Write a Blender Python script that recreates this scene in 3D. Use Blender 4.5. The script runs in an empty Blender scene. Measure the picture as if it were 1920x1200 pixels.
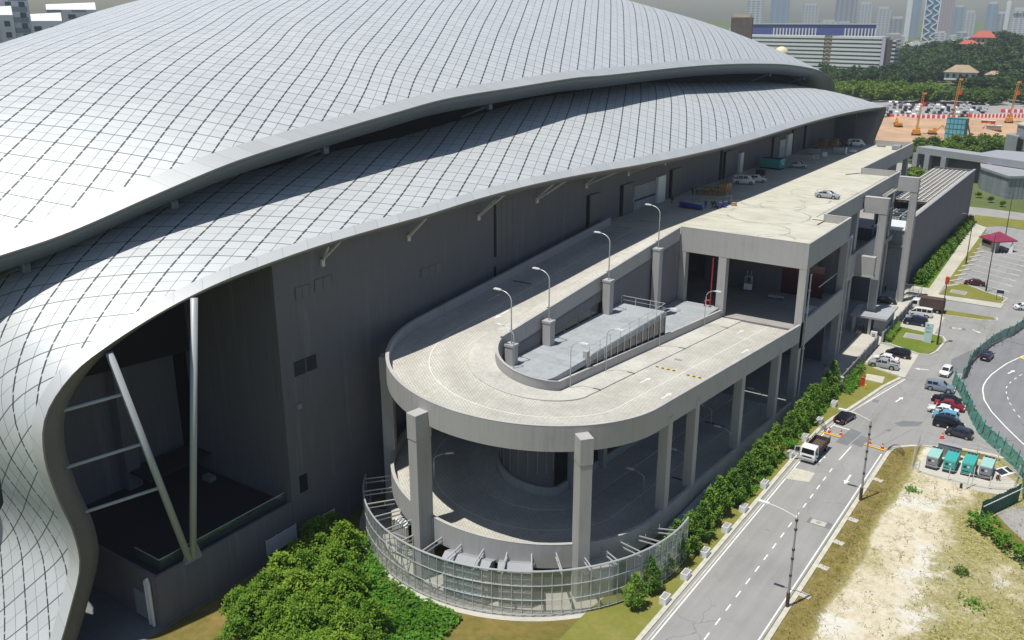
import bpy, bmesh, math, random
import numpy as np
random.seed(7); rng = np.random.default_rng(7)
SC = bpy.context.scene
COL = SC.collection
PI = math.pi
R = math.radians
S = 1.2            # everything is laid out in units of 1.2 m and scaled to metres at the very end

def lerp(a, b, t): return a + (b - a) * t
def interp(x, xs, ys): return float(np.interp(x, xs, ys))

# ------------------------------------------------------------------ materials
def new_mat(name):
    m = bpy.data.materials.new(name); m.use_nodes = True
    nt = m.node_tree; nt.nodes.clear()
    return m, nt, nt.nodes, nt.links
def N(nt, t, **kw):
    n = nt.nodes.new(t)
    for k, v in kw.items(): setattr(n, k, v)
    return n
def noise(nt, vec, scale, detail=4, rough=.55):
    n = N(nt, 'ShaderNodeTexNoise'); n.inputs['Scale'].default_value = scale
    n.inputs['Detail'].default_value = detail; n.inputs['Roughness'].default_value = rough
    nt.links.new(vec, n.inputs['Vector']); return n.outputs['Fac']
def ramp(nt, fac, stops, interp_='LINEAR'):
    r = N(nt, 'ShaderNodeValToRGB'); cr = r.color_ramp; cr.interpolation = interp_
    while len(cr.elements) < len(stops): cr.elements.new(.5)
    for e, (p, c) in zip(cr.elements, stops):
        e.position = p; e.color = (*c, 1) if len(c) == 3 else c
    nt.links.new(fac, r.inputs[0]); return r.outputs['Color']
def math_(nt, op, a, b=None, c=None):
    n = N(nt, 'ShaderNodeMath', operation=op)
    for i, v in enumerate((a, b, c)):
        if v is None: continue
        if isinstance(v, (int, float)): n.inputs[i].default_value = v
        else: nt.links.new(v, n.inputs[i])
    return n.outputs[0]
def mixc(nt, fac, a, b, mode='MIX'):
    n = N(nt, 'ShaderNodeMix', data_type='RGBA', blend_type=mode)
    for sock, v in ((n.inputs[0], fac), (n.inputs[6], a), (n.inputs[7], b)):
        if isinstance(v, (int, float)): sock.default_value = v
        elif isinstance(v, (tuple, list)): sock.default_value = (*v, 1) if len(v) == 3 else v
        else: nt.links.new(v, sock)
    return n.outputs[2]
def coords(nt, kind='Object'):
    return N(nt, 'ShaderNodeTexCoord').outputs[kind]
def world_pos(nt): return N(nt, 'ShaderNodeNewGeometry').outputs['Position']
def finish(nt, base, rough=.8, metal=0, bump=None, bstr=.2, bdist=.02, spec=.5, coat=0):
    p = N(nt, 'ShaderNodeBsdfPrincipled'); o = N(nt, 'ShaderNodeOutputMaterial')
    if isinstance(base, (tuple, list)): p.inputs['Base Color'].default_value = (*base, 1)
    else: nt.links.new(base, p.inputs['Base Color'])
    if isinstance(rough, (int, float)): p.inputs['Roughness'].default_value = rough
    else: nt.links.new(rough, p.inputs['Roughness'])
    p.inputs['Metallic'].default_value = metal
    p.inputs['Specular IOR Level'].default_value = spec
    p.inputs['Coat Weight'].default_value = coat
    if bump is not None:
        b = N(nt, 'ShaderNodeBump'); b.inputs['Strength'].default_value = bstr; b.inputs['Distance'].default_value = bdist
        nt.links.new(bump, b.inputs['Height']); nt.links.new(b.outputs['Normal'], p.inputs['Normal'])
    nt.links.new(p.outputs[0], o.inputs[0]); return p
def mat(name, col, rough=.8, metal=0, var=.12, s1=.35, s2=4., bump=0, spec=.4, coat=0):
    """plain painted / cast surface: large soft stains + fine grain in the colour"""
    m, nt, nd, lk = new_mat(name)
    if var == 0:
        finish(nt, col, rough, metal, spec=spec, coat=coat); return m
    v = coords(nt)
    a = noise(nt, v, s1, 5); b = noise(nt, v, s2, 3)
    f = math_(nt, 'ADD', math_(nt, 'MULTIPLY', a, .65), math_(nt, 'MULTIPLY', b, .35))
    lo = tuple(c * (1 - var * 1.6) for c in col); hi = tuple(min(c * (1 + var * 1.6), 1) for c in col)
    c = ramp(nt, f, [(.28, lo), (.72, hi)])
    finish(nt, c, rough, metal, bump=b if bump else None, bstr=bump, spec=spec, coat=coat); return m

M = {}
def mk(key, *a, **k): M[key] = mat(key, *a, **k); return M[key]

# ------------------------------------------------------------------ mesh building
class MB:
    def __init__(s, org=(0, 0, 0)): s.v = []; s.f = []; s.uv = None; s.o = org
    def add(s, vs, fs):
        n = len(s.v); s.v += [tuple(map(float, p)) for p in vs]; s.f += [tuple(i + n for i in f) for f in fs]; return s
    def quad(s, a, b, c, d): return s.add([a, b, c, d], [(0, 1, 2, 3)])
    def box(s, x0, x1, y0, y1, z0, z1):
        return s.add([(x0, y0, z0), (x1, y0, z0), (x1, y1, z0), (x0, y1, z0), (x0, y0, z1), (x1, y0, z1), (x1, y1, z1), (x0, y1, z1)],
                     [(3, 2, 1, 0), (4, 5, 6, 7), (0, 1, 5, 4), (1, 2, 6, 5), (2, 3, 7, 6), (3, 0, 4, 7)])
    def obox(s, c, sx, sy, sz, rz=0):
        """box standing on c, turned by rz"""
        ca, sa = math.cos(rz), math.sin(rz); vs = []
        for z in (0, sz):
            for x, y in ((-1, -1), (1, -1), (1, 1), (-1, 1)):
                X, Y = x * sx / 2, y * sy / 2
                vs.append((c[0] + X * ca - Y * sa, c[1] + X * sa + Y * ca, c[2] + z))
        return s.add(vs, [(3, 2, 1, 0), (4, 5, 6, 7), (0, 1, 5, 4), (1, 2, 6, 5), (2, 3, 7, 6), (3, 0, 4, 7)])
    def prism(s, poly, z0, z1, cap=True):
        a = sum(poly[i][0] * poly[(i + 1) % len(poly)][1] - poly[(i + 1) % len(poly)][0] * poly[i][1] for i in range(len(poly)))
        if a < 0: poly = poly[::-1]
        n = len(poly)
        vs = [(x, y, z0) for x, y in poly] + [(x, y, z1) for x, y in poly]
        fs = [(i, (i + 1) % n, (i + 1) % n + n, i + n) for i in range(n)]
        if cap: fs += [tuple(range(n, 2 * n)), tuple(range(n - 1, -1, -1))]
        return s.add(vs, fs)
    def sheet(s, poly, z):
        a = sum(poly[i][0] * poly[(i + 1) % len(poly)][1] - poly[(i + 1) % len(poly)][0] * poly[i][1] for i in range(len(poly)))
        if a < 0: poly = poly[::-1]
        return s.add([(x, y, z) for x, y in poly], [tuple(range(len(poly)))])
    def tube(s, pts, r, n=8, cap=True, r1=None):
        pts = [np.array(p, float) for p in pts]; k = len(pts); rings = []
        for i, p in enumerate(pts):
            t = pts[min(i + 1, k - 1)] - pts[max(i - 1, 0)]; t = t / (np.linalg.norm(t) + 1e-9)
            a = np.cross(t, (0, 0, 1)) if abs(t[2]) < .95 else np.cross(t, (1, 0, 0)); a /= np.linalg.norm(a); b = np.cross(t, a)
            rr = r if r1 is None else lerp(r, r1, i / max(k - 1, 1))
            rings.append([p + rr * (math.cos(2 * PI * j / n) * a + math.sin(2 * PI * j / n) * b) for j in range(n)])
        vs = [q for rg in rings for q in rg]; fs = []
        for i in range(k - 1):
            for j in range(n):
                fs.append((i * n + j, i * n + (j + 1) % n, (i + 1) * n + (j + 1) % n, (i + 1) * n + j))
        if cap: fs += [tuple(range(n - 1, -1, -1)), tuple((k - 1) * n + j for j in range(n))]
        return s.add(vs, fs)
    def bar(s, a, b, w, h=None):
        """square bar from a to b"""
        h = h or w; a = np.array(a, float); b = np.array(b, float); t = b - a; t /= np.linalg.norm(t) + 1e-9
        u = np.cross(t, (0, 0, 1)) if abs(t[2]) < .98 else np.array((1., 0, 0)); u /= np.linalg.norm(u); v = np.cross(u, t)
        vs = [p + x * u * w / 2 + y * v * h / 2 for p in (a, b) for x, y in ((-1, -1), (1, -1), (1, 1), (-1, 1))]
        return s.add(vs, [(3, 2, 1, 0), (4, 5, 6, 7), (0, 1, 5, 4), (1, 2, 6, 5), (2, 3, 7, 6), (3, 0, 4, 7)])
    def sweep(s, rows, closed=False):
        """rows: list of cross-sections (each the same number of points); closed joins the section's ends"""
        k = len(rows[0]); n0 = len(s.v); fs = []
        vs = [p for r in rows for p in r]
        for i in range(len(rows) - 1):
            for j in range(k if closed else k - 1):
                fs.append((i * k + j, i * k + (j + 1) % k, (i + 1) * k + (j + 1) % k, (i + 1) * k + j))
        if closed: fs += [tuple(range(k - 1, -1, -1)), tuple((len(rows) - 1) * k + j for j in range(k))]
        return s.add(vs, fs)
    def cyl(s, c, r, h, n=12, r1=None):
        r1 = r if r1 is None else r1
        vs = [(c[0] + r * math.cos(2 * PI * j / n), c[1] + r * math.sin(2 * PI * j / n), c[2]) for j in range(n)]
        vs += [(c[0] + r1 * math.cos(2 * PI * j / n), c[1] + r1 * math.sin(2 * PI * j / n), c[2] + h) for j in range(n)]
        return s.add(vs, [(j, (j + 1) % n, (j + 1) % n + n, j + n) for j in range(n)] + [tuple(range(n - 1, -1, -1)), tuple(range(n, 2 * n))])
    def build(s, name, m, parent=None, smooth=False, org=None, bevel=0):
        o_ = org if org is not None else (parent.get('_org', s.o) if parent else s.o)
        me = bpy.data.meshes.new(name)
        me.from_pydata([(x - o_[0], y - o_[1], z - o_[2]) for x, y, z in s.v], [], s.f)
        if s.uv is not None:
            l = me.uv_layers.new(name='UVMap')
            idx = np.empty(len(me.loops), np.int32); me.loops.foreach_get('vertex_index', idx)
            l.data.foreach_set('uv', np.array(s.uv, np.float32)[idx].ravel())
        me.materials.append(M[m] if isinstance(m, str) else m)
        if smooth: me.polygons.foreach_set('use_smooth', [True] * len(me.polygons))
        me.update()
        ob = bpy.data.objects.new(name, me); COL.objects.link(ob)
        if parent: ob.parent = parent; ob['_org'] = list(o_)
        else: ob.location = o_; ob['_org'] = list(o_)
        if bevel:
            b = ob.modifiers.new('b', 'BEVEL'); b.width = bevel; b.segments = 1; b.limit_method = 'ANGLE'; b.angle_limit = R(40)
        return ob

def tag(o, label, cat, group=None):
    o['label'] = label; o['category'] = cat
    if group: o['group'] = group
    return o
def struct(o, kind='structure'): o['kind'] = kind; return o
def thing(name, label, cat, loc=(0, 0, 0), group=None, rz=0):
    o = bpy.data.objects.new(name, None); COL.objects.link(o); o.empty_display_size = .2
    o.location = loc; o.rotation_euler = (0, 0, rz); o['_org'] = list(loc)
    return tag(o, label, cat, group)
KIDS = {}
def copy_tree(o, parent=None):
    c = o.copy(); COL.objects.link(c)
    if parent: c.parent = parent
    for ch in list(o.children): copy_tree(ch, c)
    return c
ORD = ['first', 'second', 'third', 'fourth', 'fifth', 'sixth', 'seventh', 'eighth', 'ninth', 'tenth', 'eleventh', 'twelfth', 'thirteenth', 'fourteenth',
       'fifteenth', 'sixteenth', 'seventeenth', 'eighteenth', 'nineteenth', 'twentieth', 'twenty-first', 'twenty-second', 'twenty-third', 'twenty-fourth',
       'twenty-fifth', 'twenty-sixth', 'twenty-seventh', 'twenty-eighth', 'twenty-ninth', 'thirtieth', 'thirty-first', 'thirty-second', 'thirty-third', 'thirty-fourth', 'thirty-fifth', 'thirty-sixth', 'thirty-seventh', 'thirty-eighth', 'thirty-ninth', 'fortieth']
# ------------------------------------------------------------------ surfaces
mk('wall_paint', (.115, .112, .118), .85, var=.07, s1=.12, s2=1.5)
mk('ramp_paint', (.25, .245, .235), .85, var=.10, s1=.25, s2=2.5, bump=.1)
mk('parapet_top', (.42, .41, .39), .85, var=.12)
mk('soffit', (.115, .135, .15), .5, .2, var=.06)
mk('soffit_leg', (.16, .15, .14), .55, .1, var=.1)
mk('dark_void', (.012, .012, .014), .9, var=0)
mk('dark_glass', (.015, .018, .022), .12, var=0, spec=.6)
mk('asphalt', (.265, .265, .255), .9, var=.17, s1=.12, s2=5, bump=.15)
mk('asphalt_patch', (.17, .175, .18), .9, var=.1, s1=.6)
mk('ring_asphalt', (.215, .215, .22), .9, var=.08, s1=.08, s2=9)
mk('concrete_pale', (.46, .44, .38), .9, var=.13, s1=.2, s2=5)
mk('concrete_grey', (.30, .29, .27), .9, var=.13, s1=.3, s2=5)
mk('kerb', (.50, .48, .40), .9, var=.16, s1=1.2, s2=6)
mk('white_paint', (.78, .78, .74), .7, var=.12, s1=3, s2=14)
mk('yellow_paint', (.75, .52, .04), .6, var=.08)
mk('red_plastic', (.62, .05, .03), .5, var=.05)
mk('white_metal', (.72, .74, .75), .45, .1, var=.05)
mk('pale_steel', (.55, .58, .58), .4, .4, var=.06)
mk('grey_metal', (.30, .31, .32), .5, .3, var=.08)
mk('dark_metal', (.035, .035, .04), .5, .2, var=.08)
mk('rust_steel', (.10, .06, .045), .7, .2, var=.2, s1=2)
mk('column_tube', (.40, .43, .44), .45, .1, var=.05)
mk('strut_paint', (.62, .60, .55), .6, var=.05)
mk('void_tile_roof', (.36, .42, .46), .6, var=.03)
mk('teal', (.05, .36, .33), .45, var=.07, s1=1.5)
mk('teal_pale', (.30, .52, .47), .5, var=.08, s1=1.5)
mk('genset_grey', (.24, .25, .29), .5, var=.06)
mk('maroon_roof', (.24, .03, .07), .55, var=.08)
mk('cardboard', (.33, .21, .11), .85, var=.14, s1=2)
mk('brown_timber', (.085, .06, .05), .85, var=.25, s1=1.2, s2=8)
mk('blue_plastic', (.02, .04, .30), .45, var=.08)
mk('green_sheet', (.015, .10, .085), .5, .1, var=.22, s1=1.5, s2=6)
mk('sign_blue', (.52, .66, .68), .5, var=.05)
mk('rig_orange', (.62, .27, .03), .55, var=.12)
mk('tank_blue', (.16, .42, .48), .5, var=.18, s1=.5)
mk('tank_seam', (.02, .16, .22), .5, var=.05)
mk('earth', (.44, .29, .18), .95, var=.22, s1=.05, s2=.5)
mk('skin', (.30, .17, .11), .6, var=0)
mk('hair', (.012, .01, .01), .6, var=0)
mk('cloth_dark', (.02, .02, .025), .85, var=0)
mk('cloth_blue', (.03, .05, .12), .85, var=0)
mk('cloth_white', (.62, .62, .60), .85, var=0)
mk('cloth_pink', (.45, .22, .16), .85, var=0)
mk('tyre', (.015, .015, .016), .85, var=0)
mk('rim', (.45, .46, .47), .3, .8, var=0)
mk('lens', (.7, .72, .74), .1, var=0)
mk('tail_red', (.45, .01, .01), .25, var=0)
mk('car_glass', (.012, .015, .02), .06, var=0, spec=.6)
mk('kerb_pale', (.66, .645, .60), .8, var=.06)
mk('pipe_red', (.36, .03, .03), .5, var=.05)
mk('tactile', (.50, .45, .27), .9, var=.1)
mk('tan_roof', (.33, .255, .17), .85, var=.12)
mk('tile_cream', (.55, .47, .36), .8, var=.1)
mk('red_tile', (.42, .10, .07), .8, var=.1)
mk('beige_ball', (.66, .60, .42), .7, var=.03)
mk('bark', (.10, .075, .055), .95, var=.2, s1=3)
mk('ac_grey', (.30, .33, .34), .5, .2, var=.1)
mk('bldg_panel', (.30, .31, .33), .7, var=.05)
mk('fins_dark', (.055, .055, .05), .6, .2, var=.1)
for k, c in dict(black=(.008, .008, .01), navy=(.012, .016, .045), silver=(.42, .44, .46), silverblue=(.26, .32, .38), white=(.74, .74, .73), red=(.27, .012, .028),
                 sky=(.16, .42, .60), charcoal=(.045, .05, .065), grey=(.16, .17, .18), maroon=(.08, .012, .018)).items():
    mk('paint_' + k, c, .28, .25 if k not in ('white',) else 0, var=0, coat=.6)

def streaky(name, col, dark, rough=.85, joint=None):
    """outdoor concrete paint: faint rain streaks running down the face, blotches, fine grain, hairline pour joints"""
    m, nt, nd, lk = new_mat(name)
    v = coords(nt)
    mp = N(nt, 'ShaderNodeMapping'); mp.inputs['Scale'].default_value = (2.2, 2.2, .12); lk.new(v, mp.inputs['Vector'])
    a = noise(nt, mp.outputs[0], 1.4, 5, .6); b = noise(nt, v, .35, 5, .6); g = noise(nt, v, 7, 3)
    f = math_(nt, 'ADD', math_(nt, 'MULTIPLY', a, .5), math_(nt, 'ADD', math_(nt, 'MULTIPLY', b, .38), math_(nt, 'MULTIPLY', g, .12)))
    c = ramp(nt, f, [(.25, dark), (.47, tuple(lerp(d, x, .75) for d, x in zip(dark, col))), (.75, col)])
    if joint:
        sp_ = N(nt, 'ShaderNodeSeparateXYZ'); lk.new(v, sp_.inputs[0])
        l1 = math_(nt, 'LESS_THAN', math_(nt, 'FRACT', math_(nt, 'DIVIDE', math_(nt, 'ADD', sp_.outputs[1], sp_.outputs[0]), joint)), .05 / joint)
        l2 = math_(nt, 'LESS_THAN', math_(nt, 'FRACT', math_(nt, 'DIVIDE', sp_.outputs[2], joint * .62)), .05 / joint)
        jn = math_(nt, 'MULTIPLY', math_(nt, 'MAXIMUM', l1, l2), .28)
        c = mixc(nt, jn, c, tuple(x * .35 for x in dark))
        drip = ramp(nt, noise(nt, mp.outputs[0], .55, 4, .7), [(.56, (0, 0, 0)), (.66, (.5, .5, .5))]); c = mixc(nt, drip, c, tuple(min(x * 1.35, 1) for x in col))
    finish(nt, c, rough, bump=g, bstr=.06); M[name] = m
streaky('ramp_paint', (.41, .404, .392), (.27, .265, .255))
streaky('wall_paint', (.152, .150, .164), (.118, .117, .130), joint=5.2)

def roof_panels(name, col, per=2.5):
    """metal shingles on a 45 degree grid laid out along the shell's own arc lengths (UV)"""
    m, nt, nd, lk = new_mat(name)
    sep = N(nt, 'ShaderNodeSeparateXYZ'); lk.new(coords(nt, 'UV'), sep.inputs[0])
    u, v = sep.outputs[0], sep.outputs[1]
    lin = lambda p, q: math_(nt, 'DIVIDE', math_(nt, 'ADD', math_(nt, 'MULTIPLY', u, p), math_(nt, 'MULTIPLY', v, q)), per)
    a = lin(.5, -.866); b = lin(.669, .743)
    def line(x, mul, w):
        fr = math_(nt, 'FRACT', math_(nt, 'MULTIPLY', x, mul))
        d = math_(nt, 'ABSOLUTE', math_(nt, 'SUBTRACT', fr, .5))
        return math_(nt, 'GREATER_THAN', d, .5 - w * mul / 2)
    A1 = line(a, 1, .066); A2 = line(a, 2, .022); B1 = line(b, 1, .040); B2 = line(b, 2, .016)
    # bright clips bridging the wide gap where the other joints cross it
    bf = math_(nt, 'FRACT', math_(nt, 'MULTIPLY', b, 2)); clip = math_(nt, 'LESS_THAN', math_(nt, 'ABSOLUTE', math_(nt, 'SUBTRACT', bf, .5)), .07)
    A1 = math_(nt, 'MULTIPLY', A1, math_(nt, 'SUBTRACT', 1, clip))
    ln = math_(nt, 'MAXIMUM', math_(nt, 'MAXIMUM', A1, math_(nt, 'MULTIPLY', A2, .75)), math_(nt, 'MAXIMUM', math_(nt, 'MULTIPLY', B1, .85), math_(nt, 'MULTIPLY', B2, .6)))
    cell = N(nt, 'ShaderNodeCombineXYZ')
    lk.new(math_(nt, 'FLOOR', math_(nt, 'MULTIPLY', a, 2)), cell.inputs[0]); lk.new(math_(nt, 'FLOOR', math_(nt, 'MULTIPLY', b, 2)), cell.inputs[1])
    wn = N(nt, 'ShaderNodeTexWhiteNoise', noise_dimensions='2D'); lk.new(cell.outputs[0], wn.inputs['Vector'])
    big = noise(nt, coords(nt), .05, 3)
    f = math_(nt, 'ADD', math_(nt, 'MULTIPLY', wn.outputs['Value'], .45), math_(nt, 'MULTIPLY', big, .55))
    c = ramp(nt, f, [(.2, tuple(x * .96 for x in col)), (.8, tuple(x * 1.03 for x in col))])
    c = mixc(nt, ln, c, (.06, .07, .07))
    r = math_(nt, 'ADD', .46, math_(nt, 'MULTIPLY', wn.outputs['Value'], .05))
    finish(nt, c, r, .25, bump=math_(nt, 'SUBTRACT', 1, ln), bstr=.6, bdist=.05, spec=.5)
    M[name] = m
roof_panels('roof_shingle', (.56, .585, .59))

def rim_panels(name, col, step=2.6):
    m, nt, nd, lk = new_mat(name)
    sep = N(nt, 'ShaderNodeSeparateXYZ'); lk.new(coords(nt, 'UV'), sep.inputs[0])
    x = math_(nt, 'ADD', sep.outputs[0], math_(nt, 'MULTIPLY', sep.outputs[1], .7))
    fr = math_(nt, 'FRACT', math_(nt, 'DIVIDE', x, step))
    ln = math_(nt, 'LESS_THAN', fr, .012)
    wn = N(nt, 'ShaderNodeTexWhiteNoise', noise_dimensions='1D'); lk.new(math_(nt, 'FLOOR', math_(nt, 'DIVIDE', x, step)), wn.inputs['W'])
    c = ramp(nt, wn.outputs['Value'], [(0, tuple(q * .95 for q in col)), (1, tuple(q * 1.04 for q in col))])
    c = mixc(nt, math_(nt, 'MULTIPLY', ln, .7), c, (.1, .1, .1))
    finish(nt, c, .38, .3); M[name] = m
rim_panels('rim_metal', (.54, .555, .55))

def blocks(name, c1, c2, bw, bh, mortar, rough=.9, gap=.03, stain=.35, s=.15, tyre=False):
    m, nt, nd, lk = new_mat(name)
    v = coords(nt)
    bt = N(nt, 'ShaderNodeTexBrick'); bt.inputs['Scale'].default_value = 1
    bt.inputs['Brick Width'].default_value = bw; bt.inputs['Row Height'].default_value = bh; bt.inputs['Mortar Size'].default_value = gap
    bt.inputs['Color1'].default_value = (*c1, 1); bt.inputs['Color2'].default_value = (*c2, 1); bt.inputs['Mortar'].default_value = (*mortar, 1)
    lk.new(v, bt.inputs['Vector'])
    n = noise(nt, v, s, 6, .6); n2 = noise(nt, v, 2.2, 4)
    st = ramp(nt, n, [(.35, (1 - stain,) * 3), (.62, (1, 1, 1))]); st2 = ramp(nt, n2, [(.3, (.86, .85, .84)), (.6, (1, 1, 1))])
    c = mixc(nt, 1., bt.outputs['Color'], st, 'MULTIPLY'); c = mixc(nt, 1., c, st2, 'MULTIPLY')
    finish(nt, c, rough); M[name] = m
blocks('ramp_blocks', (.62, .605, .545), (.57, .555, .50), .42, .21, (.47, .455, .41), stain=.22, gap=.022)
blocks('void_tile_roof', (.37, .395, .41), (.32, .345, .36), 3.2, 1.4, (.24, .26, .27), stain=.10, gap=.02, s=.4)

def deck_floor(name):
    m, nt, nd, lk = new_mat(name)
    v = coords(nt)
    mp = N(nt, 'ShaderNodeMapping'); mp.inputs['Scale'].default_value = (.10, .8, 1); lk.new(v, mp.inputs['Vector'])
    a = noise(nt, mp.outputs[0], 1.6, 6, .65); b = noise(nt, v, .25, 5); g = noise(nt, v, 6, 3)
    f = math_(nt, 'ADD', math_(nt, 'MULTIPLY', a, .5), math_(nt, 'ADD', math_(nt, 'MULTIPLY', b, .35), math_(nt, 'MULTIPLY', g, .15)))
    c = ramp(nt, f, [(.3, (.34, .325, .27)), (.5, (.49, .475, .39)), (.68, (.59, .58, .50))])
    # tyre scrub marks: thin arcs of a few turning circles
    arcs = None
    flat = N(nt, 'ShaderNodeMapping'); flat.inputs['Scale'].default_value = (1, 1, 0); flat.inputs['Location'].default_value = (-47, 160, 0); lk.new(v, flat.inputs['Vector'])
    for cx, cy, r0 in ((-44.6, 139, 3.4), (-43.5, 146, 4.2), (-46.8, 141, 5.0), (-41, 156, 3.2), (-42, 153, 5.6), (-38, 117, 2.6), (-42, 121, 4.4), (-44, 131, 6.)):
        sep = N(nt, 'ShaderNodeVectorMath', operation='DISTANCE'); lk.new(flat.outputs[0], sep.inputs[0]); sep.inputs[1].default_value = (cx, cy, 0)
        d = math_(nt, 'ABSOLUTE', math_(nt, 'SUBTRACT', math_(nt, 'ADD', sep.outputs['Value'], math_(nt, 'MULTIPLY', noise(nt, v, .5, 2), .8)), r0 + .4))
        l = math_(nt, 'LESS_THAN', d, .15); arcs = l if arcs is None else math_(nt, 'MAXIMUM', arcs, l)
    arcs = math_(nt, 'MULTIPLY', arcs, ramp(nt, noise(nt, v, .35, 2), [(.42, (0, 0, 0)), (.56, (.7, .7, .7))]))
    c = mixc(nt, arcs, c, (.22, .21, .18))
    finish(nt, c, .9); M[name] = m
deck_floor('deck_concrete')

def ground_mix(name, stops, s1=.12, s2=1.2, s3=9., w=(.5, .3, .2), rough=.95, bump=.4):
    m, nt, nd, lk = new_mat(name)
    v = coords(nt)
    f = math_(nt, 'ADD', math_(nt, 'MULTIPLY', noise(nt, v, s1, 6, .6), w[0]), math_(nt, 'ADD', math_(nt, 'MULTIPLY', noise(nt, v, s2, 5, .65), w[1]), math_(nt, 'MULTIPLY', noise(nt, v, s3, 4, .7), w[2])))
    c = ramp(nt, f, stops)
    finish(nt, c, rough, bump=noise(nt, v, s3, 5, .8), bstr=bump, bdist=.06, spec=.1); M[name] = m
ground_mix('far_ground', [(.3, (.07, .10, .03)), (.5, (.11, .14, .05)), (.7, (.20, .19, .10))], .02, .2, 2)
ground_mix('lawn', [(.3, (.085, .13, .018)), (.5, (.13, .18, .028)), (.7, (.20, .21, .05))], .3, 2, 12)
ground_mix('lawn_dry', [(.3, (.13, .155, .03)), (.5, (.19, .19, .045)), (.7, (.26, .235, .08))], .3, 2, 12)
ground_mix('verge', [(.30, (.075, .075, .018)), (.46, (.15, .13, .035)), (.58, (.22, .165, .055)), (.7, (.30, .24, .11))], .25, 1.5, 10)
def waste(name):
    m, nt, nd, lk = new_mat(name)
    v = coords(nt)
    a = noise(nt, v, .10, 7, .62); b = noise(nt, v, .9, 6, .7); g = noise(nt, v, 4.2, 6, .8)
    base = ramp(nt, b, [(.28, (.40, .34, .22)), (.48, (.54, .485, .355)), (.7, (.62, .59, .48))])
    pale = ramp(nt, noise(nt, v, .16, 4), [(.52, (0, 0, 0)), (.60, (1, 1, 1))]); base = mixc(nt, math_(nt, 'MULTIPLY', pale, .7), base, (.62, .61, .56))
    grass = ramp(nt, g, [(.32, (.09, .10, .02)), (.45, (.19, .185, .05)), (.54, (.33, .29, .12)), (.66, (.50, .45, .29))])
    sx = N(nt, 'ShaderNodeSeparateXYZ'); lk.new(v, sx.inputs[0])
    e = math_(nt, 'MULTIPLY', math_(nt, 'ADD', sx.outputs[0], 9.6), .032)
    e = math_(nt, 'MAXIMUM', math_(nt, 'MINIMUM', e, .10), -.05)
    wl = math_(nt, 'MINIMUM', math_(nt, 'MAXIMUM', math_(nt, 'MULTIPLY', math_(nt, 'ADD', sx.outputs[0], 14.9), -.16), 0), .34)
    e = math_(nt, 'MAXIMUM', math_(nt, 'ADD', e, wl), -.06)
    f = math_(nt, 'ADD', math_(nt, 'ADD', math_(nt, 'MULTIPLY', a, .50), math_(nt, 'MULTIPLY', b, .22)), math_(nt, 'ADD', math_(nt, 'MULTIPLY', g, .28), e))
    k = ramp(nt, f, [(.485, (0, 0, 0)), (.525, (.85, .85, .85)), (.60, (1, 1, 1))])
    turf = ramp(nt, math_(nt, 'ADD', math_(nt, 'MULTIPLY', g, .55), math_(nt, 'MULTIPLY', b, .45)), [(.33, (.085, .085, .018)), (.46, (.165, .145, .04)), (.56, (.24, .185, .065)), (.68, (.33, .27, .12))])
    grass = mixc(nt, math_(nt, 'MINIMUM', math_(nt, 'MULTIPLY', wl, 4), 1.), grass, turf)
    c = mixc(nt, k, base, grass)
    # dead stems lying about: thin dark crooked lines
    st = None
    for q, (sc, th, ox) in enumerate(((.55, .018, 0), (1.3, .02, 31))):
        vo = N(nt, 'ShaderNodeTexVoronoi', feature='DISTANCE_TO_EDGE'); vo.inputs['Scale'].default_value = sc
        mv = N(nt, 'ShaderNodeVectorMath', operation='MULTIPLY_ADD'); nn = N(nt, 'ShaderNodeTexNoise'); nn.inputs['Scale'].default_value = 1.1; nn.inputs['Detail'].default_value = 6
        mp = N(nt, 'ShaderNodeMapping'); mp.inputs['Rotation'].default_value = (0, 0, .7 + q); mp.inputs['Scale'].default_value = (1, .45, 1); mp.inputs['Location'].default_value = (ox, ox, 0)
        lk.new(v, mp.inputs['Vector']); lk.new(v, nn.inputs['Vector']); lk.new(nn.outputs['Color'], mv.inputs[0]); mv.inputs[1].default_value = (1.5, 1.5, 0); lk.new(mp.outputs[0], mv.inputs[2]); lk.new(mv.outputs[0], vo.inputs['Vector'])
        l = math_(nt, 'MULTIPLY', math_(nt, 'LESS_THAN', vo.outputs['Distance'], th), ramp(nt, noise(nt, v, .5, 3), [(.44, (0, 0, 0)), (.56, (.7, .7, .7))]))
        st = l if st is None else math_(nt, 'MAXIMUM', st, l)
    c = mixc(nt, st, c, (.24, .20, .12))
    finish(nt, c, .95, bump=g, bstr=.7, bdist=.08, spec=.1); M[name] = m
waste('waste_sand')

def leaf_mat(name, dark, mid, light, sc=.8):
    m, nt, nd, lk = new_mat(name)
    v = coords(nt)
    oi = N(nt, 'ShaderNodeObjectInfo')
    f = math_(nt, 'ADD', math_(nt, 'MULTIPLY', noise(nt, v, sc, 3), .55), math_(nt, 'ADD', math_(nt, 'MULTIPLY', noise(nt, v, sc * 7, 2), .35), math_(nt, 'MULTIPLY', oi.outputs['Random'], .12)))
    c = ramp(nt, f, [(.33, dark), (.5, mid), (.68, light)])
    p = finish(nt, c, .6, spec=.25)
    tr = N(nt, 'ShaderNodeBsdfTranslucent'); lk.new(mixc(nt, 1., c, (1., 1.05, .45), 'MULTIPLY'), tr.inputs['Color'])
    mx = N(nt, 'ShaderNodeMixShader'); mx.inputs[0].default_value = .3
    out = [n for n in nt.nodes if n.type == 'OUTPUT_MATERIAL'][0]
    lk.new(p.outputs[0], mx.inputs[1]); lk.new(tr.outputs[0], mx.inputs[2]); lk.new(mx.outputs[0], out.inputs[0])
    M[name] = m
leaf_mat('leaf_row', (.04, .10, .016), (.13, .26, .035), (.29, .44, .06), 1.3)
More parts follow.
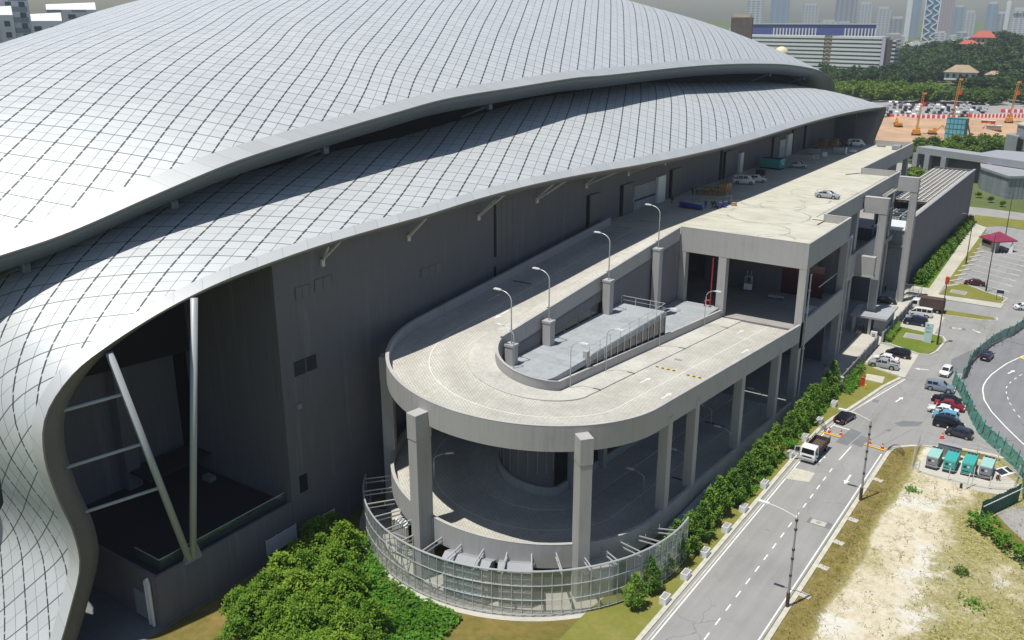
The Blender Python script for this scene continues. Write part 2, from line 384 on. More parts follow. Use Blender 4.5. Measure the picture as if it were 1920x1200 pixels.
leaf_mat('leaf_grove', (.04, .10, .010), (.14, .27, .022), (.34, .46, .05), 1.3)
leaf_mat('leaf_bright', (.05, .15, .012), (.09, .24, .018), (.16, .34, .03))
leaf_mat('leaf_forest', (.016, .042, .016), (.05, .10, .022), (.14, .19, .03), .075)
leaf_mat('leaf_belt', (.08, .13, .015), (.15, .24, .025), (.24, .34, .045), .12)
leaf_mat('leaf_mix', (.045, .085, .015), (.085, .15, .022), (.18, .25, .05), .2)

def glassy(name, tint, alpha, rough=.08):
    """clear sheet: partly see-through, partly reflecting"""
    m, nt, nd, lk = new_mat(name)
    g = N(nt, 'ShaderNodeBsdfGlossy'); g.inputs['Roughness'].default_value = rough; g.inputs['Color'].default_value = (.8, .85, .88, 1)
    d = N(nt, 'ShaderNodeBsdfDiffuse'); d.inputs['Color'].default_value = (*tint, 1)
    t = N(nt, 'ShaderNodeBsdfTransparent')
    a = N(nt, 'ShaderNodeMixShader'); a.inputs[0].default_value = .25; lk.new(d.outputs[0], a.inputs[1]); lk.new(g.outputs[0], a.inputs[2])
    b = N(nt, 'ShaderNodeMixShader'); b.inputs[0].default_value = alpha; lk.new(t.outputs[0], b.inputs[1]); lk.new(a.outputs[0], b.inputs[2])
    o = N(nt, 'ShaderNodeOutputMaterial'); lk.new(b.outputs[0], o.inputs[0]); M[name] = m
glassy('screen_glass', (.40, .43, .43), .50)
glassy('rail_glass', (.10, .16, .14), .35)
glassy('green_net', (.015, .24, .16), .93, .6)
def facade(name, band, gap, step, frac, vert=None):
    """floor bands of a tower measured in height"""
    m, nt, nd, lk = new_mat(name)
    v = coords(nt); sp = N(nt, 'ShaderNodeSeparateXYZ'); lk.new(v, sp.inputs[0])
    z = math_(nt, 'LESS_THAN', math_(nt, 'FRACT', math_(nt, 'DIVIDE', sp.outputs[2], step)), frac)
    if vert:
        h = math_(nt, 'LESS_THAN', math_(nt, 'FRACT', math_(nt, 'DIVIDE', math_(nt, 'ADD', sp.outputs[0], sp.outputs[1]), vert)), .6)
        z = math_(nt, 'MULTIPLY', z, h)
    c = mixc(nt, z, band, gap); finish(nt, c, .5); M[name] = m
facade('tower_pale', (.55, .56, .58), (.25, .29, .34), 3.4, .5, 9)
facade('tower_grey', (.36, .38, .42), (.18, .21, .26), 3.4, .55, 12)
facade('tower_pink', (.46, .38, .40), (.30, .27, .31), 3.4, .45, 7)
facade('tower_blue', (.12, .28, .42), (.09, .22, .34), 3.4, .5)
facade('tower_glass', (.30, .38, .46), (.22, .30, .38), 3.4, .5, 15)
mk('tower_white', (.74, .75, .76), .6, var=.03)
mk('office_band', (.60, .62, .60), .6, var=.05)
mk('office_glass', (.06, .10, .11), .25, var=.1, s1=.2)
mk('office_fin', (.50, .47, .54), .6, var=.04)
mk('office_core', (.16, .135, .115), .8, var=.2)
mk('blue_cladding', (.09, .11, .34), .4, var=.08)

def ramp_surface(name):
    """pale stamped concrete; UV = (run along the ramp, distance from its axis): the wheel tracks are worn darker"""
    m, nt, nd, lk = new_mat(name)
    uv = coords(nt, 'UV'); sp_ = N(nt, 'ShaderNodeSeparateXYZ'); lk.new(uv, sp_.inputs[0]); r = sp_.outputs[1]
    v = coords(nt)
    mp = N(nt, 'ShaderNodeMapping'); mp.inputs['Rotation'].default_value = (0, 0, R(35)); lk.new(v, mp.inputs['Vector'])
    bt = N(nt, 'ShaderNodeTexBrick'); bt.inputs['Scale'].default_value = 1; bt.inputs['Brick Width'].default_value = .55; bt.inputs['Row Height'].default_value = .26; bt.inputs['Mortar Size'].default_value = .055
    bt.inputs['Color1'].default_value = (.585, .57, .515, 1); bt.inputs['Color2'].default_value = (.535, .52, .47, 1); bt.inputs['Mortar'].default_value = (.43, .415, .375, 1); lk.new(mp.outputs[0], bt.inputs['Vector'])
    n = noise(nt, v, .22, 6, .65); n2 = noise(nt, v, 1.6, 5, .7)
    tr = None
    for c_ in (8.0, 12.0):
        d = math_(nt, 'ABSOLUTE', math_(nt, 'SUBTRACT', r, c_)); w = math_(nt, 'MAXIMUM', math_(nt, 'SUBTRACT', 1, math_(nt, 'DIVIDE', d, 1.5)), 0)
        tr = w if tr is None else math_(nt, 'ADD', tr, w)
    dk = math_(nt, 'MULTIPLY', tr, math_(nt, 'MULTIPLY', ramp(nt, n, [(.3, (0, 0, 0)), (.65, (1, 1, 1))]), .34))
    c = mixc(nt, dk, bt.outputs['Color'], (.27, .26, .24))
    c = mixc(nt, 1., c, ramp(nt, n2, [(.3, (.86, .86, .85)), (.62, (1.03, 1.03, 1.02))]), 'MULTIPLY')
    c = mixc(nt, 1., c, ramp(nt, n, [(.36, (.84, .83, .82)), (.58, (1.02, 1.02, 1.0))]), 'MULTIPLY')
    finish(nt, c, .9, bump=bt.outputs['Fac'], bstr=-.25, bdist=.02); M[name] = m
ramp_surface('ramp_surface')

def street(name, col):
    """worn asphalt: faded wheel paths along the street, oil drips, fine cracks, aggregate"""
    m, nt, nd, lk = new_mat(name); v = coords(nt)
    mp = N(nt, 'ShaderNodeMapping'); mp.inputs['Scale'].default_value = (1.1, .05, 1); lk.new(v, mp.inputs['Vector'])
    a = noise(nt, mp.outputs[0], 1., 4, .6); b = noise(nt, v, .11, 6, .65); g = noise(nt, v, 10, 2)
    f = math_(nt, 'ADD', math_(nt, 'MULTIPLY', a, .34), math_(nt, 'ADD', math_(nt, 'MULTIPLY', b, .5), math_(nt, 'MULTIPLY', g, .16)))
    c = ramp(nt, f, [(.3, tuple(x * .74 for x in col)), (.48, col), (.68, tuple(x * 1.22 for x in col))])
    oil = ramp(nt, noise(nt, v, .8, 5, .6), [(.66, (0, 0, 0)), (.74, (.45, .45, .45))]); c = mixc(nt, oil, c, tuple(x * .4 for x in col))
    vo = N(nt, 'ShaderNodeTexVoronoi', feature='DISTANCE_TO_EDGE'); vo.inputs['Scale'].default_value = .16
    nn = N(nt, 'ShaderNodeTexNoise'); nn.inputs['Scale'].default_value = .7; nn.inputs['Detail'].default_value = 6; lk.new(v, nn.inputs['Vector'])
    mv = N(nt, 'ShaderNodeVectorMath', operation='MULTIPLY_ADD'); lk.new(nn.outputs['Color'], mv.inputs[0]); mv.inputs[1].default_value = (1.6, 1.6, 0); lk.new(v, mv.inputs[2]); lk.new(mv.outputs[0], vo.inputs['Vector'])
    cr = math_(nt, 'MULTIPLY', math_(nt, 'LESS_THAN', vo.outputs['Distance'], .006), ramp(nt, noise(nt, v, .06, 3), [(.47, (0, 0, 0)), (.56, (.55, .55, .55))])); c = mixc(nt, cr, c, tuple(x * .45 for x in col))
    finish(nt, c, .9, bump=g, bstr=.15); M[name] = m
street('asphalt', (.262, .260, .250)); street('ring_asphalt', (.195, .195, .20))
# ------------------------------------------------------------------ ground, roads, pavements (kind = structure)
def gsheet(name, poly, z, m): return struct(MB().sheet(poly, z).build(name, m))
gsheet('ground', [(-7000, -400), (7000, -400), (7000, 9000), (-7000, 9000)], 0, 'far_ground')
road_o = gsheet('road', [(-27.3, 20), (-18.9, 20), (-18.9, 98), (40, 98), (60, 262), (-33.5, 262), (-33.5, 122), (-28, 122), (-27.3, 104)], .02, 'asphalt')
gsheet('yard_paving', [(-63, 56), (-31.6, 72), (-31.6, 262), (-63, 262)], .012, 'concrete_grey')
gsheet('ring_road', [(-4.4, 109.5), (-6.7, 113.1), (-8, 115.2), (-9.2, 117), (-10.5, 119.2), (-12.1, 123.5), (-13.7, 128.2), (-14.4, 130.6), (-15.9, 134.5), (-15.2, 137.6), (-15.6, 143.6), (-15.2, 148.2),
      (-14.4, 153.8), (-13.4, 158.4), (-12.1, 162.5), (-10.9, 168.6), (-8, 176), (0, 190), (50, 190), (50, 90), (3, 99)], .03, 'ring_asphalt')
KL = [(-27.5, 20), (-27.5, 104.4), (-27.4, 109.3), (-26.9, 113.1), (-26, 117), (-25, 122.7), (-24.2, 127.7), (-22.9, 132.6)]
gsheet('verge', [(-33, 20)] + KL + [(-27.3, 134.6), (-28.6, 135.4), (-29.2, 126), (-31.5, 124), (-31.5, 72), (-33, 60)], .09, 'lawn_dry')
gsheet('verge', [(-63, 20), (-33, 20), (-33, 60), (-63, 75)], .03, 'verge')
PLOT = [(-18.3, 20), (-18.3, 106.7), (-18, 108.5), (-16.6, 110), (-15.2, 110.9), (-11.7, 112.6), (-8.2, 113), (-6.8, 112.6), (-4.9, 109.3), (-3, 105), (6, 96), (60, 80), (60, 20)]
gsheet('yard_paving', [(-95, 20), (-61.7, 20), (-61.7, 57), (-95, 57)], .045, 'asphalt_patch')
gsheet('waste_ground', PLOT, .10, 'waste_sand')
# roadside strip of rough turf along the plot
gsheet('turf_strip', [(-8, 111.2), (-11.5, 110.9), (-14.5, 109.2), (-14.2, 110.8), (-11.7, 112.4), (-8.2, 112.8), (-7, 112.2)], .125, 'verge')
gsheet('concrete_apron', [(-14.8, 103.6), (-15.4, 105), (-14.4, 107.8), (-7.2, 109.6), (-4.6, 106.8), (-4.4, 103.4), (-8, 102.6)], .118, 'concrete_pale')
gsheet('concrete_apron', [(-5.8, 98.4), (-4.4, 101), (-3, 101.4), (4, 97), (8, 88), (-2.2, 93.6), (-4.4, 96.4)], .118, 'concrete_grey')
gsheet('turf_strip', [(-6.6, 95.2), (-5.0, 99.6), (-5.6, 98.2), (-4.3, 96.2), (-2.0, 93.2), (8, 87.5), (9, 84.5), (-5.4, 92.8)], .128, 'verge')
PADS = [[(-31.5, 124.3), (-29.1, 124.3), (-28.9, 185), (-33, 185), (-33, 130)],
        [(-28.9, 135.2), (-22.4, 133), (-22.8, 144.4), (-28.9, 146.3)],
        [(-28.8, 156.8), (-22.7, 155.6), (-23, 166.4), (-24.3, 167.7), (-25, 171.2), (-28.8, 171.8)]]
for p in PADS: gsheet('parking_pad', p, .035, 'concrete_pale')
def lawn(poly, kerb=True, z=.10, m='lawn'):
    gsheet('lawn', poly, z, m)
lawn([(-28.8, 146.7), (-27.6, 147), (-22.7, 144.9), (-21.6, 145.6), (-21.1, 147.6), (-20.9, 153.2), (-21.5, 155.1), (-24.5, 155.9), (-28.8, 156.7)])
lawn([(-24.8, 170.9), (-15.9, 170.9), (-15.6, 169.7), (-17.2, 168.7), (-23.2, 168)], m='lawn_dry')
lawn([(-26.5, 180.6), (-26.2, 190.4), (-23.9, 190.7), (-19.5, 187), (-16.4, 184.9), (-15.9, 181.2)], m='lawn_dry')
lawn([(-33, 184), (-28.9, 184), (-31.4, 250), (-33, 254)])
lawn([(-28.7, 171.9), (-25.6, 171.6), (-25.4, 176.8), (-28.6, 177.6)])
lawn([(-33, 252), (-28.6, 249.5), (-25.4, 252.6), (-20, 251), (30, 240), (30, 262), (-33, 263)], m='lawn_dry')
lawn([(-26.9, 190.6), (-25.8, 190.6), (-26.2, 222), (-28, 247), (-28.5, 247)], m='lawn_dry')
gsheet('footpath', [(-28.7, 177.8), (-26.6, 177.6), (-15.7, 177.5), (-15.6, 181), (-26.7, 180.4), (-28.2, 248.5), (-31.2, 251.5), (-31.4, 250)], .105, 'concrete_pale')
gsheet('tactile_path', [(-27.95, 179), (-27.7, 179), (-29.65, 249), (-29.9, 249)], .112, 'tactile')
gsheet('back_road', [(-60, 262.8), (80, 246), (80, 258), (-30, 274), (-60, 276)], .05, 'concrete_grey')
gsheet('back_road', [(-75, 312), (-34, 338), (20, 330), (20, 356), (-40, 362), (-80, 340)], .05, 'concrete_grey')
gsheet('back_road', [(-58, 362), (-36, 356), (-34, 366), (-60, 374)], .06, 'lawn')

def kerb_line(name, pts, w=.35, h=.13, m='kerb', z=.0):
    """a raised kerb along a polyline"""
    pts = [np.array(p, float) for p in pts]; rows = []
    for i, p in enumerate(pts):
        t = pts[min(i + 1, len(pts) - 1)] - pts[max(i - 1, 0)]; t /= np.linalg.norm(t); n = np.array((-t[1], t[0]))
        a = p + n * w / 2; b = p - n * w / 2
        rows.append([(a[0], a[1], z), (a[0], a[1], z + h), (b[0], b[1], z + h), (b[0], b[1], z)])
    return struct(MB().sweep(rows, True).build(name, m))
kerb_line('kerb', KL, .45, .13)
kerb_line('kerb', [(p[0] + .62, p[1]) for p in KL[:3]] + [(-26.25, 113.1), (-25.4, 117), (-24.4, 122.7), (-23.6, 127.7), (-22.4, 132.4)], .14, .06)
kerb_line('kerb', [(-18.55, 20), (-18.55, 106.7), (-18.25, 108.6), (-16.7, 110.2), (-15.3, 111.1), (-11.7, 112.8), (-8.2, 113.2), (-6.9, 112.9)], .45, .15)
kerb_line('kerb', [(-28.8, 146.5), (-27.6, 146.8), (-22.7, 144.6), (-21.3, 145.3), (-20.75, 147.6), (-20.55, 153.4), (-21.3, 155.4), (-24.5, 156.15), (-28.8, 156.95)], .3, .13)
kerb_line('kerb', [(-24.9, 171.1), (-23.5, 167.7), (-17.2, 168.4), (-15.2, 169.5), (-15.5, 171.2)], .3, .13)
kerb_line('kerb', [(-16, 181.2), (-15.6, 184.9), (-19.3, 187.2), (-23.7, 191), (-25.6, 190.8)], .3, .13)
kerb_line('kerb', [(-28.3, 135.6), (-22.4, 133.1)], .35, .12)
# ------------------------------------------------------------------ the exhibition hall: two shells over dark walls
HALL = thing('exhibition_hall', 'huge grey exhibition hall under two overlapping shell roofs of diamond metal panels', 'exhibition hall', (-90, 140, 0))
def smooth_path(pts, n):
    """resample a polyline with a Catmull-Rom curve at even arc length"""
    P = [np.array(p, float) for p in pts]; out = []
    for i in range(len(P) - 1):
        p0, p1, p2, p3 = P[max(i - 1, 0)], P[i], P[i + 1], P[min(i + 2, len(P) - 1)]
        for k in range(14):
            t = k / 14
            out.append(.5 * ((2 * p1) + (p2 - p0) * t + (2 * p0 - 5 * p1 + 4 * p2 - p3) * t * t + (3 * p1 - p0 - 3 * p2 + p3) * t ** 3))
    out.append(P[-1]); out = np.array(out)
    L = np.concatenate([[0], np.cumsum(np.linalg.norm(np.diff(out, axis=0), axis=1))])
    s = np.linspace(0, L[-1], n)
    return np.stack([np.interp(s, L, out[:, k]) for k in range(out.shape[1])], 1), s

def shell(rows, name, m, u, v0=0):
    """rows[i][j]: surface points; UV = arc length along the edge / inwards"""
    mb = MB(); uv = []
    for i, r in enumerate(rows):
        L = v0
        for j, p in enumerate(r):
            if j: L += float(np.linalg.norm(np.array(p) - np.array(r[j - 1])))
            uv.append((u[i], L))
    mb.sweep(rows); mb.uv = uv
    return mb.build(name, m, HALL, smooth=True)

# edge of the upper shell: x, y, z, apex height, and how far its closing end reaches
UE = [(-79, 18, 29.0, 35.5, 18), (-75, 27, 30.5, 39.5, 22), (-72.3, 34.1, 32.0, 42.2, 25), (-71, 39.1, 33.1, 43.7, 27), (-69, 46.7, 35.4, 45.5, 30), (-67.6, 53.4, 37.2, 46.8, 34), (-67, 59.7, 38.3, 47.8, 38), (-66.6, 66.5, 39.2, 48.8, 42), (-66.3, 74.2, 40.1, 50, 46), (-66.2, 83.3, 41, 51.6, 52), (-66.2, 96.1, 41.4, 53.8, 57),
      (-66.2, 111.7, 41.8, 56.2, 63), (-66.2, 121, 41.7, 57.6, 66), (-66.2, 146.8, 41.7, 60.5, 74), (-66.2, 165.6, 41.4, 61, 78), (-66.2, 185.4, 40.7, 59.5, 80), (-66.2, 202, 39.8, 57, 80), (-66.3, 221.5, 38, 55, 80), (-66.5, 232.8, 36.2, 54, 80), (-66.9, 240.4, 34.2, 48, 80), (-67.3, 243.5, 32.6, 43, 80), (-68.2, 245.5, 31, 38, 80)]
up, us = smooth_path(UE, 190)
for c_ in (0, 3, 4):
    q_ = np.pad(up[:, c_], 20, 'edge'); k_ = np.hanning(41); k_ /= k_.sum(); up[:, c_] = np.convolve(q_, k_, 'valid')
rows, rim = [], []
for k, (x, y, z, A, wd) in enumerate(up):
    def P(d, x=x, y=y, z=z, A=A, wd=wd):
        q = min(d / wd, 1); h = 1 - (1 - q) ** 2.15
        if d > wd: h = max(1 - ((d - wd) / wd) ** 2 * 1.2, -2.2)
        return (x - d, y, z + (A - z) * h)
    rim.append([P(d) for d in (0, .5, 1.0, 1.6)])
    rows.append([P(d) for d in np.concatenate([np.arange(1.6, 40, 1.6), np.linspace(40, 160, 30)])])
shell(rows, 'upper_roof_shell', 'roof_shingle', us, 1.6)
mb = MB(); mb.sweep(rim); mb.uv = [(us[i], j * .55) for i in range(len(rim)) for j in range(4)]
mb.build('roof_rim', 'rim_metal', HALL, smooth=True)
# the fascia and soffit rolled under the edge
mb = MB(); rr = []; fil = MB(); fr = []
for k, (x, y, z, A, wd) in enumerate(up):
    tip = max(0, (y - 216) / 28); tip = min(tip, 1.15)
    sx, sy = -1.9 - .9 * tip, -4.6 * tip ** 1.4
    rr.append([(x, y, z), (x - .02, y, z - .16)])
    fr.append([(x - .14, y, z - .16), (x - .14, y - .1 * tip, z - .34), (x + sx * .22, y + sy * .3, z - .75), (x + sx * .6, y + sy * .7, z - 1.35), (x + sx, y + sy, z - 1.9 + .5 * tip), (x + sx - 1.2, y + sy * 1.1, z - 2.1 + .5 * tip), (x - 9, y + sy, z - 1.2)])
mb.sweep(rr); mb.build('roof_fascia', 'rim_metal', HALL, smooth=True)
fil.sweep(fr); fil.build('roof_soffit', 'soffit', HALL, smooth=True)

# lower shell: runs along the side wall, folds down into a leg at both ends. x, y, z of its edge, reach inwards, rise
LE = [(-53.4, 229.4, 17), (-53.2, 231.2, 21.8), (-52.6, 233.2, 25.6), (-52.1, 233.6, 28.2), (-51.9, 231.5, 29.35), (-51.6, 225, 29.75), (-51.5, 217, 30.2), (-51.6, 203, 30.7), (-51.8, 187, 31.0), (-51.9, 167.4, 31.1), (-52.2, 142.5, 30.95), (-53.2, 123.4, 31.0), (-53.9, 108, 31.4), (-54.9, 95.5, 31.8), (-55.5, 84.8, 32.0), (-56.2, 75.7, 31.8),
      (-57, 67.9, 31.3), (-58.1, 61.4, 30.9), (-59.2, 55.5, 30.4), (-60.1, 50.1, 29.75), (-61.0, 45.2, 28.9), (-61.9, 40.6, 27.6), (-62.8, 36.4, 25.9), (-63.2, 33.35, 24.3), (-63.5, 31.06, 21.7), (-63.5, 30.45, 18.5), (-63.5, 30.9, 14.8), (-63.5, 31.6, 11.6), (-63.5, 31.65, 8.5), (-63.4, 30.35, 5.5), (-63.2, 28.6, 2.4), (-63, 26.6, -.3)]
lp, ls = smooth_path(LE, 250)
rows, rim, fas, sof = [], [], [], []
for k, (x, y, z) in enumerate(lp):
    leg = min(max((25.9 - z) / 6, 0), 1) if y < 100 else 0           # the near leg
    far = min(max((28.8 - z) / 5, 0), 1) if y > 200 else 0
    bend = min(max((46 - y) / 14, 0), 1) if y < 100 else 0
    reach = 30
    if y < 100: reach = lerp(30, interp(z, [0, 5.5, 8.5, 11.6, 15, 18.5, 21.7, 24, 26], [26, 17, 12.5, 9, 7.2, 8.6, 12, 19, 30]), leg)
    if far: reach = lerp(30, 12, far)
    rise = interp(y, [34, 60, 83, 96, 112, 130, 147, 166, 185, 202, 221, 233], [4.6, 5, 4.8, 6.25, 8.2, 8.6, 8.5, 7, 6, 5.5, 4.75, 4]) * (1 - leg) * (1 - far)
    def P(d, x=x, y=y, z=z, leg=leg, bend=bend):
        q = min(d / 28, 1); h = (1 - (1 - q) ** 2) * rise
        # towards the near end the surface rolls over and faces the street
        return (x - d * (1 - .04 * leg), y - bend * leg * 0.10 * d - bend * (1 - leg) * .02 * d, z + h)
    rim.append([P(d) for d in (0, .4, .8, 1.3)])
    rows.append([P(d) for d in 1.3 + (reach - 1.3) * np.linspace(0, 1, 24)])
    out = max(bend if z < 29.5 else 0, 0); 
    s_main = np.array((-1.5, 0, -.75)); s_leg = np.array((-.35, 1.75, 0.)); s_far = np.array((-1.2, -3.2, -.2))
    w = min(max((29.2 - z) / 4.5, 0), 1) if y < 60 else 0
    wf = min(max((29.9 - z) / 2.5, 0), 1) if y > 200 else 0
    off = lerp(lerp(s_main, s_leg, w), s_far, wf)
    p = np.array((x, y, z)); dn = lerp(np.array((0, 0, -.18)), np.array((.02, .14, 0)), w); dn = lerp(dn, np.array((0, -.14, -.05)), wf)
    fas.append([tuple(p), tuple(p + dn)])
    dp = lerp(np.array((-3.5, 0, .6)), np.array((-5., 1.2, 0)), max(w, 0)); dp = lerp(dp, np.array((-6, -1, 0)), wf)
    sof.append([tuple(p + dn + (-.05, 0, 0)), tuple(p + dn * 1.2 + off * .5), tuple(p + dn + off), tuple(p + dn + off + dp)])
shell(rows, 'lower_roof_shell', 'roof_shingle', 300 - ls, 1.3)
mb = MB(); mb.sweep(rim); mb.uv = [(ls[i], j * .45) for i in range(len(rim)) for j in range(4)]; mb.build('roof_rim', 'rim_metal', HALL, smooth=True)
MB().sweep(fas).build('roof_fascia', 'rim_metal', HALL, smooth=True)
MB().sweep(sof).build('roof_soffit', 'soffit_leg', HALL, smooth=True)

# dark clerestory between the shells, and its props
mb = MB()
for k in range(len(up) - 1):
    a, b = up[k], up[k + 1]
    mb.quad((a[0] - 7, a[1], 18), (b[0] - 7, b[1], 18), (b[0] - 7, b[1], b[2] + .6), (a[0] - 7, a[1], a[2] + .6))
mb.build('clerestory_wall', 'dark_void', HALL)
for y in (36.5, 49, 66, 94, 196, 220):
    x = interp(y, up[:, 1], up[:, 0]); z = interp(y, up[:, 1], up[:, 2])
    mb = MB(); mb.tube([(x - 5.5, y - 1.2, z - 3.6), (x - 1.9, y + .4, z - 1.9)], .17, 8); mb.obox((x - 2.2, y + .3, z - 2.6), .5, .7, .7, 0)
    mb.build('roof_prop', 'soffit', HALL)

# side wall, its returns and the recess behind the V-shaped columns
WX = -61.8
EVE = [q for q in LE[::-1] if 42 < q[1] < 230 and q[2] > 28.5]
def eave(y): return interp(y, [q[1] for q in EVE], [q[0] for q in EVE]), interp(y, [q[1] for q in EVE], [q[2] for q in EVE])
def shell_z(y, x):
    xe, ze = eave(y); q = min(max((xe - x) / 28, 0), 1)
    return ze + (1 - (1 - q) ** 2) * interp(y, [34, 60, 83, 96, 112, 130, 147, 166, 185, 202, 221, 233], [4.6, 5, 4.8, 6.25, 8.2, 8.6, 8.5, 7, 6, 5.5, 4.75, 4])
mb = MB(); yy_ = np.linspace(52.1, 228, 60)
mb.sweep([[(WX, y, 0), (WX, y, shell_z(y, WX) - .35), (WX - .8, y, shell_z(y, WX - .8) - .35), (WX - .8, y, 0)] for y in yy_], True)
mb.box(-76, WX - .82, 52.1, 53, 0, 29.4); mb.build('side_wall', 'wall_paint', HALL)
mb = MB(); mb.box(-79, -78.2, 20, 52.05, 0, 30); mb.box(-78.15, -76.8, 44.5, 46, 5.1, 29)
mb.build('recess_wall', 'wall_paint', HALL)
mb = MB(); mb.box(-78, -77, 222, 229, 16, 31); mb.box(-61.75, -57.2, 227, 227.6, 21.8, 29.6); mb.build('end_wall', 'wall_paint', HALL)
# terrace block at the near corner
mb = MB(); mb.box(-78.15, WX, 36.9, 52.05, 0, 4.9); mb.box(-78, WX, 36.9, 37.15, 4.9, 5.15); mb.box(WX - .25, WX, 37.15, 52.05, 4.9, 5.15)
mb.build('terrace_block', 'wall_paint', HALL)
mb = MB(); mb.sheet([(-78, 37.16), (WX - .26, 37.16), (WX - .26, 52), (-78, 52)], 4.93); mb.build('terrace_floor', 'dark_metal', HALL)
mb = MB(); mb.box(-62.6, -62.57, 37.9, 51.9, 5.0, 6.0); mb.box(-66, -62.6, 37.9, 37.93, 5.0, 6.0); mb.build('balustrade', 'rail_glass', HALL)
mb = MB(); mb.bar((-62.58, 37.9, 6.03), (-62.58, 51.9, 6.03), .07); mb.bar((-66, 37.9, 6.03), (-62.58, 37.9, 6.03), .07)
mb.build('handrail', 'pale_steel', HALL)
mb = MB(); mb.box(-77.4, -73.6, 44.8, 52.0, 6.9, 7.1); mb.build('terrace_canopy', 'dark_metal', HALL)
mb = MB(); mb.box(-78.1, -78.05, 45.6, 51.2, 5.0, 6.6); mb.build('terrace_window', 'dark_glass', HALL)
mb = MB(); mb.obox((-72.4, 50.6, 4.95), 1.2, .8, .5, 0); mb.build('terrace_unit', 'grey_metal', HALL)
# V-shaped columns with ties to the leg
for a, b, r in (((-61.75, 40.6, 5.2), (-61.25, 43.4, 28.2), .30), ((-61.75, 40.2, 5.2), (-63.0, 36.5, 25.2), .30)):
    MB().tube([a, b], r, 14).build('v_column', 'column_tube', HALL, smooth=True)
A0, B0 = np.array((-61.75, 40.2, 5.2)), np.array((-63.0, 36.5, 25.2))
for zc, px in ((21.6, 32.9), (17.0, 32.4), (12.7, 33.2)):
    t = (zc - 5.2) / 20.0; p = A0 + (B0 - A0) * t
    MB().tube([p, (-63.9, px - .2, zc - .1)], .14, 10).build('tie_rod', 'column_tube', HALL, smooth=True)
mb = MB(); mb.add([(-61.9, 39.6, 4.95), (-61.5, 39.6, 4.95), (-61.5, 41.4, 4.95), (-61.9, 41.4, 4.95), (-61.75, 40.0, 6.3), (-61.6, 41.1, 6.3)], [(0, 1, 5, 4), (2, 3, 4, 5), (1, 2, 5), (3, 0, 4), (3, 2, 1, 0)])
mb.build('column_foot', 'grey_metal', HALL)
# eave struts: a pair of bars from a wall bracket to the edge of the shell
for k in range(14):
    y = 58.1 + 12.35 * k * (1 if k < 8 else 1.0)
    if y > 222: break
    EV = [q for q in LE[::-1] if 42 < q[1] < 230 and q[2] > 28.5]; xe = interp(y, [q[1] for q in EV], [q[0] for q in EV]); ze = interp(y, [q[1] for q in EV], [q[2] for q in EV])
    mb = MB(); mb.bar((WX + .15, y, 27.9), (xe - 1.9, y, ze - .7), .17); mb.bar((WX + .25, y, 28.2), (WX + 2.6, y, 30.2), .14); mb.obox((WX + .12, y, 27.5), .22, .4, .7, 0)
    mb.build('eave_strut', 'strut_paint', HALL)
# door leaves, louvres, openings on the side wall
def wbox(name, y0, y1, z0, z1, m, d=.12, sub=None):
    mb = MB(); mb.box(WX - .02, WX + d, y0, y1, z0, z1); return mb.build(name, m, HALL)
def wgrid(name, y0, y1, z0, z1, m, ny, nz, d=.10):
    mb = MB(); mb.box(WX - .02, WX + d * .6, y0, y1, z0, z1)
    for i in range(ny + 1): mb.box(WX + d * .6, WX + d, lerp(y0, y1, i / ny) - .05, lerp(y0, y1, i / ny) + .05, z0, z1)
    for i in range(1, nz): mb.box(WX + d * .6, WX + d * .8, y0, y1, lerp(z0, z1, i / nz) - .05, lerp(z0, z1, i / nz) + .05)
    return mb.build(name, m, HALL)
mk('door_paint', (.15, .147, .15), .7, var=.08)
wgrid('wall_louvre', 86.4, 89.7, 22.4, 29, 'door_paint', 3, 6); wgrid('wall_louvre', 86.3, 89.5, 18.6, 21.4, 'door_paint', 3, 3)
wbox('wall_slot', 85.95, 86.25, 22.4, 29.2, 'dark_void', .06); wbox('wall_slot', 85.9, 86.2, 18.6, 21.2, 'dark_void', .06)
for y0, y1, z1 in ((108, 111.2, 26.4), (117.8, 121.4, 26.4), (134.6, 138.2, 26.4), (157, 160.4, 26.6), (182.4, 185.4, 26.6), (194.6, 197.4, 26.8), (203.2, 206, 27)):
    wbox('door_leaf', y0 + .35, y1, 21.85, z1, 'door_paint', .35); wbox('wall_slot', y0 - .1, y0 + .34, 21.85, z1, 'dark_void', .2)
wbox('wall_slot', 155.2, 156.4, 21.85, 29.2, 'dark_void', .04)
wbox('loading_door', 122.2, 129.4, 21.85, 25.5, 'void_tile_roof', .05); wbox('door_leaf', 129.5, 132.2, 21.85, 26, 'white_metal', .45); wbox('door_rail', 122.3, 129.3, 23.2, 23.5, 'dark_metal', .1)
wbox('loading_door', 187.4, 190.8, 21.85, 25.4, 'pale_steel', .05); wbox('door_leaf', 191, 193.8, 21.85, 26.3, 'white_metal', .5)
wbox('door_leaf', 164.2, 165.8, 21.85, 25.6, 'white_metal', .5)
wbox('wall_notice', 121.55, 122.0, 23.2, 24.0, 'white_metal', .1)
wbox('wall_vent', 53.7, 56.5, 17.7, 19.15, 'dark_metal', .05); wbox('vent_frame', 55.05, 55.15, 17.7, 19.15, 'door_paint', .09)
wgrid('wall_louvre', 54.6, 56.2, 25.0, 26.2, 'door_paint', 2, 2); wgrid('wall_louvre', 57, 59.2, 25.2, 26.4, 'door_paint', 2, 2); wgrid('wall_louvre', 72.4, 76, 23.0, 24, 'door_paint', 3, 1)
wbox('wall_window', 53.2, 54.2, 5.6, 7.4, 'dark_void', .04); wbox('wall_light', 53.6, 54.1, 14.4, 14.9, 'grey_metal', .2); wbox('wall_light', 68.6, 68.9, 17.4, 17.8, 'pale_steel', .15)
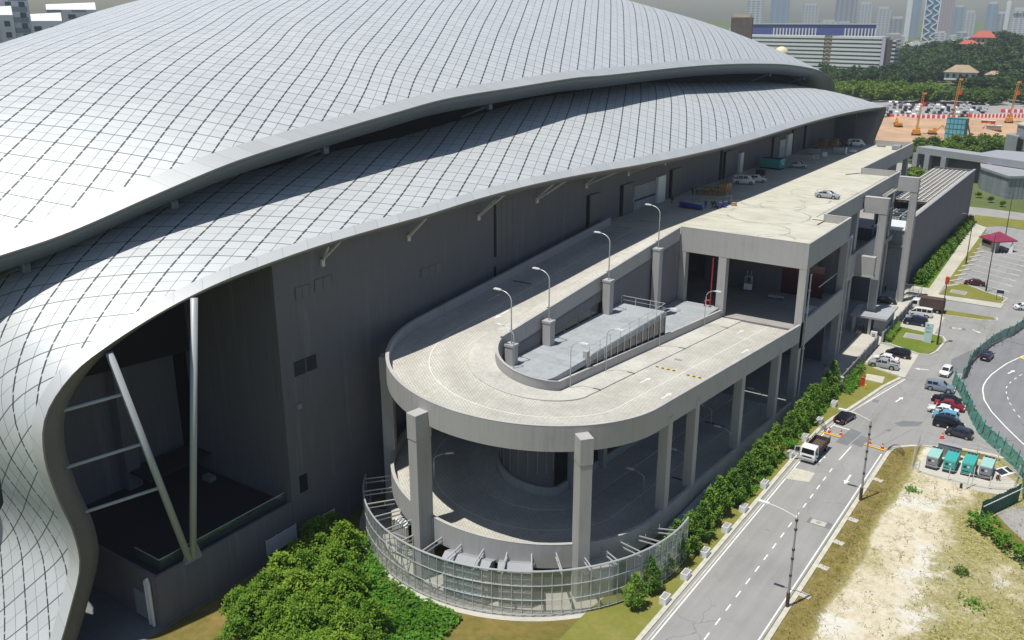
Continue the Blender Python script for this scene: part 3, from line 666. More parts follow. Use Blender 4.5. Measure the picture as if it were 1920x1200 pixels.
def louvre(y0, y1, z0, z1):
    mb = MB(); mb.box(WX - .02, WX + .04, y0, y1, z0, z1); ob = mb.build('wall_louvre', 'dark_metal', HALL)
    s_ = MB(); n = int((z1 - z0) / .14)
    for i in range(n): s_.box(WX + .04, WX + .12, y0, y1, z0 + i * .14, z0 + i * .14 + .075)
    for i in range(4): s_.box(WX + .04, WX + .13, lerp(y0, y1, i / 3) - .03, lerp(y0, y1, i / 3) + .03, z0, z1)
    s_.build('slat', 'white_metal', ob)
louvre(48.5, 52.2, 1.05, 2.75); louvre(53.3, 57.4, .3, 2.0)
wbox('wall_opening', 49.6, 51, 0, 1.0, 'dark_void', .05)
# the ducts and vent on the sunlit face of the terrace block
mb = MB()
for dx in (0, .45): mb.tube([(-62.7 - dx, 36.7, .1), (-62.7 - dx, 36.7, 4.4)], .16, 8)
mb.tube([(-62.7, 36.7, 4.4), (-62.8, 36.7, 4.7), (-63.15, 36.7, 4.4)], .16, 8)
mb.build('wall_duct', 'white_metal', HALL)
mb = MB()
for i in range(16): mb.box(-65.3, -63.3, 36.78, 36.9, .3 + i * .16, .38 + i * .16)
mb.build('wall_louvre', 'pale_steel', HALL)
# dark back of the hall, so that nothing shows through under the shells
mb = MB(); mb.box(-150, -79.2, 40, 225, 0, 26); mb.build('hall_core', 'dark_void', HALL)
# ------------------------------------------------------------------ the two-tier vehicle ramp
XC, YC = -46.2, 70.3
RAMP = thing('vehicle_ramp', 'two-tier concrete ramp curling in a half circle on tall columns in front of the hall', 'ramp', (XC, YC, 0))
UP = dict(r0=11.2, r1=15.0, l1=18.4, l0=21.78)   # upper tier: deck heights at far right, right of the turn, left of the turn, far left
LO = dict(r0=.35, r1=3.4, l1=6.9, l0=11.2)
Y1 = 111.9
NA, NL = 48, 12
def path(tier, r, dz=0, rr=None):
    """(x, y, z) along the ramp at distance r from its axis, from the foot of the right leg round to the head of the left leg"""
    out = []
    for i in range(NL): t = i / NL; out.append((XC + r, lerp(Y1, YC, t), lerp(tier['r0'], tier['r1'], t) + dz))
    for i in range(NA + 1):
        a = -PI * i / NA; out.append((XC + r * math.cos(a), YC + r * math.sin(a), lerp(tier['r1'], tier['l1'], i / NA) + dz))
    for i in range(1, NL + 1): t = i / NL; out.append((XC - r, lerp(YC, Y1, t), lerp(tier['l1'], tier['l0'], t) + dz))
    return out
def band(name, m, tier, r0, r1, z0, z1, smooth=False, i0=None, i1=None, parent=RAMP):
    a, b, c, d = path(tier, r0, z0), path(tier, r0, z1), path(tier, r1, z1), path(tier, r1, z0)
    rows = [list(q) for q in zip(a, b, c, d)][i0:i1]
    return MB().sweep(rows, True).build(name, m, parent)
RI, RO = 3.2, 14.2
for tier, nm in ((UP, 'upper'), (LO, 'lower')):
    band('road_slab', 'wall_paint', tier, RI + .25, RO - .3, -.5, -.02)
    mb = MB(); cols_ = [path(tier, r_) for r_ in (RI + .25, 6.3, 8, 10, 12, RO - .3)]; mb.sweep([list(q) for q in zip(*cols_)]); ln = np.concatenate([[0], np.cumsum([math.dist(a[:2], b[:2]) for a, b in zip(cols_[3][:-1], cols_[3][1:])])])
    mb.uv = [(ln[i], r_) for i in range(len(cols_[0])) for r_ in (RI + .25, 6.3, 8, 10, 12, RO - .3)]; mb.build('roadway', 'ramp_surface', RAMP)
    band('outer_parapet', 'ramp_paint', tier, RO - .3, RO, -1.35, 1.05)
    band('parapet_coping', 'parapet_top', tier, RO - .33, RO + .012, 1.052, 1.075)
    band('inner_parapet', 'ramp_paint', tier, RI, RI + .25, -1.9 if nm == 'upper' else -.9, 1.05)
    band('parapet_coping', 'parapet_top', tier, RI - .012, RI + .28, 1.052, 1.075)
    band('kerb_strip', 'concrete_pale', tier, 6.15, 6.3, -.02, .10)
    band('centre_line', 'kerb_pale', tier, 9.96, 10.06, 0, .008)
    band('walkway', 'ramp_blocks', tier, RI + .3, 6.15, 0, .09)
# painted arrows and rumble strips
def arrow_mb(mb, x, y, z, L, ang, w=.20, slope=0):
    ca, sa = math.cos(ang), math.sin(ang)
    pts = [(-w / 2, -L / 2), (w / 2, -L / 2), (w / 2, L * .15), (w * 1.6, L * .15), (0, L / 2), (-w * 1.6, L * .15), (-w / 2, L * .15)]
    P = [(x + a * ca - b * sa, y + a * sa + b * ca) for a, b in pts]
    n = len(mb.v); mb.v += [(a, b, z + slope * (b - y)) for a, b in P]
    mb.f += [(n, n + 1, n + 2, n + 6), (n + 5, n + 3, n + 4)]
sr = -(UP['r1'] - UP['r0']) / (Y1 - YC); sl = (UP['l0'] - UP['l1']) / (Y1 - YC)
zr = lambda y: lerp(UP['r1'], UP['r0'], (y - YC) / (Y1 - YC)); zl = lambda y: lerp(UP['l1'], UP['l0'], (y - YC) / (Y1 - YC))
mb = MB()
for x, y, d in ((XC + 8.2, 79.5, 0), (XC + 12, 76.5, 0), (XC + 8.2, 106.5, 0), (XC + 12, 98, 0)): arrow_mb(mb, x, y, zr(y) + .012, 2.4, d, slope=sr)
for x, y, d in ((XC - 8.2, 77, PI), (XC - 12, 81, 0)): arrow_mb(mb, x, y, zl(y) + .012, 2.8, d, slope=sl)
mb.build('painted_arrow', 'kerb_pale', RAMP)
for x0, y, zf in ((XC + 6.9, 84.6, zr), (XC + 10.7, 84.2, zr), (XC - 13.2, 86.4, zl), (XC + 6.9, 100, None), (XC + 10.7, 82, None)):
    mb = MB(); mb2 = MB()
    for k in range(8):
        z = zf(y) if zf else lerp(LO['r1'], LO['r0'], (y - YC) / (Y1 - YC)); (mb if k % 2 else mb2).box(x0 + k * .33, x0 + k * .33 + .33, y, y + .22, z - .02, z + .04)
    a = mb2.build('speed_hump', 'dark_metal', RAMP); mb.build('hump_stripe', 'yellow_paint' if zf is zr else 'dark_metal', a)
mb = MB(); mb.box(XC + 7.1, XC + 8.0, 88.5, 89.2, zr(89) - .01, zr(89) + .02); mb.build('drain_grate', 'grey_metal', RAMP)
# columns
def col_box(mb, x, y, sx, sy, z0, z1, rz=0): return mb.obox((x, y, z0), sx, sy, z1 - z0, rz)
for y in (72.9, 79.3, 92.2, 104.6):
    mb = MB(); col_box(mb, XC + RO - .45, y, 1.0, .95, 0, zr(y) - .6); mb.build('column', 'ramp_paint', RAMP, bevel=.04)
    mb = MB(); col_box(mb, XC + RI + .4, y, .8, .8, 0, zr(y) - .4); mb.build('column', 'ramp_paint', RAMP, bevel=.04)
for deg, r, ztop, w, d in ((-98.5, 14.75, 16.85, 1.15, 1.75), (-38.5, 14.75, 16.15, 1.15, 1.5), (-150, 14.5, 17.6, 1.15, 1.2)):
    a = R(deg); x, y = XC + r * math.cos(a), YC + r * math.sin(a)
    mb = MB(); col_box(mb, x, y, w + .08, d + .08, ztop - 2.5, ztop, a - PI / 2); col_box(mb, x, y, w, d, 0, ztop - 2.5, a - PI / 2); mb.build('column', 'ramp_paint', RAMP, bevel=.03)
for y in (77, 84, 91, 98, 105):
    mb = MB(); col_box(mb, XC - RO + .5, y, .9, .9, 0, zl(y) - .5); mb.build('column', 'ramp_paint', RAMP)
# the drum inside the lower turn, the covered void between the legs
n = 30
rowsd = [[(XC + 3.0 * math.cos(-PI * i / n), YC + 3.0 * math.sin(-PI * i / n), z) for z in (0, 13.5)] for i in range(n + 1)]
MB().sweep(rowsd).build('core_wall', 'wall_paint', RAMP)
mb = MB()
for i in range(1, n, 3):
    a = -PI * i / n
    mb.bar((XC + 3.06 * math.cos(a), YC + 3.06 * math.sin(a), 6.4), (XC + 3.06 * math.cos(a), YC + 3.06 * math.sin(a), 13), .1)
mb.build('core_mullion', 'grey_metal', RAMP)
rl = [(XC + 3.1 * math.cos(-PI * i / 24), YC + 3.1 * math.sin(-PI * i / 24)) for i in range(25)]
mb = MB(); mb.prism([(XC + 3.1, 95)] + rl + [(XC - 3.1, 95)], 15.9, 16.55); mb.build('void_roof', 'void_tile_roof', RAMP)
mb = MB(); mb.box(XC - 3.1, XC + 3.1, 95.02, 111.7, 12.0, 12.6); mb.build('void_roof', 'void_tile_roof', RAMP)
# glazed flank of the covered void on its right side (it stands clear of the falling parapet)
mb = MB(); mb.box(XC + 3.0, XC + 3.08, 76.6, 95, 11.2, 16.5); ob = mb.build('glazed_flank', 'dark_glass', RAMP)
mb = MB()
for k in range(13): y = 76.8 + k * 1.5; mb.box(XC + 3.08, XC + 3.16, y - .05, y + .05, 12.5, 16.5)
mb.build('mullion', 'pale_steel', ob)
mb = MB(); mb.box(XC + 2.7, XC + 3.2, 76.0, 76.55, 15.2, 17.3); mb.build('flank_pier', 'ramp_paint', RAMP)
def railing(mb, pts, h=1.0, step=2.2, r=.035):
    for a, b in zip(pts[:-1], pts[1:]):
        a, b = np.array(a, float), np.array(b, float); L = np.linalg.norm(b - a); k = max(1, round(L / step))
        mb.tube([a + (0, 0, h), b + (0, 0, h)], r, 5); mb.tube([a + (0, 0, h * .5), b + (0, 0, h * .5)], r * .6, 5)
        for i in range(k + 1): p = a + (b - a) * i / k; mb.tube([p, p + (0, 0, h)], r, 5)
mb = MB(); railing(mb, [(XC + 2.9, 77, 16.55), (XC + 2.9, 94.9, 16.55), (XC - 2.9, 94.9, 16.55)]); mb.build('guard_rail', 'pale_steel', RAMP)
# openings under the left leg along the covered void
for k in range(4):
    y0 = 79.2 + k * 2.9; y1 = y0 + 2.5; zt0 = zl(y0) - 2.0; zt1 = zl(y1) - 2.0
    mb = MB(); mb.add([(XC - 3.08, y0, 16.6), (XC - 3.08, y1, 16.6), (XC - 3.08, y1, max(zt1, 16.7)), (XC - 3.08, y0, max(zt0, 16.65))], [(0, 1, 2, 3)]); mb.build('window', 'dark_glass', RAMP)
mb = MB(); mb.add([(XC - 3.1, 70, 16.5), (XC - 3.1, 111.7, 12), (XC - 3.1, 111.7, zl(111.7) - .8), (XC - 3.1, 70, zl(70) - .8)], [(0, 1, 2, 3)]); mb.build('void_wall', 'wall_paint', RAMP)
# pedestals on the left side of the void
for y, zt in ((70.4, 18.75), (77.4, 19.3), (90.4, 20.7), (103.4, 21.8)):
    z0 = 16.5 if y < 95 else 12.6
    mb = MB(); mb.obox((XC - 2.35, y, z0), .95, .95, zt - z0 - .25); mb.obox((XC - 2.35, y, zt - .25), 1.1, 1.05, .25); mb.build('lamp_pedestal', 'ramp_paint', RAMP)
# red fire main rising beside the portal
mb = MB(); mb.tube([(XC + 2.0, 111.3, 12.6), (XC + 2.0, 111.3, 19.4)], .085, 8); mb.tube([(XC + 1.2, 111.3, 12.6), (XC + 1.2, 111.3, 13.3), (XC + 1.5, 111.3, 13.5), (XC + 2.0, 111.3, 13.5)], .12, 8)
mb.build('fire_main', 'pipe_red', RAMP)

# ------------------------------------------------------------------ the loading deck behind it
DECK = thing('loading_deck', 'raised concrete loading deck with stepped parapet along the dark hall wall', 'deck', (-47, 160, 0))
ZD, ZL = 21.8, 11.3
OUT = [(-32, 112), (-32, 131.1), (-35.6, 131.1), (-35.6, 177), (-42.3, 177), (-42.3, 220.2), (-61.8, 220.2), (-61.8, 112)]
mb = MB(); mb.prism([(-32.3, 112.3), (-32.3, 130.8), (-35.9, 130.8), (-35.9, 176.7), (-42.6, 176.7), (-42.6, 219.9), (-61.8, 219.9), (-61.8, 112.0), (-60.2, 112.0), (-60.2, 111.95), (-49.5, 111.95), (-49.5, 112.3)], ZD - 1.0, ZD); mb.build('deck_slab', 'deck_concrete', DECK)
def para(name, a, b, z0, z1, t, m='ramp_paint', side=1):
    """upright slab from a to b, thickness t to the inside"""
    a, b = np.array(a, float), np.array(b, float); d = (b - a) / np.linalg.norm(b - a); n = np.array((-d[1], d[0])) * t * side
    MB().prism([tuple(a), tuple(b), tuple(b + n), tuple(a + n)], z0, z1).build(name, m, DECK)
    c = MB(); e = .012
    c.prism([tuple(a - n / t * e), tuple(b - n / t * e), tuple(b + n * 1.04), tuple(a + n * 1.04)], z1 + .002, z1 + .02); c.build('parapet_coping', 'parapet_top', DECK)
para('parapet', (-49.4, 112), (-32, 112), 19.55, 22.9, .3)
para('parapet', (-32, 112.31), (-32, 130.79), 19.55, 22.9, .3)
para('parapet', (-32, 131.1), (-35.59, 131.1), 19.55, 22.9, .3)
para('parapet', (-35.6, 131.11), (-35.6, 176.69), 20.1, 22.9, .3)
para('parapet', (-35.6, 177), (-42.29, 177), 20.1, 22.9, .3)
para('parapet', (-42.3, 177.01), (-42.3, 219.9), 20.1, 22.9, .3)
para('parapet', (-42.31, 220.2), (-51, 220.2), 20.1, 22.9, .3)
mb = MB()
for k in range(44): mb.box(-37.75, -37.55, 134 + k * .95, 134.42 + k * .95, ZD + .002, ZD + .012)
mb.build('slot_drain', 'dark_metal', DECK)
mb = MB(); mb.bar((-37.6, 131.6, ZD + .05), (-36.1, 131.6, ZD + .05), .08); mb.bar((-35.9, 128.4, ZD + .06), (-35.8, 131, ZD + .06), .12); mb.bar((-44.5, 174, ZD + .06), (-42.8, 177.2, ZD + .06), .12); mb.build('wheel_stop', 'brown_timber', DECK)
# middle floor
mb = MB(); mb.prism([(-32.3, 112.4), (-32.3, 133), (-35.3, 133), (-35.3, 176), (-61.8, 176), (-61.8, 112.4)], ZL - .8, ZL); mb.build('middle_floor', 'concrete_grey', DECK)
para('beam', (-32, 112.0), (-32, 114.3), 8.85, 12.4, .3)
para('beam', (-32, 114.31), (-32, 133), 8.85, 12.4, .3)
para('beam', (-35, 133.2), (-35, 168), 9.6, 13.6, .3)
mb = MB(); mb.box(-61.8, -32.3, 131.2, 131.6, ZL, 20.7); mb.build('inner_wall', 'wall_paint', DECK)
mb = MB(); mb.box(-52, -36, 128, 131.15, ZL, 18); mb.build('inner_box', 'wall_paint', DECK)
mb = MB(); mb.box(-40, -34, 127.8, 127.95, ZL, 16); mb.build('inner_shutter', 'paint_maroon', DECK)
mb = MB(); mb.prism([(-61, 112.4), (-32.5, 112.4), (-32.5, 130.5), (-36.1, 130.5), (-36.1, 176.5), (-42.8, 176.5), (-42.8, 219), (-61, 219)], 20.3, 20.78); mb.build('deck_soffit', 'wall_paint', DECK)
# portal columns and front wall pieces
for x0, x1, z0 in ((-49.4, -48.45, 0), (-43.75, -42.65, 0), (-32.95, -32.0, 0)):
    mb = MB(); mb.box(x0, x1, 112.02, 113.1, z0, 19.54); mb.build('column', 'ramp_paint', DECK)
mb = MB(); mb.box(-48.44, -43.76, 112.05, 112.4, 10.4, 12.5); mb.build('front_wall', 'ramp_paint', DECK)
mb = MB(); mb.box(-61.7, -49.45, 112.4, 113.0, 0, 20.7); mb.build('front_wall', 'wall_paint', DECK)
for x, y, z in ((-32.55, 131.6, 19.5), (-36.1, 150, 20), (-36.1, 174, 20), (-43.0, 198, 20.5), (-43.0, 217.5, 20.5), (-56, 200, 20.5), (-56, 216, 20.5), (-48, 150, 20), (-48, 170, 20)):
    mb = MB(); mb.obox((x, y, 0), 1.0, 1.3, z); mb.build('column', 'ramp_paint', DECK)
mb = MB(); mb.box(-43.3, -42.5, 199.0, 206.5, 0, 20.05); mb.build('column', 'wall_paint', DECK)
# drain pipes down the corners
for x, y, z in ((-31.8, 113.4, 18.7), (-31.8, 131.9, 20.2)):
    mb = MB(); mb.tube([(x, y, .2), (x, y, z)], .09, 7); mb.tube([(x, y, z), (x + .1, y - 1.4 * (y > 120), z - .1)], .12, 7)
    for zz in (5.5, 8.6, 11, 14, 16.5): mb.obox((x, y, zz), .3, .3, .12)
    mb.build('drain_pipe', 'pale_steel', DECK)
mb = MB(); mb.bar((-33, 122, ZL + 3.4), (-33, 130.5, ZL + 3.4), .1); mb.build('hand_rail', 'pale_steel', DECK)
# ground level walls under the deck
mb = MB(); mb.box(-61, -34.5, 133, 133.4, 0, 9.6); mb.box(-48, -47.6, 113.5, 133, 0, 10.4); mb.build('ground_wall', 'wall_paint', DECK)
mb = MB(); mb.box(-60, -36, 168.2, 168.6, 0, 13.5); mb.build('ground_wall', 'wall_paint', DECK)
# low edge wall along the ramp foot
LW = thing('low_wall', 'low grey-topped concrete wall along the foot of the ramp behind the roadside trees', 'wall', (-31, 79, 0))
mb = MB(); mb.box(-31.4, -30.9, 72.6, 84.5, 0, 2.1); mb.build('wall_body', 'wall_paint', LW)
mb = MB(); mb.box(-31.75, -30.6, 72.4, 84.6, 2.102, 2.2); mb.build('wall_coping', 'bldg_panel', LW)
# ------------------------------------------------------------------ curved glass screen round the foot of the ramp
SCR = thing('glass_screen', 'curved glazed screen on a thin metal grid around the foot of the ramp', 'glass screen', (XC, YC, 0))
RS = 17.05; A_0, A_1 = R(-147), R(6); ZS = 4.6; nS = 52
def sp(i, z, r=RS): a = lerp(A_0, A_1, i / nS); return (XC + r * math.cos(a), YC + r * math.sin(a), z)
MB().sweep([[sp(i, .25), sp(i, ZS)] for i in range(nS + 1)]).build('glass_panels', 'screen_glass', SCR)
mb = MB()
for i in range(nS + 1): mb.bar(sp(i, .1, RS + .03), sp(i, ZS, RS + .03), .06)
for z in (.3, 1.75, 3.2): mb.tube([sp(i, z, RS + .05) for i in range(nS + 1)], .035, 5)
mb.build('screen_grid', 'pale_steel', SCR)
mb = MB(); mb.tube([sp(i, ZS + .05, RS) for i in range(nS + 1)], .09, 6); mb.build('top_rail', 'pale_steel', SCR)
for i in range(1, nS, 3):
    a = lerp(A_0, A_1, i / nS); c, s_ = math.cos(a), math.sin(a); mb = MB()
    zo = lerp(LO['l1'], LO['r1'], min(max((a + PI) / PI, 0), 1)); ze_ = min(max(ZS, zo - 1.25), zo + .4)
    for dz, dr in ((0, 0), (-.45, 0)): mb.bar((XC + (RS - .05) * c, YC + (RS - .05) * s_, ZS - .05 + dz), (XC + 14.2 * c, YC + 14.2 * s_, ze_ - .05 + dz), .1)
    mb.bar((XC + 15.2 * c, YC + 15.2 * s_, ZS - .5), (XC + 15.2 * c, YC + 15.2 * s_, ZS - .05), .06)
    mb.build('screen_bracket', 'pale_steel', SCR)
mb = MB()
for i in range(0, 20, 2):
    mb.bar(sp(i, .3, RS - .5), sp(i + 1, 3.2, RS - .5), .06); mb.bar(sp(i + 2, .3, RS - .5), sp(i + 1, 3.2, RS - .5), .06)
mb.build('screen_brace', 'grey_metal', SCR)
gsheet('gravel_strip', [(XC + r * math.cos(a), YC + r * math.sin(a)) for r, rev in ((17.7, 0), (13.5, 1)) for a in (np.linspace(A_0 - .05, A_1 - .2, 40) if not rev else np.linspace(A_1 - .2, A_0 - .05, 40))], .06, 'concrete_pale')
# plant behind the screen: cooling cabinets with pressed X panels, pipes, a stair
for k, (deg, L, h) in enumerate(((-78, 4.4, 3.6), (-61, 3.0, 3.6))):
    a = R(deg); x, y = XC + 14.9 * math.cos(a), YC + 14.9 * math.sin(a)
    t = thing('cooling_cabinet', ['long white cooling cabinet with pressed crosses behind the curved glass', 'short white cooling cabinet right of the long one behind the curved glass'][k], 'cooling unit', (x, y, 0), None, a + PI / 2)
    mb = MB(); mb.obox((0, 0, .1), L, 1.6, h); mb.build('casing', 'ac_grey', t, org=(0, 0, 0))
    mb = MB(); nx = round(L / .75); nz = 5
    for i in range(nx):
        for j in range(nz):
            x0, x1 = -L / 2 + L * i / nx + .06, -L / 2 + L * (i + 1) / nx - .06; z0, z1 = .2 + (h - .2) * j / nz, .2 + (h - .2) * (j + 1) / nz - .1
            for s0, s1 in ((z0, z1), (z1, z0)): mb.bar((x0, -.83, s0), (x1, -.83, s1), .05)
    for j in range(nz + 1): mb.box(-L / 2, L / 2, -.9, -.805, .12 + (h - .1) * j / nz, .2 + (h - .1) * j / nz)
    mb.build('pressed_panel', 'ac_grey', t, org=(0, 0, 0))
    mb = MB(); mb.add([(-L / 2 - .1, -1, h + .1), (L / 2 + .1, -1, h + .1), (L / 2 + .1, .9, h + .1), (-L / 2 - .1, .9, h + .1), (-L / 2 - .1, -.1, h + .5), (L / 2 + .1, -.1, h + .5)], [(0, 1, 5, 4), (2, 3, 4, 5), (1, 2, 5), (3, 0, 4), (3, 2, 1, 0)]); mb.build('cap', 'bldg_panel', t, org=(0, 0, 0))
t = thing('pipe_riser', 'bundle of pale pipes standing behind the left of the curved glass', 'pipes', (-52.6, 56.9, 0))
mb = MB()
for k in range(6):
    x = -53.2 + k * .35; mb.tube([(x, 57.4 - k * .12, .1), (x, 57.4 - k * .12, 3.5), (x + .1, 58.4, 3.9)], .09, 7)
mb.build('pipes', 'white_metal', t)
mb = MB(); mb.box(-53.6, -51.0, 56.4, 56.6, 1.2, 1.35); mb.box(-53.6, -51.0, 56.4, 56.6, 2.5, 2.65); mb.build('pipe_rack', 'grey_metal', t)
t = thing('service_slab', 'pale concrete slab and steps under the left edge of the ramp', 'slab', (-55, 61, 0))
mb = MB(); mb.obox((-55.5, 60.4, 0), 3.2, 1.6, 2.2, R(-45)); mb.obox((-53.8, 59.2, 0), 1.4, .7, 2.9, R(-45)); mb.build('steps', 'concrete_pale', t)
t = thing('service_cabin', 'grey cabin with a flat pale roof behind the right end of the curved glass', 'cabin', (-33.5, 62.5, 0))
mb = MB(); mb.obox((-33.6, 62.6, 0), 2.2, 1.8, 3.2, R(50)); mb.build('cabin_body', 'bldg_panel', t); mb = MB(); mb.obox((-33.6, 62.6, 3.21), 2.4, 2.0, .12, R(50)); mb.build('cabin_roof', 'concrete_pale', t)

# ------------------------------------------------------------------ buildings on the right of the deck
def pylon(name, label, x0, x1, y, zt, zb0, arm_x):
    t = thing(name, label, 'pylon', ((x0 + x1) / 2, y, zb0), 'concrete pylons beside the loading deck')
    mb = MB(); mb.box(x0, x1, y - .55, y + .55, zb0, zt - 2.55); mb.build('shaft', 'ramp_paint', t, bevel=.03)
    mb = MB(); mb.box(arm_x, x1 + .02, y - .6, y + .6, zt - 2.54, zt); mb.build('head', 'ramp_paint', t, bevel=.03)
    mb = MB(); mb.box(arm_x - .03, x1 + .05, y - .62, y + .62, zt + .002, zt + .03); mb.build('coping', 'parapet_top', t)
    mb = MB(); mb.tube([(x0 - .12, y - .5, zb0 + .1), (x0 - .12, y - .5, zt - 2.6)], .1, 6); mb.build('pipe', 'pale_steel', t)
pylon('concrete_pylon', 'grey concrete pylon with hooked head rising through the pale entrance canopy', -32.75, -31.7, 152.4, 22.2, 0, -35.4)
pylon('concrete_pylon', 'taller grey concrete pylon with hooked head against the lattice roofed block', -32.2, -31.2, 172, 22.8, 0, -34.6)
t = thing('gantry_beam', 'short grey concrete panel cantilevered between deck edge and nearer pylon', 'beam', (-33.4, 150, 9.8))
mb = MB(); mb.box(-35.0, -32.1, 149.6, 150.6, 9.9, 13); mb.build('panel', 'ramp_paint', t, bevel=.03); mb = MB(); mb.box(-35.9, -32, 149.5, 150.7, 9.6, 9.88); mb.build('ledge', 'parapet_top', t)
t = thing('steel_platform', 'open steel platform with grated top beside the taller pylon', 'platform', (-35, 163, 0))
mb = MB()
for x in (-36.2, -34.8):
    for y in (164, 170.5): mb.bar((x, y, 13), (x, y, 20.4), .2)
for z in (15, 17.5): mb.bar((-36.2, 164, z), (-36.2, 170.5, z), .14); mb.bar((-34.8, 164, z), (-34.8, 170.5, z), .14)
mb.build('frame', 'grey_metal', t)
mb = MB()
for k in range(7): mb.box(-36.6, -34.5, 163.6 + k * 1.2, 163.75 + k * 1.2, 20.42, 20.55)
for k in range(4): mb.box(-36.6 + k * .66, -36.5 + k * .66, 163.6, 171, 20.56, 20.68)
mb.build('grating', 'strut_paint', t)
# lattice roofed plant block
LB = thing('plant_block', 'long dark walled plant block with an open lattice roof', 'building', (-37.5, 217, 0))
mb = MB(); mb.box(-33.4, -33, 183.2, 250.5, 0, 13.7); mb.build('screen_wall', 'wall_paint', LB)
mb = MB(); mb.box(-33.5, -32.95, 183.1, 250.6, 13.702, 13.8); mb.build('wall_coping', 'bldg_panel', LB)
mb = MB(); mb.box(-42.4, -33.42, 250, 250.5, 0, 13.6); mb.box(-42.8, -42.4, 196, 250.5, 0, 13.2); mb.build('rear_wall', 'wall_paint', LB)
mb = MB(); mb.box(-42.35, -33.45, 190, 249.9, 9.2, 9.5); mb.build('plant_floor', 'dark_metal', LB)
mb = MB()
for k in range(25): y = 203 + k * 1.93; mb.box(-42.3, -33.9, y, y + .28, 13.0, 13.18)
for k in range(9): x = -42.3 + k * 1.04; mb.box(x, x + .22, 203, 249.6, 13.19, 13.36)
mb.build('lattice_roof', 'strut_paint', LB)
mb = MB()
for k in range(23): y = 204 + k * 1.93; mb.box(-42.3, -33.9, y, y + .95, 12.3, 12.42)
mb.build('louvre_blade', 'fins_dark', LB)
mb = MB(); mb.bar((-33.9, 184, 13.3), (-33.9, 250, 13.3), .2); mb.bar((-34.6, 184, 12.9), (-34.6, 250, 12.9), .16)
for k in range(40): mb.bar((-33.9, 184.5 + k * 1.6, 13.3), (-34.6, 184.5 + k * 1.6, 12.9), .1)
mb.build('edge_truss', 'strut_paint', LB)
for k in range(3):
    for j in range(2):
        x, y = -40.6 + k * 2.3, 192.5 + j * 4.6
        t = thing('air_handler', 'pale ribbed air handling unit %s row, %s from the taller pylon side' % (['in the front', 'in the rear'][j], ['third', 'second', 'first'][k]), 'air conditioner', (x, y, 9.5), 'air handling units in the open end of the plant block')
        mb = MB(); mb.obox((x, y, 9.5), 2.0, 3.8, 2.3); mb.build('casing', 'ac_grey', t)
        mb = MB()
        for q in range(2): mb.cyl((x, y - .95 + q * 1.9, 11.82), .75, .18, 12)
        mb.build('fan', 'dark_metal', t)
        mb = MB()
        for q in range(4): mb.box(x - .9 + q * .5, x - .62 + q * .5, y - 1.93, y - 1.9, 9.8, 11.6)
        mb.build('front_fin', ['tank_blue', 'strut_paint'][k % 2], t)
WB = thing('white_roofed_block', 'flat roofed grey block with bright white roof between the two pylons', 'building', (-36, 183, 0))
mb = MB(); mb.box(-39.2, -33.45, 178.4, 186.5, 0, 11.7); mb.build('block_body', 'bldg_panel', WB); mb = MB(); mb.box(-39.4, -33.42, 178.2, 186.7, 11.72, 11.95); mb.build('flat_roof', 'white_metal', WB)
mb = MB()
mb.box(-38.8, -35.6, 178.15, 178.38, .4, 8.2); ob = mb.build('louvre_panel', 'ac_grey', WB)
mb = MB()
for k in range(26): mb.box(-38.75, -35.65, 178.08, 178.14, .6 + k * .29, .76 + k * .29)
mb.build('slat', 'pale_steel', ob)
mb = MB(); mb.box(-39.1, -33.6, 177.2, 178.38, 8.8, 9.0); mb.bar((-36, 177.3, 9), (-34.2, 177.3, 10.8), .1); mb.bar((-34.2, 177.3, 9), (-36, 177.3, 10.8), .1); mb.build('maintenance_ledge', 'grey_metal', WB)
# entrance canopy
EC = thing('entrance_canopy', 'pale grey flat entrance canopy of square panels over a guard post', 'canopy', (-31.7, 151.5, 0))
mb = MB(); mb.add([(-34.6, 148.6, 3.0), (-28.95, 148.9, 3.0), (-28.95, 156.6, 3.25), (-34.8, 154.4, 3.25), (-34.6, 148.6, 3.3), (-28.95, 148.9, 3.3), (-28.95, 156.6, 3.55), (-34.8, 154.4, 3.55)], [(3, 2, 1, 0), (4, 5, 6, 7), (0, 1, 5, 4), (1, 2, 6, 5), (2, 3, 7, 6), (3, 0, 4, 7)]); mb.build('canopy_roof', 'void_tile_roof', EC)
for x, y in ((-34.2, 149.6), (-31.7, 149.8)):
    mb = MB(); mb.obox((x, y, 0), .4, .4, 2.98); mb.build('post', 'pale_steel', EC)
mb = MB(); mb.box(-31.2, -29.2, 150.2, 155.5, 0, 2.9); mb.build('guard_booth', 'bldg_panel', EC)
mb = MB()
for k in range(5): mb.box(-34 + k * .55, -33.95 + k * .55, 150, 150.05, 0, 2.7)
mb.box(-34, -31.8, 150.0, 150.05, 1.3, 1.38); mb.build('mesh_door', 'grey_metal', EC)
t = thing('air_conditioner', 'small white air conditioner on the ground below the canopy', 'air conditioner', (-30.7, 149.3, 0)); mb = MB(); mb.obox((-30.7, 149.2, .1), 1, .5, .75); mb.build('casing', 'white_metal', t); mb = MB(); mb.cyl((-30.7, 148.92, .45), .28, .02, 10); mb.build('fan_grille', 'dark_metal', t)
t = thing('brown_crate', 'small brown crate left of the white air conditioner under the canopy', 'crate', (-33.2, 149.1, 0)); mb = MB(); mb.obox((-33.2, 149.2, 0), .7, .5, .5); mb.box(-33.6, -32.8, 148.93, 148.97, .2, .3); mb.build('crate_body', 'tile_cream', t)
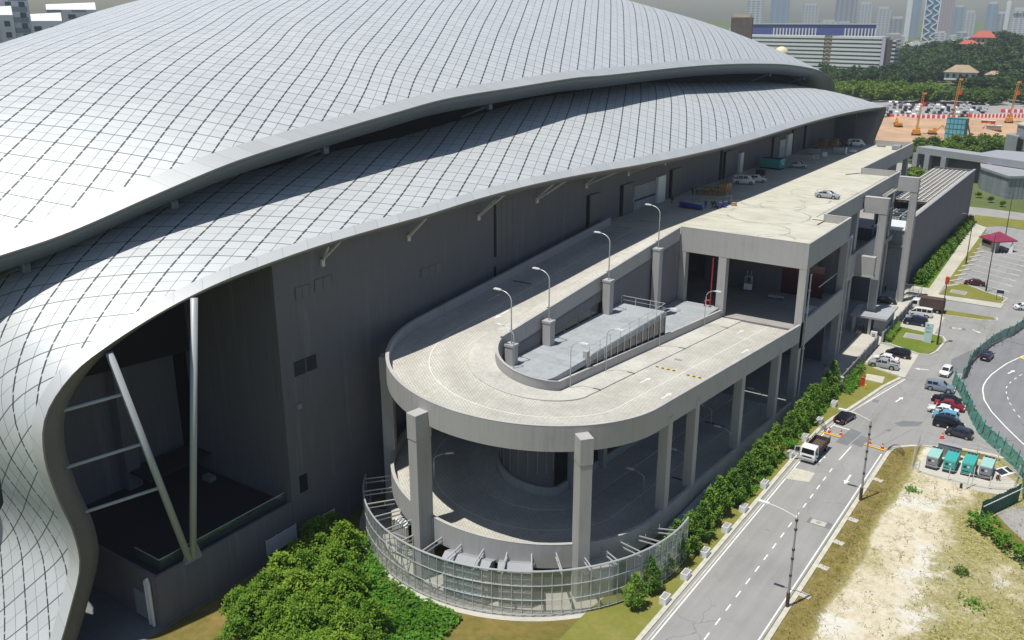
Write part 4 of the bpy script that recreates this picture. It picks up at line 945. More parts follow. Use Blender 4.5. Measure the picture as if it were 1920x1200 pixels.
# boundary walls
def post_wall(name, label, pts, h, m, step=3.2):
    t = thing(name, label, 'wall', (*pts[0], 0)); mb = MB(); pb = MB()
    for a, b in zip(pts[:-1], pts[1:]):
        a, b = np.array(a, float), np.array(b, float); d = b - a; L = np.linalg.norm(d); d /= L; n = np.array((-d[1], d[0])) * .1
        mb.prism([tuple(a - n), tuple(b - n), tuple(b + n), tuple(a + n)], 0, h)
        for k in range(int(L / step) + 1): p = a + d * k * step; pb.obox((*p, 0), .3, .3, h + .15, math.atan2(d[1], d[0]))
    mb.build('wall_panels', m, t); pb.build('wall_posts', 'bldg_panel', t)
post_wall('boundary_wall', 'grey panel boundary wall along the hedge beside the near driveway', [(-29.1, 124), (-29.1, 145)], 1.7, 'wall_paint')
post_wall('boundary_wall', 'grey panel boundary wall running from the gate to the mesh cage', [(-28.85, 146.8), (-28.85, 172)], 1.7, 'wall_paint')
t = thing('end_pier', 'white end pier closing the boundary wall beside the roadside trees', 'wall', (-29.5, 123.6, 0)); mb = MB(); mb.box(-30.6, -28.6, 123.1, 123.5, 0, 1.9); mb.build('pier', 'concrete_pale', t); mb = MB(); mb.box(-30.65, -28.55, 123.05, 123.55, 1.902, 1.98); mb.build('coping', 'parapet_top', t)
t = thing('mesh_cage', 'wire mesh cage standing at the far end of the boundary wall', 'cage', (-30.5, 175, 0)); mb = MB()
for x in (-32, -30.5, -29): 
    for y in (173.5, 176.5): mb.bar((x, y, 0), (x, y, 2.2), .08)
for z in (.1, 1.1, 2.2):
    mb.bar((-32, 173.5, z), (-29, 173.5, z), .06); mb.bar((-32, 176.5, z), (-29, 176.5, z), .06); mb.bar((-29, 173.5, z), (-29, 176.5, z), .06); mb.bar((-32, 173.5, z), (-32, 176.5, z), .06)
mb.build('mesh_frame', 'grey_metal', t)

# totem sign with a small crest and faint lines of lettering
TS = thing('totem_sign', 'tall pale blue totem sign leaning on the lawn beside the grating', 'sign', (-22.9, 151, .1))
mb = MB(); mb.box(-23.5, -22.3, 150.85, 151.15, .1, 3.3); mb.build('sign_board', 'sign_blue', TS)
mb = MB(); mb.cyl((-23.05, 150.84, 2.95), .12, .001, 8); mb.v = [(x, 150.84, 2.95 + (y - 150.84)) for x, y, z in mb.v]
for z, x1 in ((2.55, -22.5), (2.35, -22.7), (1.9, -22.45), (1.75, -22.6)): mb.box(-23.3, x1, 150.835, 150.845, z, z + .06)
mb.build('sign_lettering', 'ac_grey', TS)
for nm, lab, poly, m in (('drain_cover', 'framed drain cover in the lawn beside the totem sign', [(-26.6, 151.3), (-26.7, 154), (-23.8, 154.1), (-23.6, 151.3)], 'concrete_grey'),
                         ('slatted_cover', 'slatted cream drain cover in the grass beside the red hydrant box', [(-27.3, 131.4), (-24.8, 131.6), (-24.5, 128.9), (-26.9, 129)], 'tile_cream'),
                         ('slatted_cover', 'slatted pale drain cover at the road edge in front of the white lorry', [(-26.7, 96.6), (-24.2, 96.7), (-24.1, 94.1), (-26.7, 93.4)], 'concrete_pale'),
                         ('drain_cover', 'grey drain cover on the small island lawn by the footpath', [(-25.2, 183), (-25.2, 185.4), (-22.4, 185.2), (-22.4, 182.6)], 'concrete_grey')):
    z = .1 if 'road' not in lab else .03
    t = thing(nm, lab, 'drain cover', (poly[0][0], poly[0][1], z)); mb = MB(); mb.prism(poly, z, z + .03); mb.build('frame', 'concrete_pale', t)
    cx = sum(p[0] for p in poly) / 4; cy = sum(p[1] for p in poly) / 4; ins = [(lerp(cx, p[0], .9), lerp(cy, p[1], .9)) for p in poly]
    mb = MB()
    if 'slat' in nm:
        for k in range(6):
            a0, a1, b0, b1 = (np.array(ins[i]) for i in (0, 3, 1, 2)); q0, q1 = (k + .1) / 6, (k + .85) / 6
            mb.prism([tuple(a0 + (a1 - a0) * q0), tuple(b0 + (b1 - b0) * q0), tuple(b0 + (b1 - b0) * q1), tuple(a0 + (a1 - a0) * q1)], z + .031, z + .05)
        mb.build('slat', 'kerb', t)
    else: mb.prism(ins, z + .031, z + .045); mb.build('grille', m, t)
for lab, x, y, rz in (('pale square manhole in a dark patch of the street below the pole', -20.65, 86.1, 0), ('pale square manhole in a dark patch of the junction by the lawn tip', -20.2, 161.2, .2)):
    t = thing('manhole', lab, 'manhole', (x, y, .02)); mb = MB(); mb.obox((x + .1, y, .021), 2.4, 1.2, .008, rz); mb.build('tar_patch', 'asphalt_patch', t); mb = MB(); mb.obox((x, y, .03), 1.5, .95, .012, rz); mb.build('frame', 'concrete_pale', t); mb = MB(); mb.cyl((x, y, .043), .28, .006, 12); mb.build('lid', 'concrete_grey', t)
t = thing('storm_grate', 'small dark storm grate in the street near the grass corner', 'drain cover', (-23.75, 122.1, .02)); mb = MB(); mb.box(-24.1, -23.4, 121.6, 122.5, .022, .04); mb.build('grate', 'asphalt_patch', t); mb = MB(); [mb.box(-24.05 + k * .13, -24 + k * .13, 121.65, 122.45, .041, .05) for k in range(5)]; mb.build('bars', 'grey_metal', t)
for k, y in enumerate((72.7, 78.1, 83.3, 88.5, 98.9)):
    tag(MB((-17.8, y, .125)).obox((-17.8, y, .12), 1.0, .75, .05, -.15).build('inspection_cover', 'concrete_pale'), 'pale slab cover in the turf strip, %s from the near end' % ORD[k], 'slab', 'slab covers in the turf strip')
for k, y in enumerate((64.7, 69.2, 73.7, 79.1, 83.9, 90.2, 99.0, 104.5, 110.5, 117)):
    t = thing('planter_box', 'white concrete planter box beside the kerb, %s from the near end' % ORD[k], 'planter', (-27.9, y, .09), 'planter boxes along the roadside trees')
    mb = MB(); mb.box(-28.25, -27.6, y - .55, y + .55, .05, .75); mb.build('box', 'white_metal', t); mb = MB(); mb.box(-28.17, -27.68, y - .47, y + .47, .752, .765); mb.build('tray', 'concrete_grey', t)
t = thing('hydrant_box', 'red hydrant cabinet standing on the grass by the clipped hedge', 'cabinet', (-26.6, 126.4, .1)); mb = MB(); mb.box(-26.9, -26.4, 126.2, 126.6, .1, 1.3); mb.build('cabinet', 'red_plastic', t); mb = MB(); mb.box(-26.95, -26.35, 126.15, 126.65, 1.302, 1.36); mb.build('lid', 'red_plastic', t)
t = thing('fire_hydrant', 'small olive hydrant standing in front of the red cabinet', 'hydrant', (-26.0, 125.4, .1)); mb = MB(); mb.cyl((-26, 125.4, .1), .1, .6, 8); mb.cyl((-26, 125.4, .7), .14, .12, 8, .05); mb.tube([(-26.22, 125.4, .5), (-25.78, 125.4, .5)], .06, 6); mb.build('hydrant_body', 'yellow_paint', t)

# ------------------------------------------------------------------ road paint
def paint(parent, name, m, quads, z=.032):
    mb = MB()
    for q in quads: mb.sheet(q, z)
    return mb.build(name, m, parent)
def stripe(a, b, w):
    a, b = np.array(a, float), np.array(b, float); d = (b - a) / np.linalg.norm(b - a); n = np.array((-d[1], d[0])) * w / 2
    return [tuple(a - n), tuple(b - n), tuple(b + n), tuple(a + n)]
def polystripe(pts, w): return [stripe(a, b, w) for a, b in zip(pts[:-1], pts[1:])]
ROAD = road_o
paint(ROAD, 'edge_line', 'white_paint', [stripe((-26.62, 20), (-26.62, 106.5), .13), stripe((-19.15, 20), (-19.15, 106), .13)] + polystripe([(-26.62, 106.5), (-26.2, 112.2), (-25.2, 118), (-22.2, 132.6)], .13))
paint(ROAD, 'lane_dash', 'white_paint', [stripe((-22.95, 21.2 + 2.395 * k), (-22.95, 22.3 + 2.395 * k), .12) for k in range(33)] + [stripe((-22.9, 101.6), (-22.7, 106), .13)])
paint(ROAD, 'stop_line', 'white_paint', [stripe((-26.4, 111), (-24.1, 110.7), .2)])
mb = MB()
for x, y, L, a in ((-20.75, 97.3, 2.6, PI), (-21.2, 124.4, 2.3, -.2), (-17.2, 161.5, 1.8, -2.2), (-21.1, 138.1, 2.0, 1.9), (-24.7, 100.8, 2.2, 0)): arrow_mb(mb, x, y, .032, L, a, .2)
mb.build('road_arrow', 'white_paint', ROAD)
RING = [o for o in COL.objects if o.name == 'ring_road'][0]
paint(RING, 'edge_line', 'white_paint', polystripe([(-7, 160), (-8.3, 156), (-9.8, 151.6), (-11, 147.8), (-11.6, 144.9), (-12.2, 141.6), (-12.45, 138.8), (-12.5, 136.5), (-12.3, 134.4), (-11.6, 130.9), (-10.2, 127.2), (-8, 123.0), (-5.4, 118.6), (-2, 113), (2, 106)], .16), .042)
paint(RING, 'lane_dash', 'white_paint', [stripe(p, q, .12) for p, q in (((-8.5, 144.2), (-8.8, 143.4)), ((-9.0, 142.3), (-9.2, 141.5)), ((-9.45, 140.2), (-9.55, 139.4)), ((-9.7, 138), (-9.7, 137.2)), ((-9.5, 135.8), (-9.4, 135)), ((-9.1, 133.7), (-8.9, 132.9)), ((-8.6, 131.7), (-8.3, 131)), ((-7.9, 129.7), (-7.6, 129)), ((-7.1, 127.8), (-6.8, 127.1)), ((-6.2, 125.9), (-5.8, 125.2)), ((-8.0, 146.2), (-8.2, 145.6)))], .042)
mb = MB(); arrow_mb(mb, -9.95, 144.4, .042, 2.2, -.3, .2); mb.build('road_arrow', 'white_paint', RING)
paint(RING, 'yellow_hatch', 'yellow_paint', [[(-9.9, 151.7), (-8.4, 151.2), (-8.6, 153.2)], [(-7.9, 152), (-6.2, 151.2), (-6.5, 153.5)]], .043)
BL = []
for k in range(12):
    y = 194.6 + 4.5 * k - 4.5
    BL += [stripe((-24.8, y), (-15.6, y - 4.8), .09), stripe((-15.6, y - 4.8), (-17.3, y - 3.4), .09)]
paint(ROAD, 'bay_line', 'white_paint', BL)
for k in range(13): struct(MB().sheet(stripe((-26.6, 187 + 4.5 * k), (-24.8, 190.1 + 4.5 * k), .55), .12).build('bay_kerb', 'concrete_pale'))
paint(ROAD, 'tar_patch', 'asphalt_patch', [[(-20, 116), (-19.2, 117.4), (-16.9, 118.6), (-17.2, 116.9), (-19, 115.4)], [(-20.4, 113.2), (-20.1, 113.8), (-19.7, 113.6), (-19.9, 113)], [(-15, 140), (-15.6, 146), (-14.9, 152), (-16.5, 151), (-18.2, 145), (-17.4, 139)]], .028)
paint(ROAD, 'tar_seam', 'asphalt_patch', [stripe((-21.3, 108.8), (-19.4, 116), .06), stripe((-19.6, 108.6), (-17.6, 115.4), .06), stripe((-20.6, 146.6), (-19.2, 150.2), .05)], .029)

# ------------------------------------------------------------------ street lamps and poles
def lamp(label, group, x, y, z0, h, arm, ang, m='pale_steel', r=.07):
    t = thing('street_lamp', label, 'street lamp', (x, y, z0), group)
    c, s_ = math.cos(ang), math.sin(ang)
    pts = [(x, y, z0), (x, y, z0 + h * .82)] + [(x + c * arm * (1 - math.cos(q)), y + s_ * arm * (1 - math.cos(q)), z0 + h * .82 + h * .18 * math.sin(q)) for q in np.linspace(.25, PI / 2, 6)]
    mb = MB(); mb.tube(pts, r, 7, r1=r * .6); mb.build('pole', m, t, smooth=True)
    hx, hy, hz = pts[-1]; mb = MB(); mb.obox((hx + c * .38, hy + s_ * .38, hz - .03), .85, .26, .1, ang); mb.obox((hx + c * .42, hy + s_ * .42, hz + .071), .6, .2, .05, ang); mb.build('lamp_head', 'white_metal', t)
for k, (y, zt) in enumerate(((70.4, 18.75), (77.4, 19.3), (90.4, 20.7), (103.4, 21.8))):
    lamp('tall curved street lamp on a concrete pedestal, %s from the turn of the ramp' % ORD[k], 'lamps on pedestals along the left leg of the ramp', XC - 2.35, y, zt, 5.4, 1.3, PI)
for k, y in enumerate((71.8, 79.1, 92.1, 105.4)):
    lamp('thin curved street lamp on the right ramp leg, %s from the turn' % ORD[k], 'lamps along the inner parapet of the right ramp leg', XC + RI + .55, y, zr(y), 5.0, 1.15, 0, r=.055)
lamp('thin curved street lamp beside the pedestal at the inner turn, facing the hall', None, XC - 1.5, 69.6, 15.6, 5.2, 1.3, PI, r=.055)
zlo = lambda y: lerp(LO['r1'], LO['r0'], (y - YC) / (Y1 - YC))
for k, (x, y, ang) in enumerate(((-38.9, 97, PI), (-35.6, 82, PI), (-36.2, 107, PI), (-36.8, 74.5, PI), (-51.5, 62.5, PI / 4), (-34.4, 91.5, PI))):
    z = zlo(y) if y > 70 else 5.2
    lamp('low street lamp on the shaded lower ramp tier, %s counted from its portal end' % ORD[[1, 3, 0, 4, 5, 2][k]], 'lamps on the lower ramp tier', x + (1.6 if ang == PI else -1), y, z, 3.4, 1.2, ang, r=.05)
def road_pole(label, x, y, h, ang, kind='lamp'):
    t = thing('lamp_pole', label, 'lamp pole', (x, y, .1), 'rust-footed lamp poles along the streets')
    mb = MB(); mb.tube([(x, y, .05), (x, y, 1.6)], .17, 8); mb.build('pole_foot', 'rust_steel', t)
    mb = MB(); mb.tube([(x, y, 1.6), (x, y, h * .93)], .12, 8, r1=.07); mb.build('pole_shaft', 'concrete_grey', t)
    mb = MB()
    for z in (3.3, 5.0, 5.9, 7.9, 8.8): mb.cyl((x, y, z), .14, .16, 8)
    mb.build('pole_clamp', 'dark_metal', t)
    c, s_ = math.cos(ang), math.sin(ang); pts = [(x, y, h * .9)] + [(x + c * 2.6 * q, y + s_ * 2.6 * q, h * .93 + .55 * math.sin(q * PI / 2)) for q in (.05, .2, .45, .75, 1)]
    mb = MB(); mb.tube(pts, .05, 6); mb.tube([(x, y, h * .9), (x, y, h * 1.03)], .05, 6); mb.build('arm', 'strut_paint', t)
    hx, hy, hz = pts[-1]; mb = MB(); mb.obox((hx + c * .35, hy + s_ * .35, hz - .06), .95, .3, .14, ang); mb.build('lamp_head', 'white_metal', t)
road_pole('tall lamp pole with bracket arm at the near right kerb', -18.65, 70.2, 9.8, PI)
road_pole('tall lamp pole with bracket arm behind the sand plot corner', -18.3, 93.2, 10.2, PI)
def plain_pole(label, x, y, h, box=None):
    t = thing('steel_pole', label, 'pole', (x, y, .1), 'slim poles around the car park')
    mb = MB(); mb.tube([(x, y, 0), (x, y, 1.5)], .15, 7); mb.build('pole_foot', 'dark_metal', t)
    mb = MB(); mb.tube([(x, y, 1.5), (x, y, h)], .11, 7, r1=.06); mb.build('pole_shaft', 'rust_steel', t)
    if box: mb = MB(); mb.obox((x, y, h - 1.2), .5, .5, 1.1); mb.build('red_box', 'red_plastic', t)
    else: mb = MB(); mb.bar((x - .1, y, h - .1), (x - 1.6, y, h + .2), .07); mb.obox((x - 1.9, y, h + .15), .7, .25, .1); mb.build('lamp_arm', 'grey_metal', t)
plain_pole('slim pole with red box on the lawn beside the totem sign', -21.3, 150.7, 11.4, 1)
plain_pole('slim dark pole in the car park right of the parked black saloon', -19.6, 187.6, 11.0)
plain_pole('slim dark pole beside the footpath left of the pavilion', -26.3, 207.5, 10.5)
plain_pole('slim dark pole behind the pavilion', -22.6, 236, 10.5)

# ------------------------------------------------------------------ pavilion, signs, gantry
PV = thing('pavilion', 'small open pavilion under a maroon pyramid roof in the car park', 'pavilion', (-22.8, 224, 0))
mb = MB(); apex = (-22.8, 224.6, 4.3); c4 = [(-26.7, 224.6, 2.7), (-22.8, 220.4, 2.7), (-18.9, 224.6, 2.7), (-22.8, 229.2, 2.7)]
mb.add(c4 + [apex] + [(x, y, z - .22) for x, y, z in c4], [(0, 1, 4), (1, 2, 4), (2, 3, 4), (3, 0, 4), (0, 5, 6, 1), (1, 6, 7, 2), (2, 7, 8, 3), (3, 8, 5, 0), (8, 7, 6, 5)]); mb.build('roof', 'maroon_roof', PV)
mb = MB(); mb.prism([(-26, 224.6), (-23.6, 222.0), (-22.2, 223.4), (-24.6, 226.2)], .02, 2.5); mb.build('booth_wall', 'concrete_pale', PV)
mb = MB(); mb.add([(-25.75, 224.2, 1.5), (-23.75, 222.05, 1.5), (-23.75, 222.05, 2.2), (-25.75, 224.2, 2.2)], [(0, 1, 2, 3)]); mb.v = [(x - .06, y - .06, z) for x, y, z in mb.v]; mb.build('booth_window', 'dark_glass', PV)
mb = MB()
for x, y in ((-19.9, 224.6), (-22.8, 221.3), (-22.8, 228)): mb.bar((x, y, 0), (x, y, 2.5), .16)
mb.build('post', 'white_metal', PV)
mb = MB(); mb.add([(-20.3, 223.2, 0), (-19.5, 223.6, 0), (-19.6, 224, 2.2), (-19.9, 224, 2.4), (-20.3, 223.8, 0), (-19.5, 224.2, 0)], [(0, 1, 2, 3), (4, 3, 2, 5), (0, 3, 4), (1, 5, 2)]); mb.build('canvas_flap', 'white_metal', PV)
for k, (x, y) in enumerate(((-21.9, 222.4), (-21.3, 222.7), (-20.7, 223.0))):
    t = thing('motorcycle', 'dark motorcycle parked under the maroon roof, %s from the booth wall' % ORD[k], 'motorcycle', (x, y, .02), 'motorcycles under the pavilion')
    mb = MB(); mb.tube([(x - .0, y - .6, .55), (x, y - .1, .75), (x, y + .4, .6), (x, y + .6, .35)], .14, 6); mb.tube([(x - .3, y - .5, .95), (x + .3, y - .5, .95)], .03, 5); mb.build('bike_body', 'dark_metal', t)
    for q, dy in enumerate((-.65, .65)):
        mb = MB(); mb.tube([(x + .28 * 0, y + dy + .26 * math.cos(w), .3 + .26 * math.sin(w)) for w in np.linspace(0, 2 * PI, 11)], .06, 5, False); mb.build('wheel', 'tyre', t)
t = thing('direction_sign', 'small dark sign on two posts at the tip of the island lawn', 'sign', (-16.6, 182.8, .1)); mb = MB(); mb.bar((-17.2, 182.8, .1), (-17.2, 182.8, 2), .07); mb.bar((-16.2, 182.8, .1), (-16.2, 182.8, 2), .07); mb.build('posts', 'dark_metal', t); mb = MB(); mb.box(-17.3, -16.1, 182.7, 182.75, 1.4, 2.0); mb.build('sign_panel', 'paint_navy', t)

# ------------------------------------------------------------------ checkpoint: barriers, cones, steel plates
for k, (x0, x1, y, lab) in enumerate(((-26.9, -24.4, 107.9, 'yellow barrier pipe lying across the left lane with red cones'), (-21.5, -18.9, 107.3, 'yellow barrier pipe lying across the right lane with red cones'))):
    t = thing('road_barrier', lab, 'barrier', ((x0 + x1) / 2, y, .02)); mb = MB(); mb.tube([(x0, y, .12), (x1, y - .25, .12)], .08, 8); mb.build('pipe', 'yellow_paint', t); mb = MB(); mb.bar((x0, y + .4, .12), (x1, y + .15, .12), .1); mb.build('rail', 'strut_paint', t)
for k, poly in enumerate(([(-24.1, 111.2), (-22.7, 110.7), (-23.2, 106.1), (-24.6, 106.2)], [(-22.5, 109.9), (-21.4, 109.6), (-21.6, 106.6), (-22.9, 106.9)])):
    t = tag(MB((poly[0][0], poly[0][1], .02)).prism(poly, .025, .05).build('steel_plate', 'asphalt_patch'), ['long dark steel plate laid on the left lane', 'short dark steel plate laid on the right lane'][k], 'steel plate')
cone_src = None
for k, (x, y, lab) in enumerate(((-26.0, 108.3, 'red traffic cone at the kerb end of the left barrier'), (-24.6, 108.3, 'red traffic cone at the road end of the left barrier'), (-21.0, 107.9, 'red traffic cone at the road end of the right barrier'), (-19.4, 107.4, 'red traffic cone at the kerb end of the right barrier'), (-14.0, 114.7, 'red traffic cone beside the grey hatchback'), (-15.4, 133.0, 'red traffic cone at the kink of the green fence'))):
    t = thing('traffic_cone', lab, 'traffic cone', (x, y, .03))
    mb = MB(); mb.obox((x, y, .03), .55, .55, .06); mb.build('base', 'red_plastic', t); mb = MB(); mb.cyl((x, y, .09), .22, .75, 10, .05); mb.build('cone', 'red_plastic', t); mb = MB(); mb.cyl((x, y, .42), .145, .16, 10, .11); mb.build('band', 'white_metal', t)
for k, (xa, ya, xb, yb) in enumerate(((-28.2, 109.6, -26.4, 108.3), (-18.8, 107.4, -16.8, 107.0))):
    t = thing('wire_stay', ['coiled dark wire stay at the left kerb', 'coiled dark wire stay at the right kerb'][k], 'wire'); t.location = (0, 0, 0); t['_org'] = [0, 0, 0]
    mb = MB()
    for j in range(4): mb.tube([(lerp(xa, xb, q), lerp(ya, yb, q) + .25 * j - .3, .2 + .5 * math.sin(q * PI) * (1 + .2 * j)) for q in np.linspace(0, 1, 7)], .035, 5)
    mb.build('wires', 'dark_metal', t)

# ------------------------------------------------------------------ generators on the sand plot with their wire fence
def genset(x, y, top, front, label, w=1.25, L=3.2, h=1.55, z0=.12, rz=.0):
    t = thing('generator', label, 'generator', (x, y, z0), 'generators inside the wire fence' if z0 < 1 else None, rz)
    mb = MB(); mb.box(-w / 2 - .02, w / 2 + .02, 0, L, 0, .28); mb.build('skid', 'dark_metal', t, org=(0, 0, 0))
    mb = MB(); mb.box(-w / 2, w / 2, 0, L, .281, h); mb.build('canopy', front, t, org=(0, 0, 0), bevel=.04)
    mb = MB(); mb.box(-w / 2 - .01, w / 2 + .01, .02, L - .55, h + .001, h + .05); mb.build('top_cover', top, t, org=(0, 0, 0))
    mb = MB()
    for q in range(3): mb.box(-w / 2 + .1 + q * .37, -w / 2 + .4 + q * .37, L - .5, L - .1, h + .002, h + .06)
    mb.build('vent', 'dark_metal', t, org=(0, 0, 0))
    mb = MB(); mb.box(-w / 2 + .1, w / 2 - .1, -.012, 0, .5, .62); mb.box(-w / 2 + .2, w / 2 - .75, -.012, 0, .95, 1.25); mb.build('grille', 'dark_metal', t, org=(0, 0, 0))
    mb = MB(); mb.box(-w / 2 + .62, w / 2 - .42, -.014, 0, 1.02, 1.22); mb.build('control_panel', 'white_metal', t, org=(0, 0, 0))
genset(-13.45, 105.0, 'teal_pale', 'genset_grey', 'generator with pale teal top and grey front, leftmost inside the wire fence')
genset(-11.65, 105.2, 'teal', 'teal', 'generator in plain bright teal, second from the left inside the wire fence')
genset(-9.8, 105.6, 'teal', 'teal', 'generator in bright teal with three top vents beside the dark bag')
genset(-8.0, 105.8, 'teal_pale', 'genset_grey', 'generator with pale teal top and grey front nearest the crouching man')
t = thing('metal_cabinet', 'grey metal cabinet pair behind the two left generators', 'cabinet', (-12.3, 109.6, .12)); mb = MB(); mb.box(-13.6, -12.4, 109.2, 109.8, .12, 1.7); mb.box(-12.35, -11.1, 109.2, 109.8, .12, 1.6); mb.build('cabinet_body', 'grey_metal', t); mb = MB(); mb.box(-13.65, -11.05, 109.15, 109.85, 1.72, 1.78); mb.build('cabinet_top', 'bldg_panel', t)
t = thing('dark_bag', 'dark bag lying beside the right teal generator', 'bag', (-8.95, 106, .12)); mb = MB(); mb.obox((-8.95, 106.1, .12), .5, .7, .35); mb.obox((-8.95, 106.2, .47), .34, .4, .3, .4); mb.build('bag', 'dark_metal', t, bevel=.1)
t = thing('wire_fence', 'sagging wire fence on thin posts around the four generators', 'fence', (-11, 104, .1)); mb = MB(); wr = MB()
FP = [(-15.9, 110.6), (-15.4, 104.6), (-14.5, 103.4), (-11.3, 103.3), (-8.9, 103.4), (-7.2, 103.7), (-4.9, 104.9), (-4.9, 108.4), (-7.4, 111.9), (-9.7, 112.3), (-12.4, 111.6), (-15.9, 110.6)]
for i, p in enumerate(FP[:-1]): mb.bar((*p, .1), (p[0] + .05, p[1], 2.5 if i in (0, 1, 4) else 1.7), .09)
for a, b in zip(FP[:-1], FP[1:]):
    for z in (.5, 1.0, 1.5): wr.tube([(lerp(a[0], b[0], q), lerp(a[1], b[1], q), z - .12 * math.sin(q * PI)) for q in (0, .33, .67, 1)], .018, 4)
mb.build('fence_posts', 'strut_paint', t); wr.build('fence_wires', 'grey_metal', t)
t = thing('post_lamp', 'short leaning post with a dark lamp before the wire fence', 'post', (-9.3, 103, .1)); mb = MB(); mb.tube([(-9.3, 102.4, .1), (-9.15, 102.7, 2.0)], .07, 6); mb.build('post', 'strut_paint', t); mb = MB(); mb.obox((-9.8, 102.3, .1), .25, .25, .5); mb.build('lamp_box', 'dark_metal', t)
t = thing('pit_cover', 'white framed pit cover beside the green fence', 'pit cover', (-5.8, 109.2, .12)); mb = MB(); mb.prism([(-7.6, 108.8), (-6.4, 107.6), (-5.2, 109.6), (-6.3, 110.9)], .12, .17); mb.build('frame', 'white_metal', t); mb = MB(); mb.prism([(-7.3, 108.8), (-6.5, 108.0), (-5.9, 109.0), (-6.7, 109.9)], .171, .185); mb.prism([(-6.5, 110.1), (-5.8, 109.3), (-5.4, 109.7), (-6.2, 110.6)], .171, .185); mb.build('pit', 'dark_metal', t)

# ------------------------------------------------------------------ green net fences, hoarding
def net_fence(label, pts, h, lean=.25):
    t = thing('net_fence', label, 'fence', (*pts[0], 0), 'green net fences along the ring road')
    P, s = smooth_path([(x, y, 0) for x, y in pts], max(12, int(len(pts) * 8))); rows = []; po = MB()
    r_ = random.Random(len(pts))
    for i, p in enumerate(P):
        d = P[min(i + 1, len(P) - 1)] - P[max(i - 1, 0)]; d /= np.linalg.norm(d); n = np.array((-d[1], d[0], 0))
        row = []
        for j, z in enumerate((.05, .5, .95, 1.4, h)):
            q = p + n * (lean * z / h + r_.uniform(-.1, .1)); row.append((q[0], q[1], z + r_.uniform(-.05, .05) - (.12 * math.sin(i * .8) ** 2 if j == 4 else 0)))
        rows.append(row)
        if i % 5 == 0: po.bar((p[0], p[1], 0), (p[0] + n[0] * lean, p[1] + n[1] * lean, h + r_.uniform(.1, .5)), .07); po.bar((p[0] + n[0] * lean, p[1] + n[1] * lean, h * .8), (p[0] + n[0] * .8, p[1] + n[1] * .8, .03), .04)
    MB().sweep(rows).build('net', 'green_net', t); po.build('fence_poles', 'rust_steel', t)
    mb = MB(); mb.tube([r[4] for r in rows], .035, 5); mb.build('top_cable', 'teal', t)
net_fence('green net fence curving along the ring road past the dark car', [(-4, 184), (-8, 175.5), (-11, 168.6), (-12.2, 162.5), (-13.5, 158.4), (-14.5, 153.8), (-15.3, 148.2), (-15.7, 143.6), (-15.4, 138.5), (-15.6, 137)], 1.9)
net_fence('green net fence running beside the row of parked cars to the sand plot', [(-16.4, 135.6), (-16, 133.6), (-14.5, 130.5), (-13.8, 128.1), (-12.2, 123.4), (-10.6, 119.1), (-9.3, 116.8), (-8.1, 115.1), (-6.9, 113.2), (-5.6, 111.2), (-4.5, 108.8)], 1.9)
net_fence('short green net fence turning down beside the hoarding', [(-4.4, 108.4), (-4.1, 105.8), (-3.8, 103.2)], 2.3)
t = thing('hoarding', 'dark green corrugated hoarding at the edge of the sand plot', 'hoarding', (-6.4, 96.2, .1)); rows = []
a, b = np.array((-7.0, 95.9)), np.array((-4.1, 102.6)); n_ = np.array((-(b - a)[1], (b - a)[0])); n_ /= np.linalg.norm(n_)
for i in range(61):
    p = a + (b - a) * i / 60 + n_ * .05 * math.sin(i * 1.6); rows.append([(p[0], p[1], .1), (p[0] + .04, p[1], 2.3 + .08 * math.sin(i * .35))])
MB().sweep(rows).build('sheeting', 'green_sheet', t)
mb = MB(); mb.bar((-6.8, 96.1, 1.7), (-3.95, 102.7, 1.7), .08); mb.build('back_rail', 'strut_paint', t)
# ------------------------------------------------------------------ vegetation: every crown is a cloud of leaf-sized faces
def leaf_mesh(name, m, clumps, per, spread, size, seed, up=.45):
    """clumps: (n,3) centres; per leaves round each; returns mesh data"""
    g = np.random.default_rng(seed); n = len(clumps) * per
    c = np.repeat(clumps, per, 0) + g.normal(0, spread, (n, 3))
    nrm = g.normal(0, 1, (n, 3)); nrm[:, 2] = np.abs(nrm[:, 2]) + up + .35; nrm /= np.linalg.norm(nrm, axis=1)[:, None]
    a = np.cross(nrm, g.normal(0, 1, (n, 3))); a /= np.linalg.norm(a, axis=1)[:, None] + 1e-9; b = np.cross(nrm, a)
    s = size * g.uniform(.6, 1.35, (n, 1)); w = s * g.uniform(.45, .7, (n, 1))
    v = np.stack([c - a * s, c + b * w, c + a * s, c - b * w], 1).reshape(-1, 3)
    me = bpy.data.meshes.new(name); f = np.arange(4 * n).reshape(n, 4)
    me.from_pydata(v.tolist(), [], f.tolist()); me.materials.append(M[m]); me.update(); return me
def cone_clumps(n, h0, h1, rmax, seed, lob=5, power=.8):
    g = np.random.default_rng(seed); t = g.uniform(0, 1, n) ** 1.15; z = h0 + (h1 - h0) * t
    th = g.uniform(0, 2 * PI, n); ph = g.uniform(0, 6, 2)
    prof = np.clip((1 - t) ** power * (.35 + 1.4 * np.minimum(t * 3.2, 1) * .65), .05, 1)
    lobes = 1 + .20 * np.sin(lob * th + ph[0] + 5 * t) + .13 * np.sin(3 * th + 9 * t + ph[1])
    r = rmax * prof * lobes * g.uniform(.55, 1, n) ** .5
    return np.stack([r * np.cos(th), r * np.sin(th), z], 1)
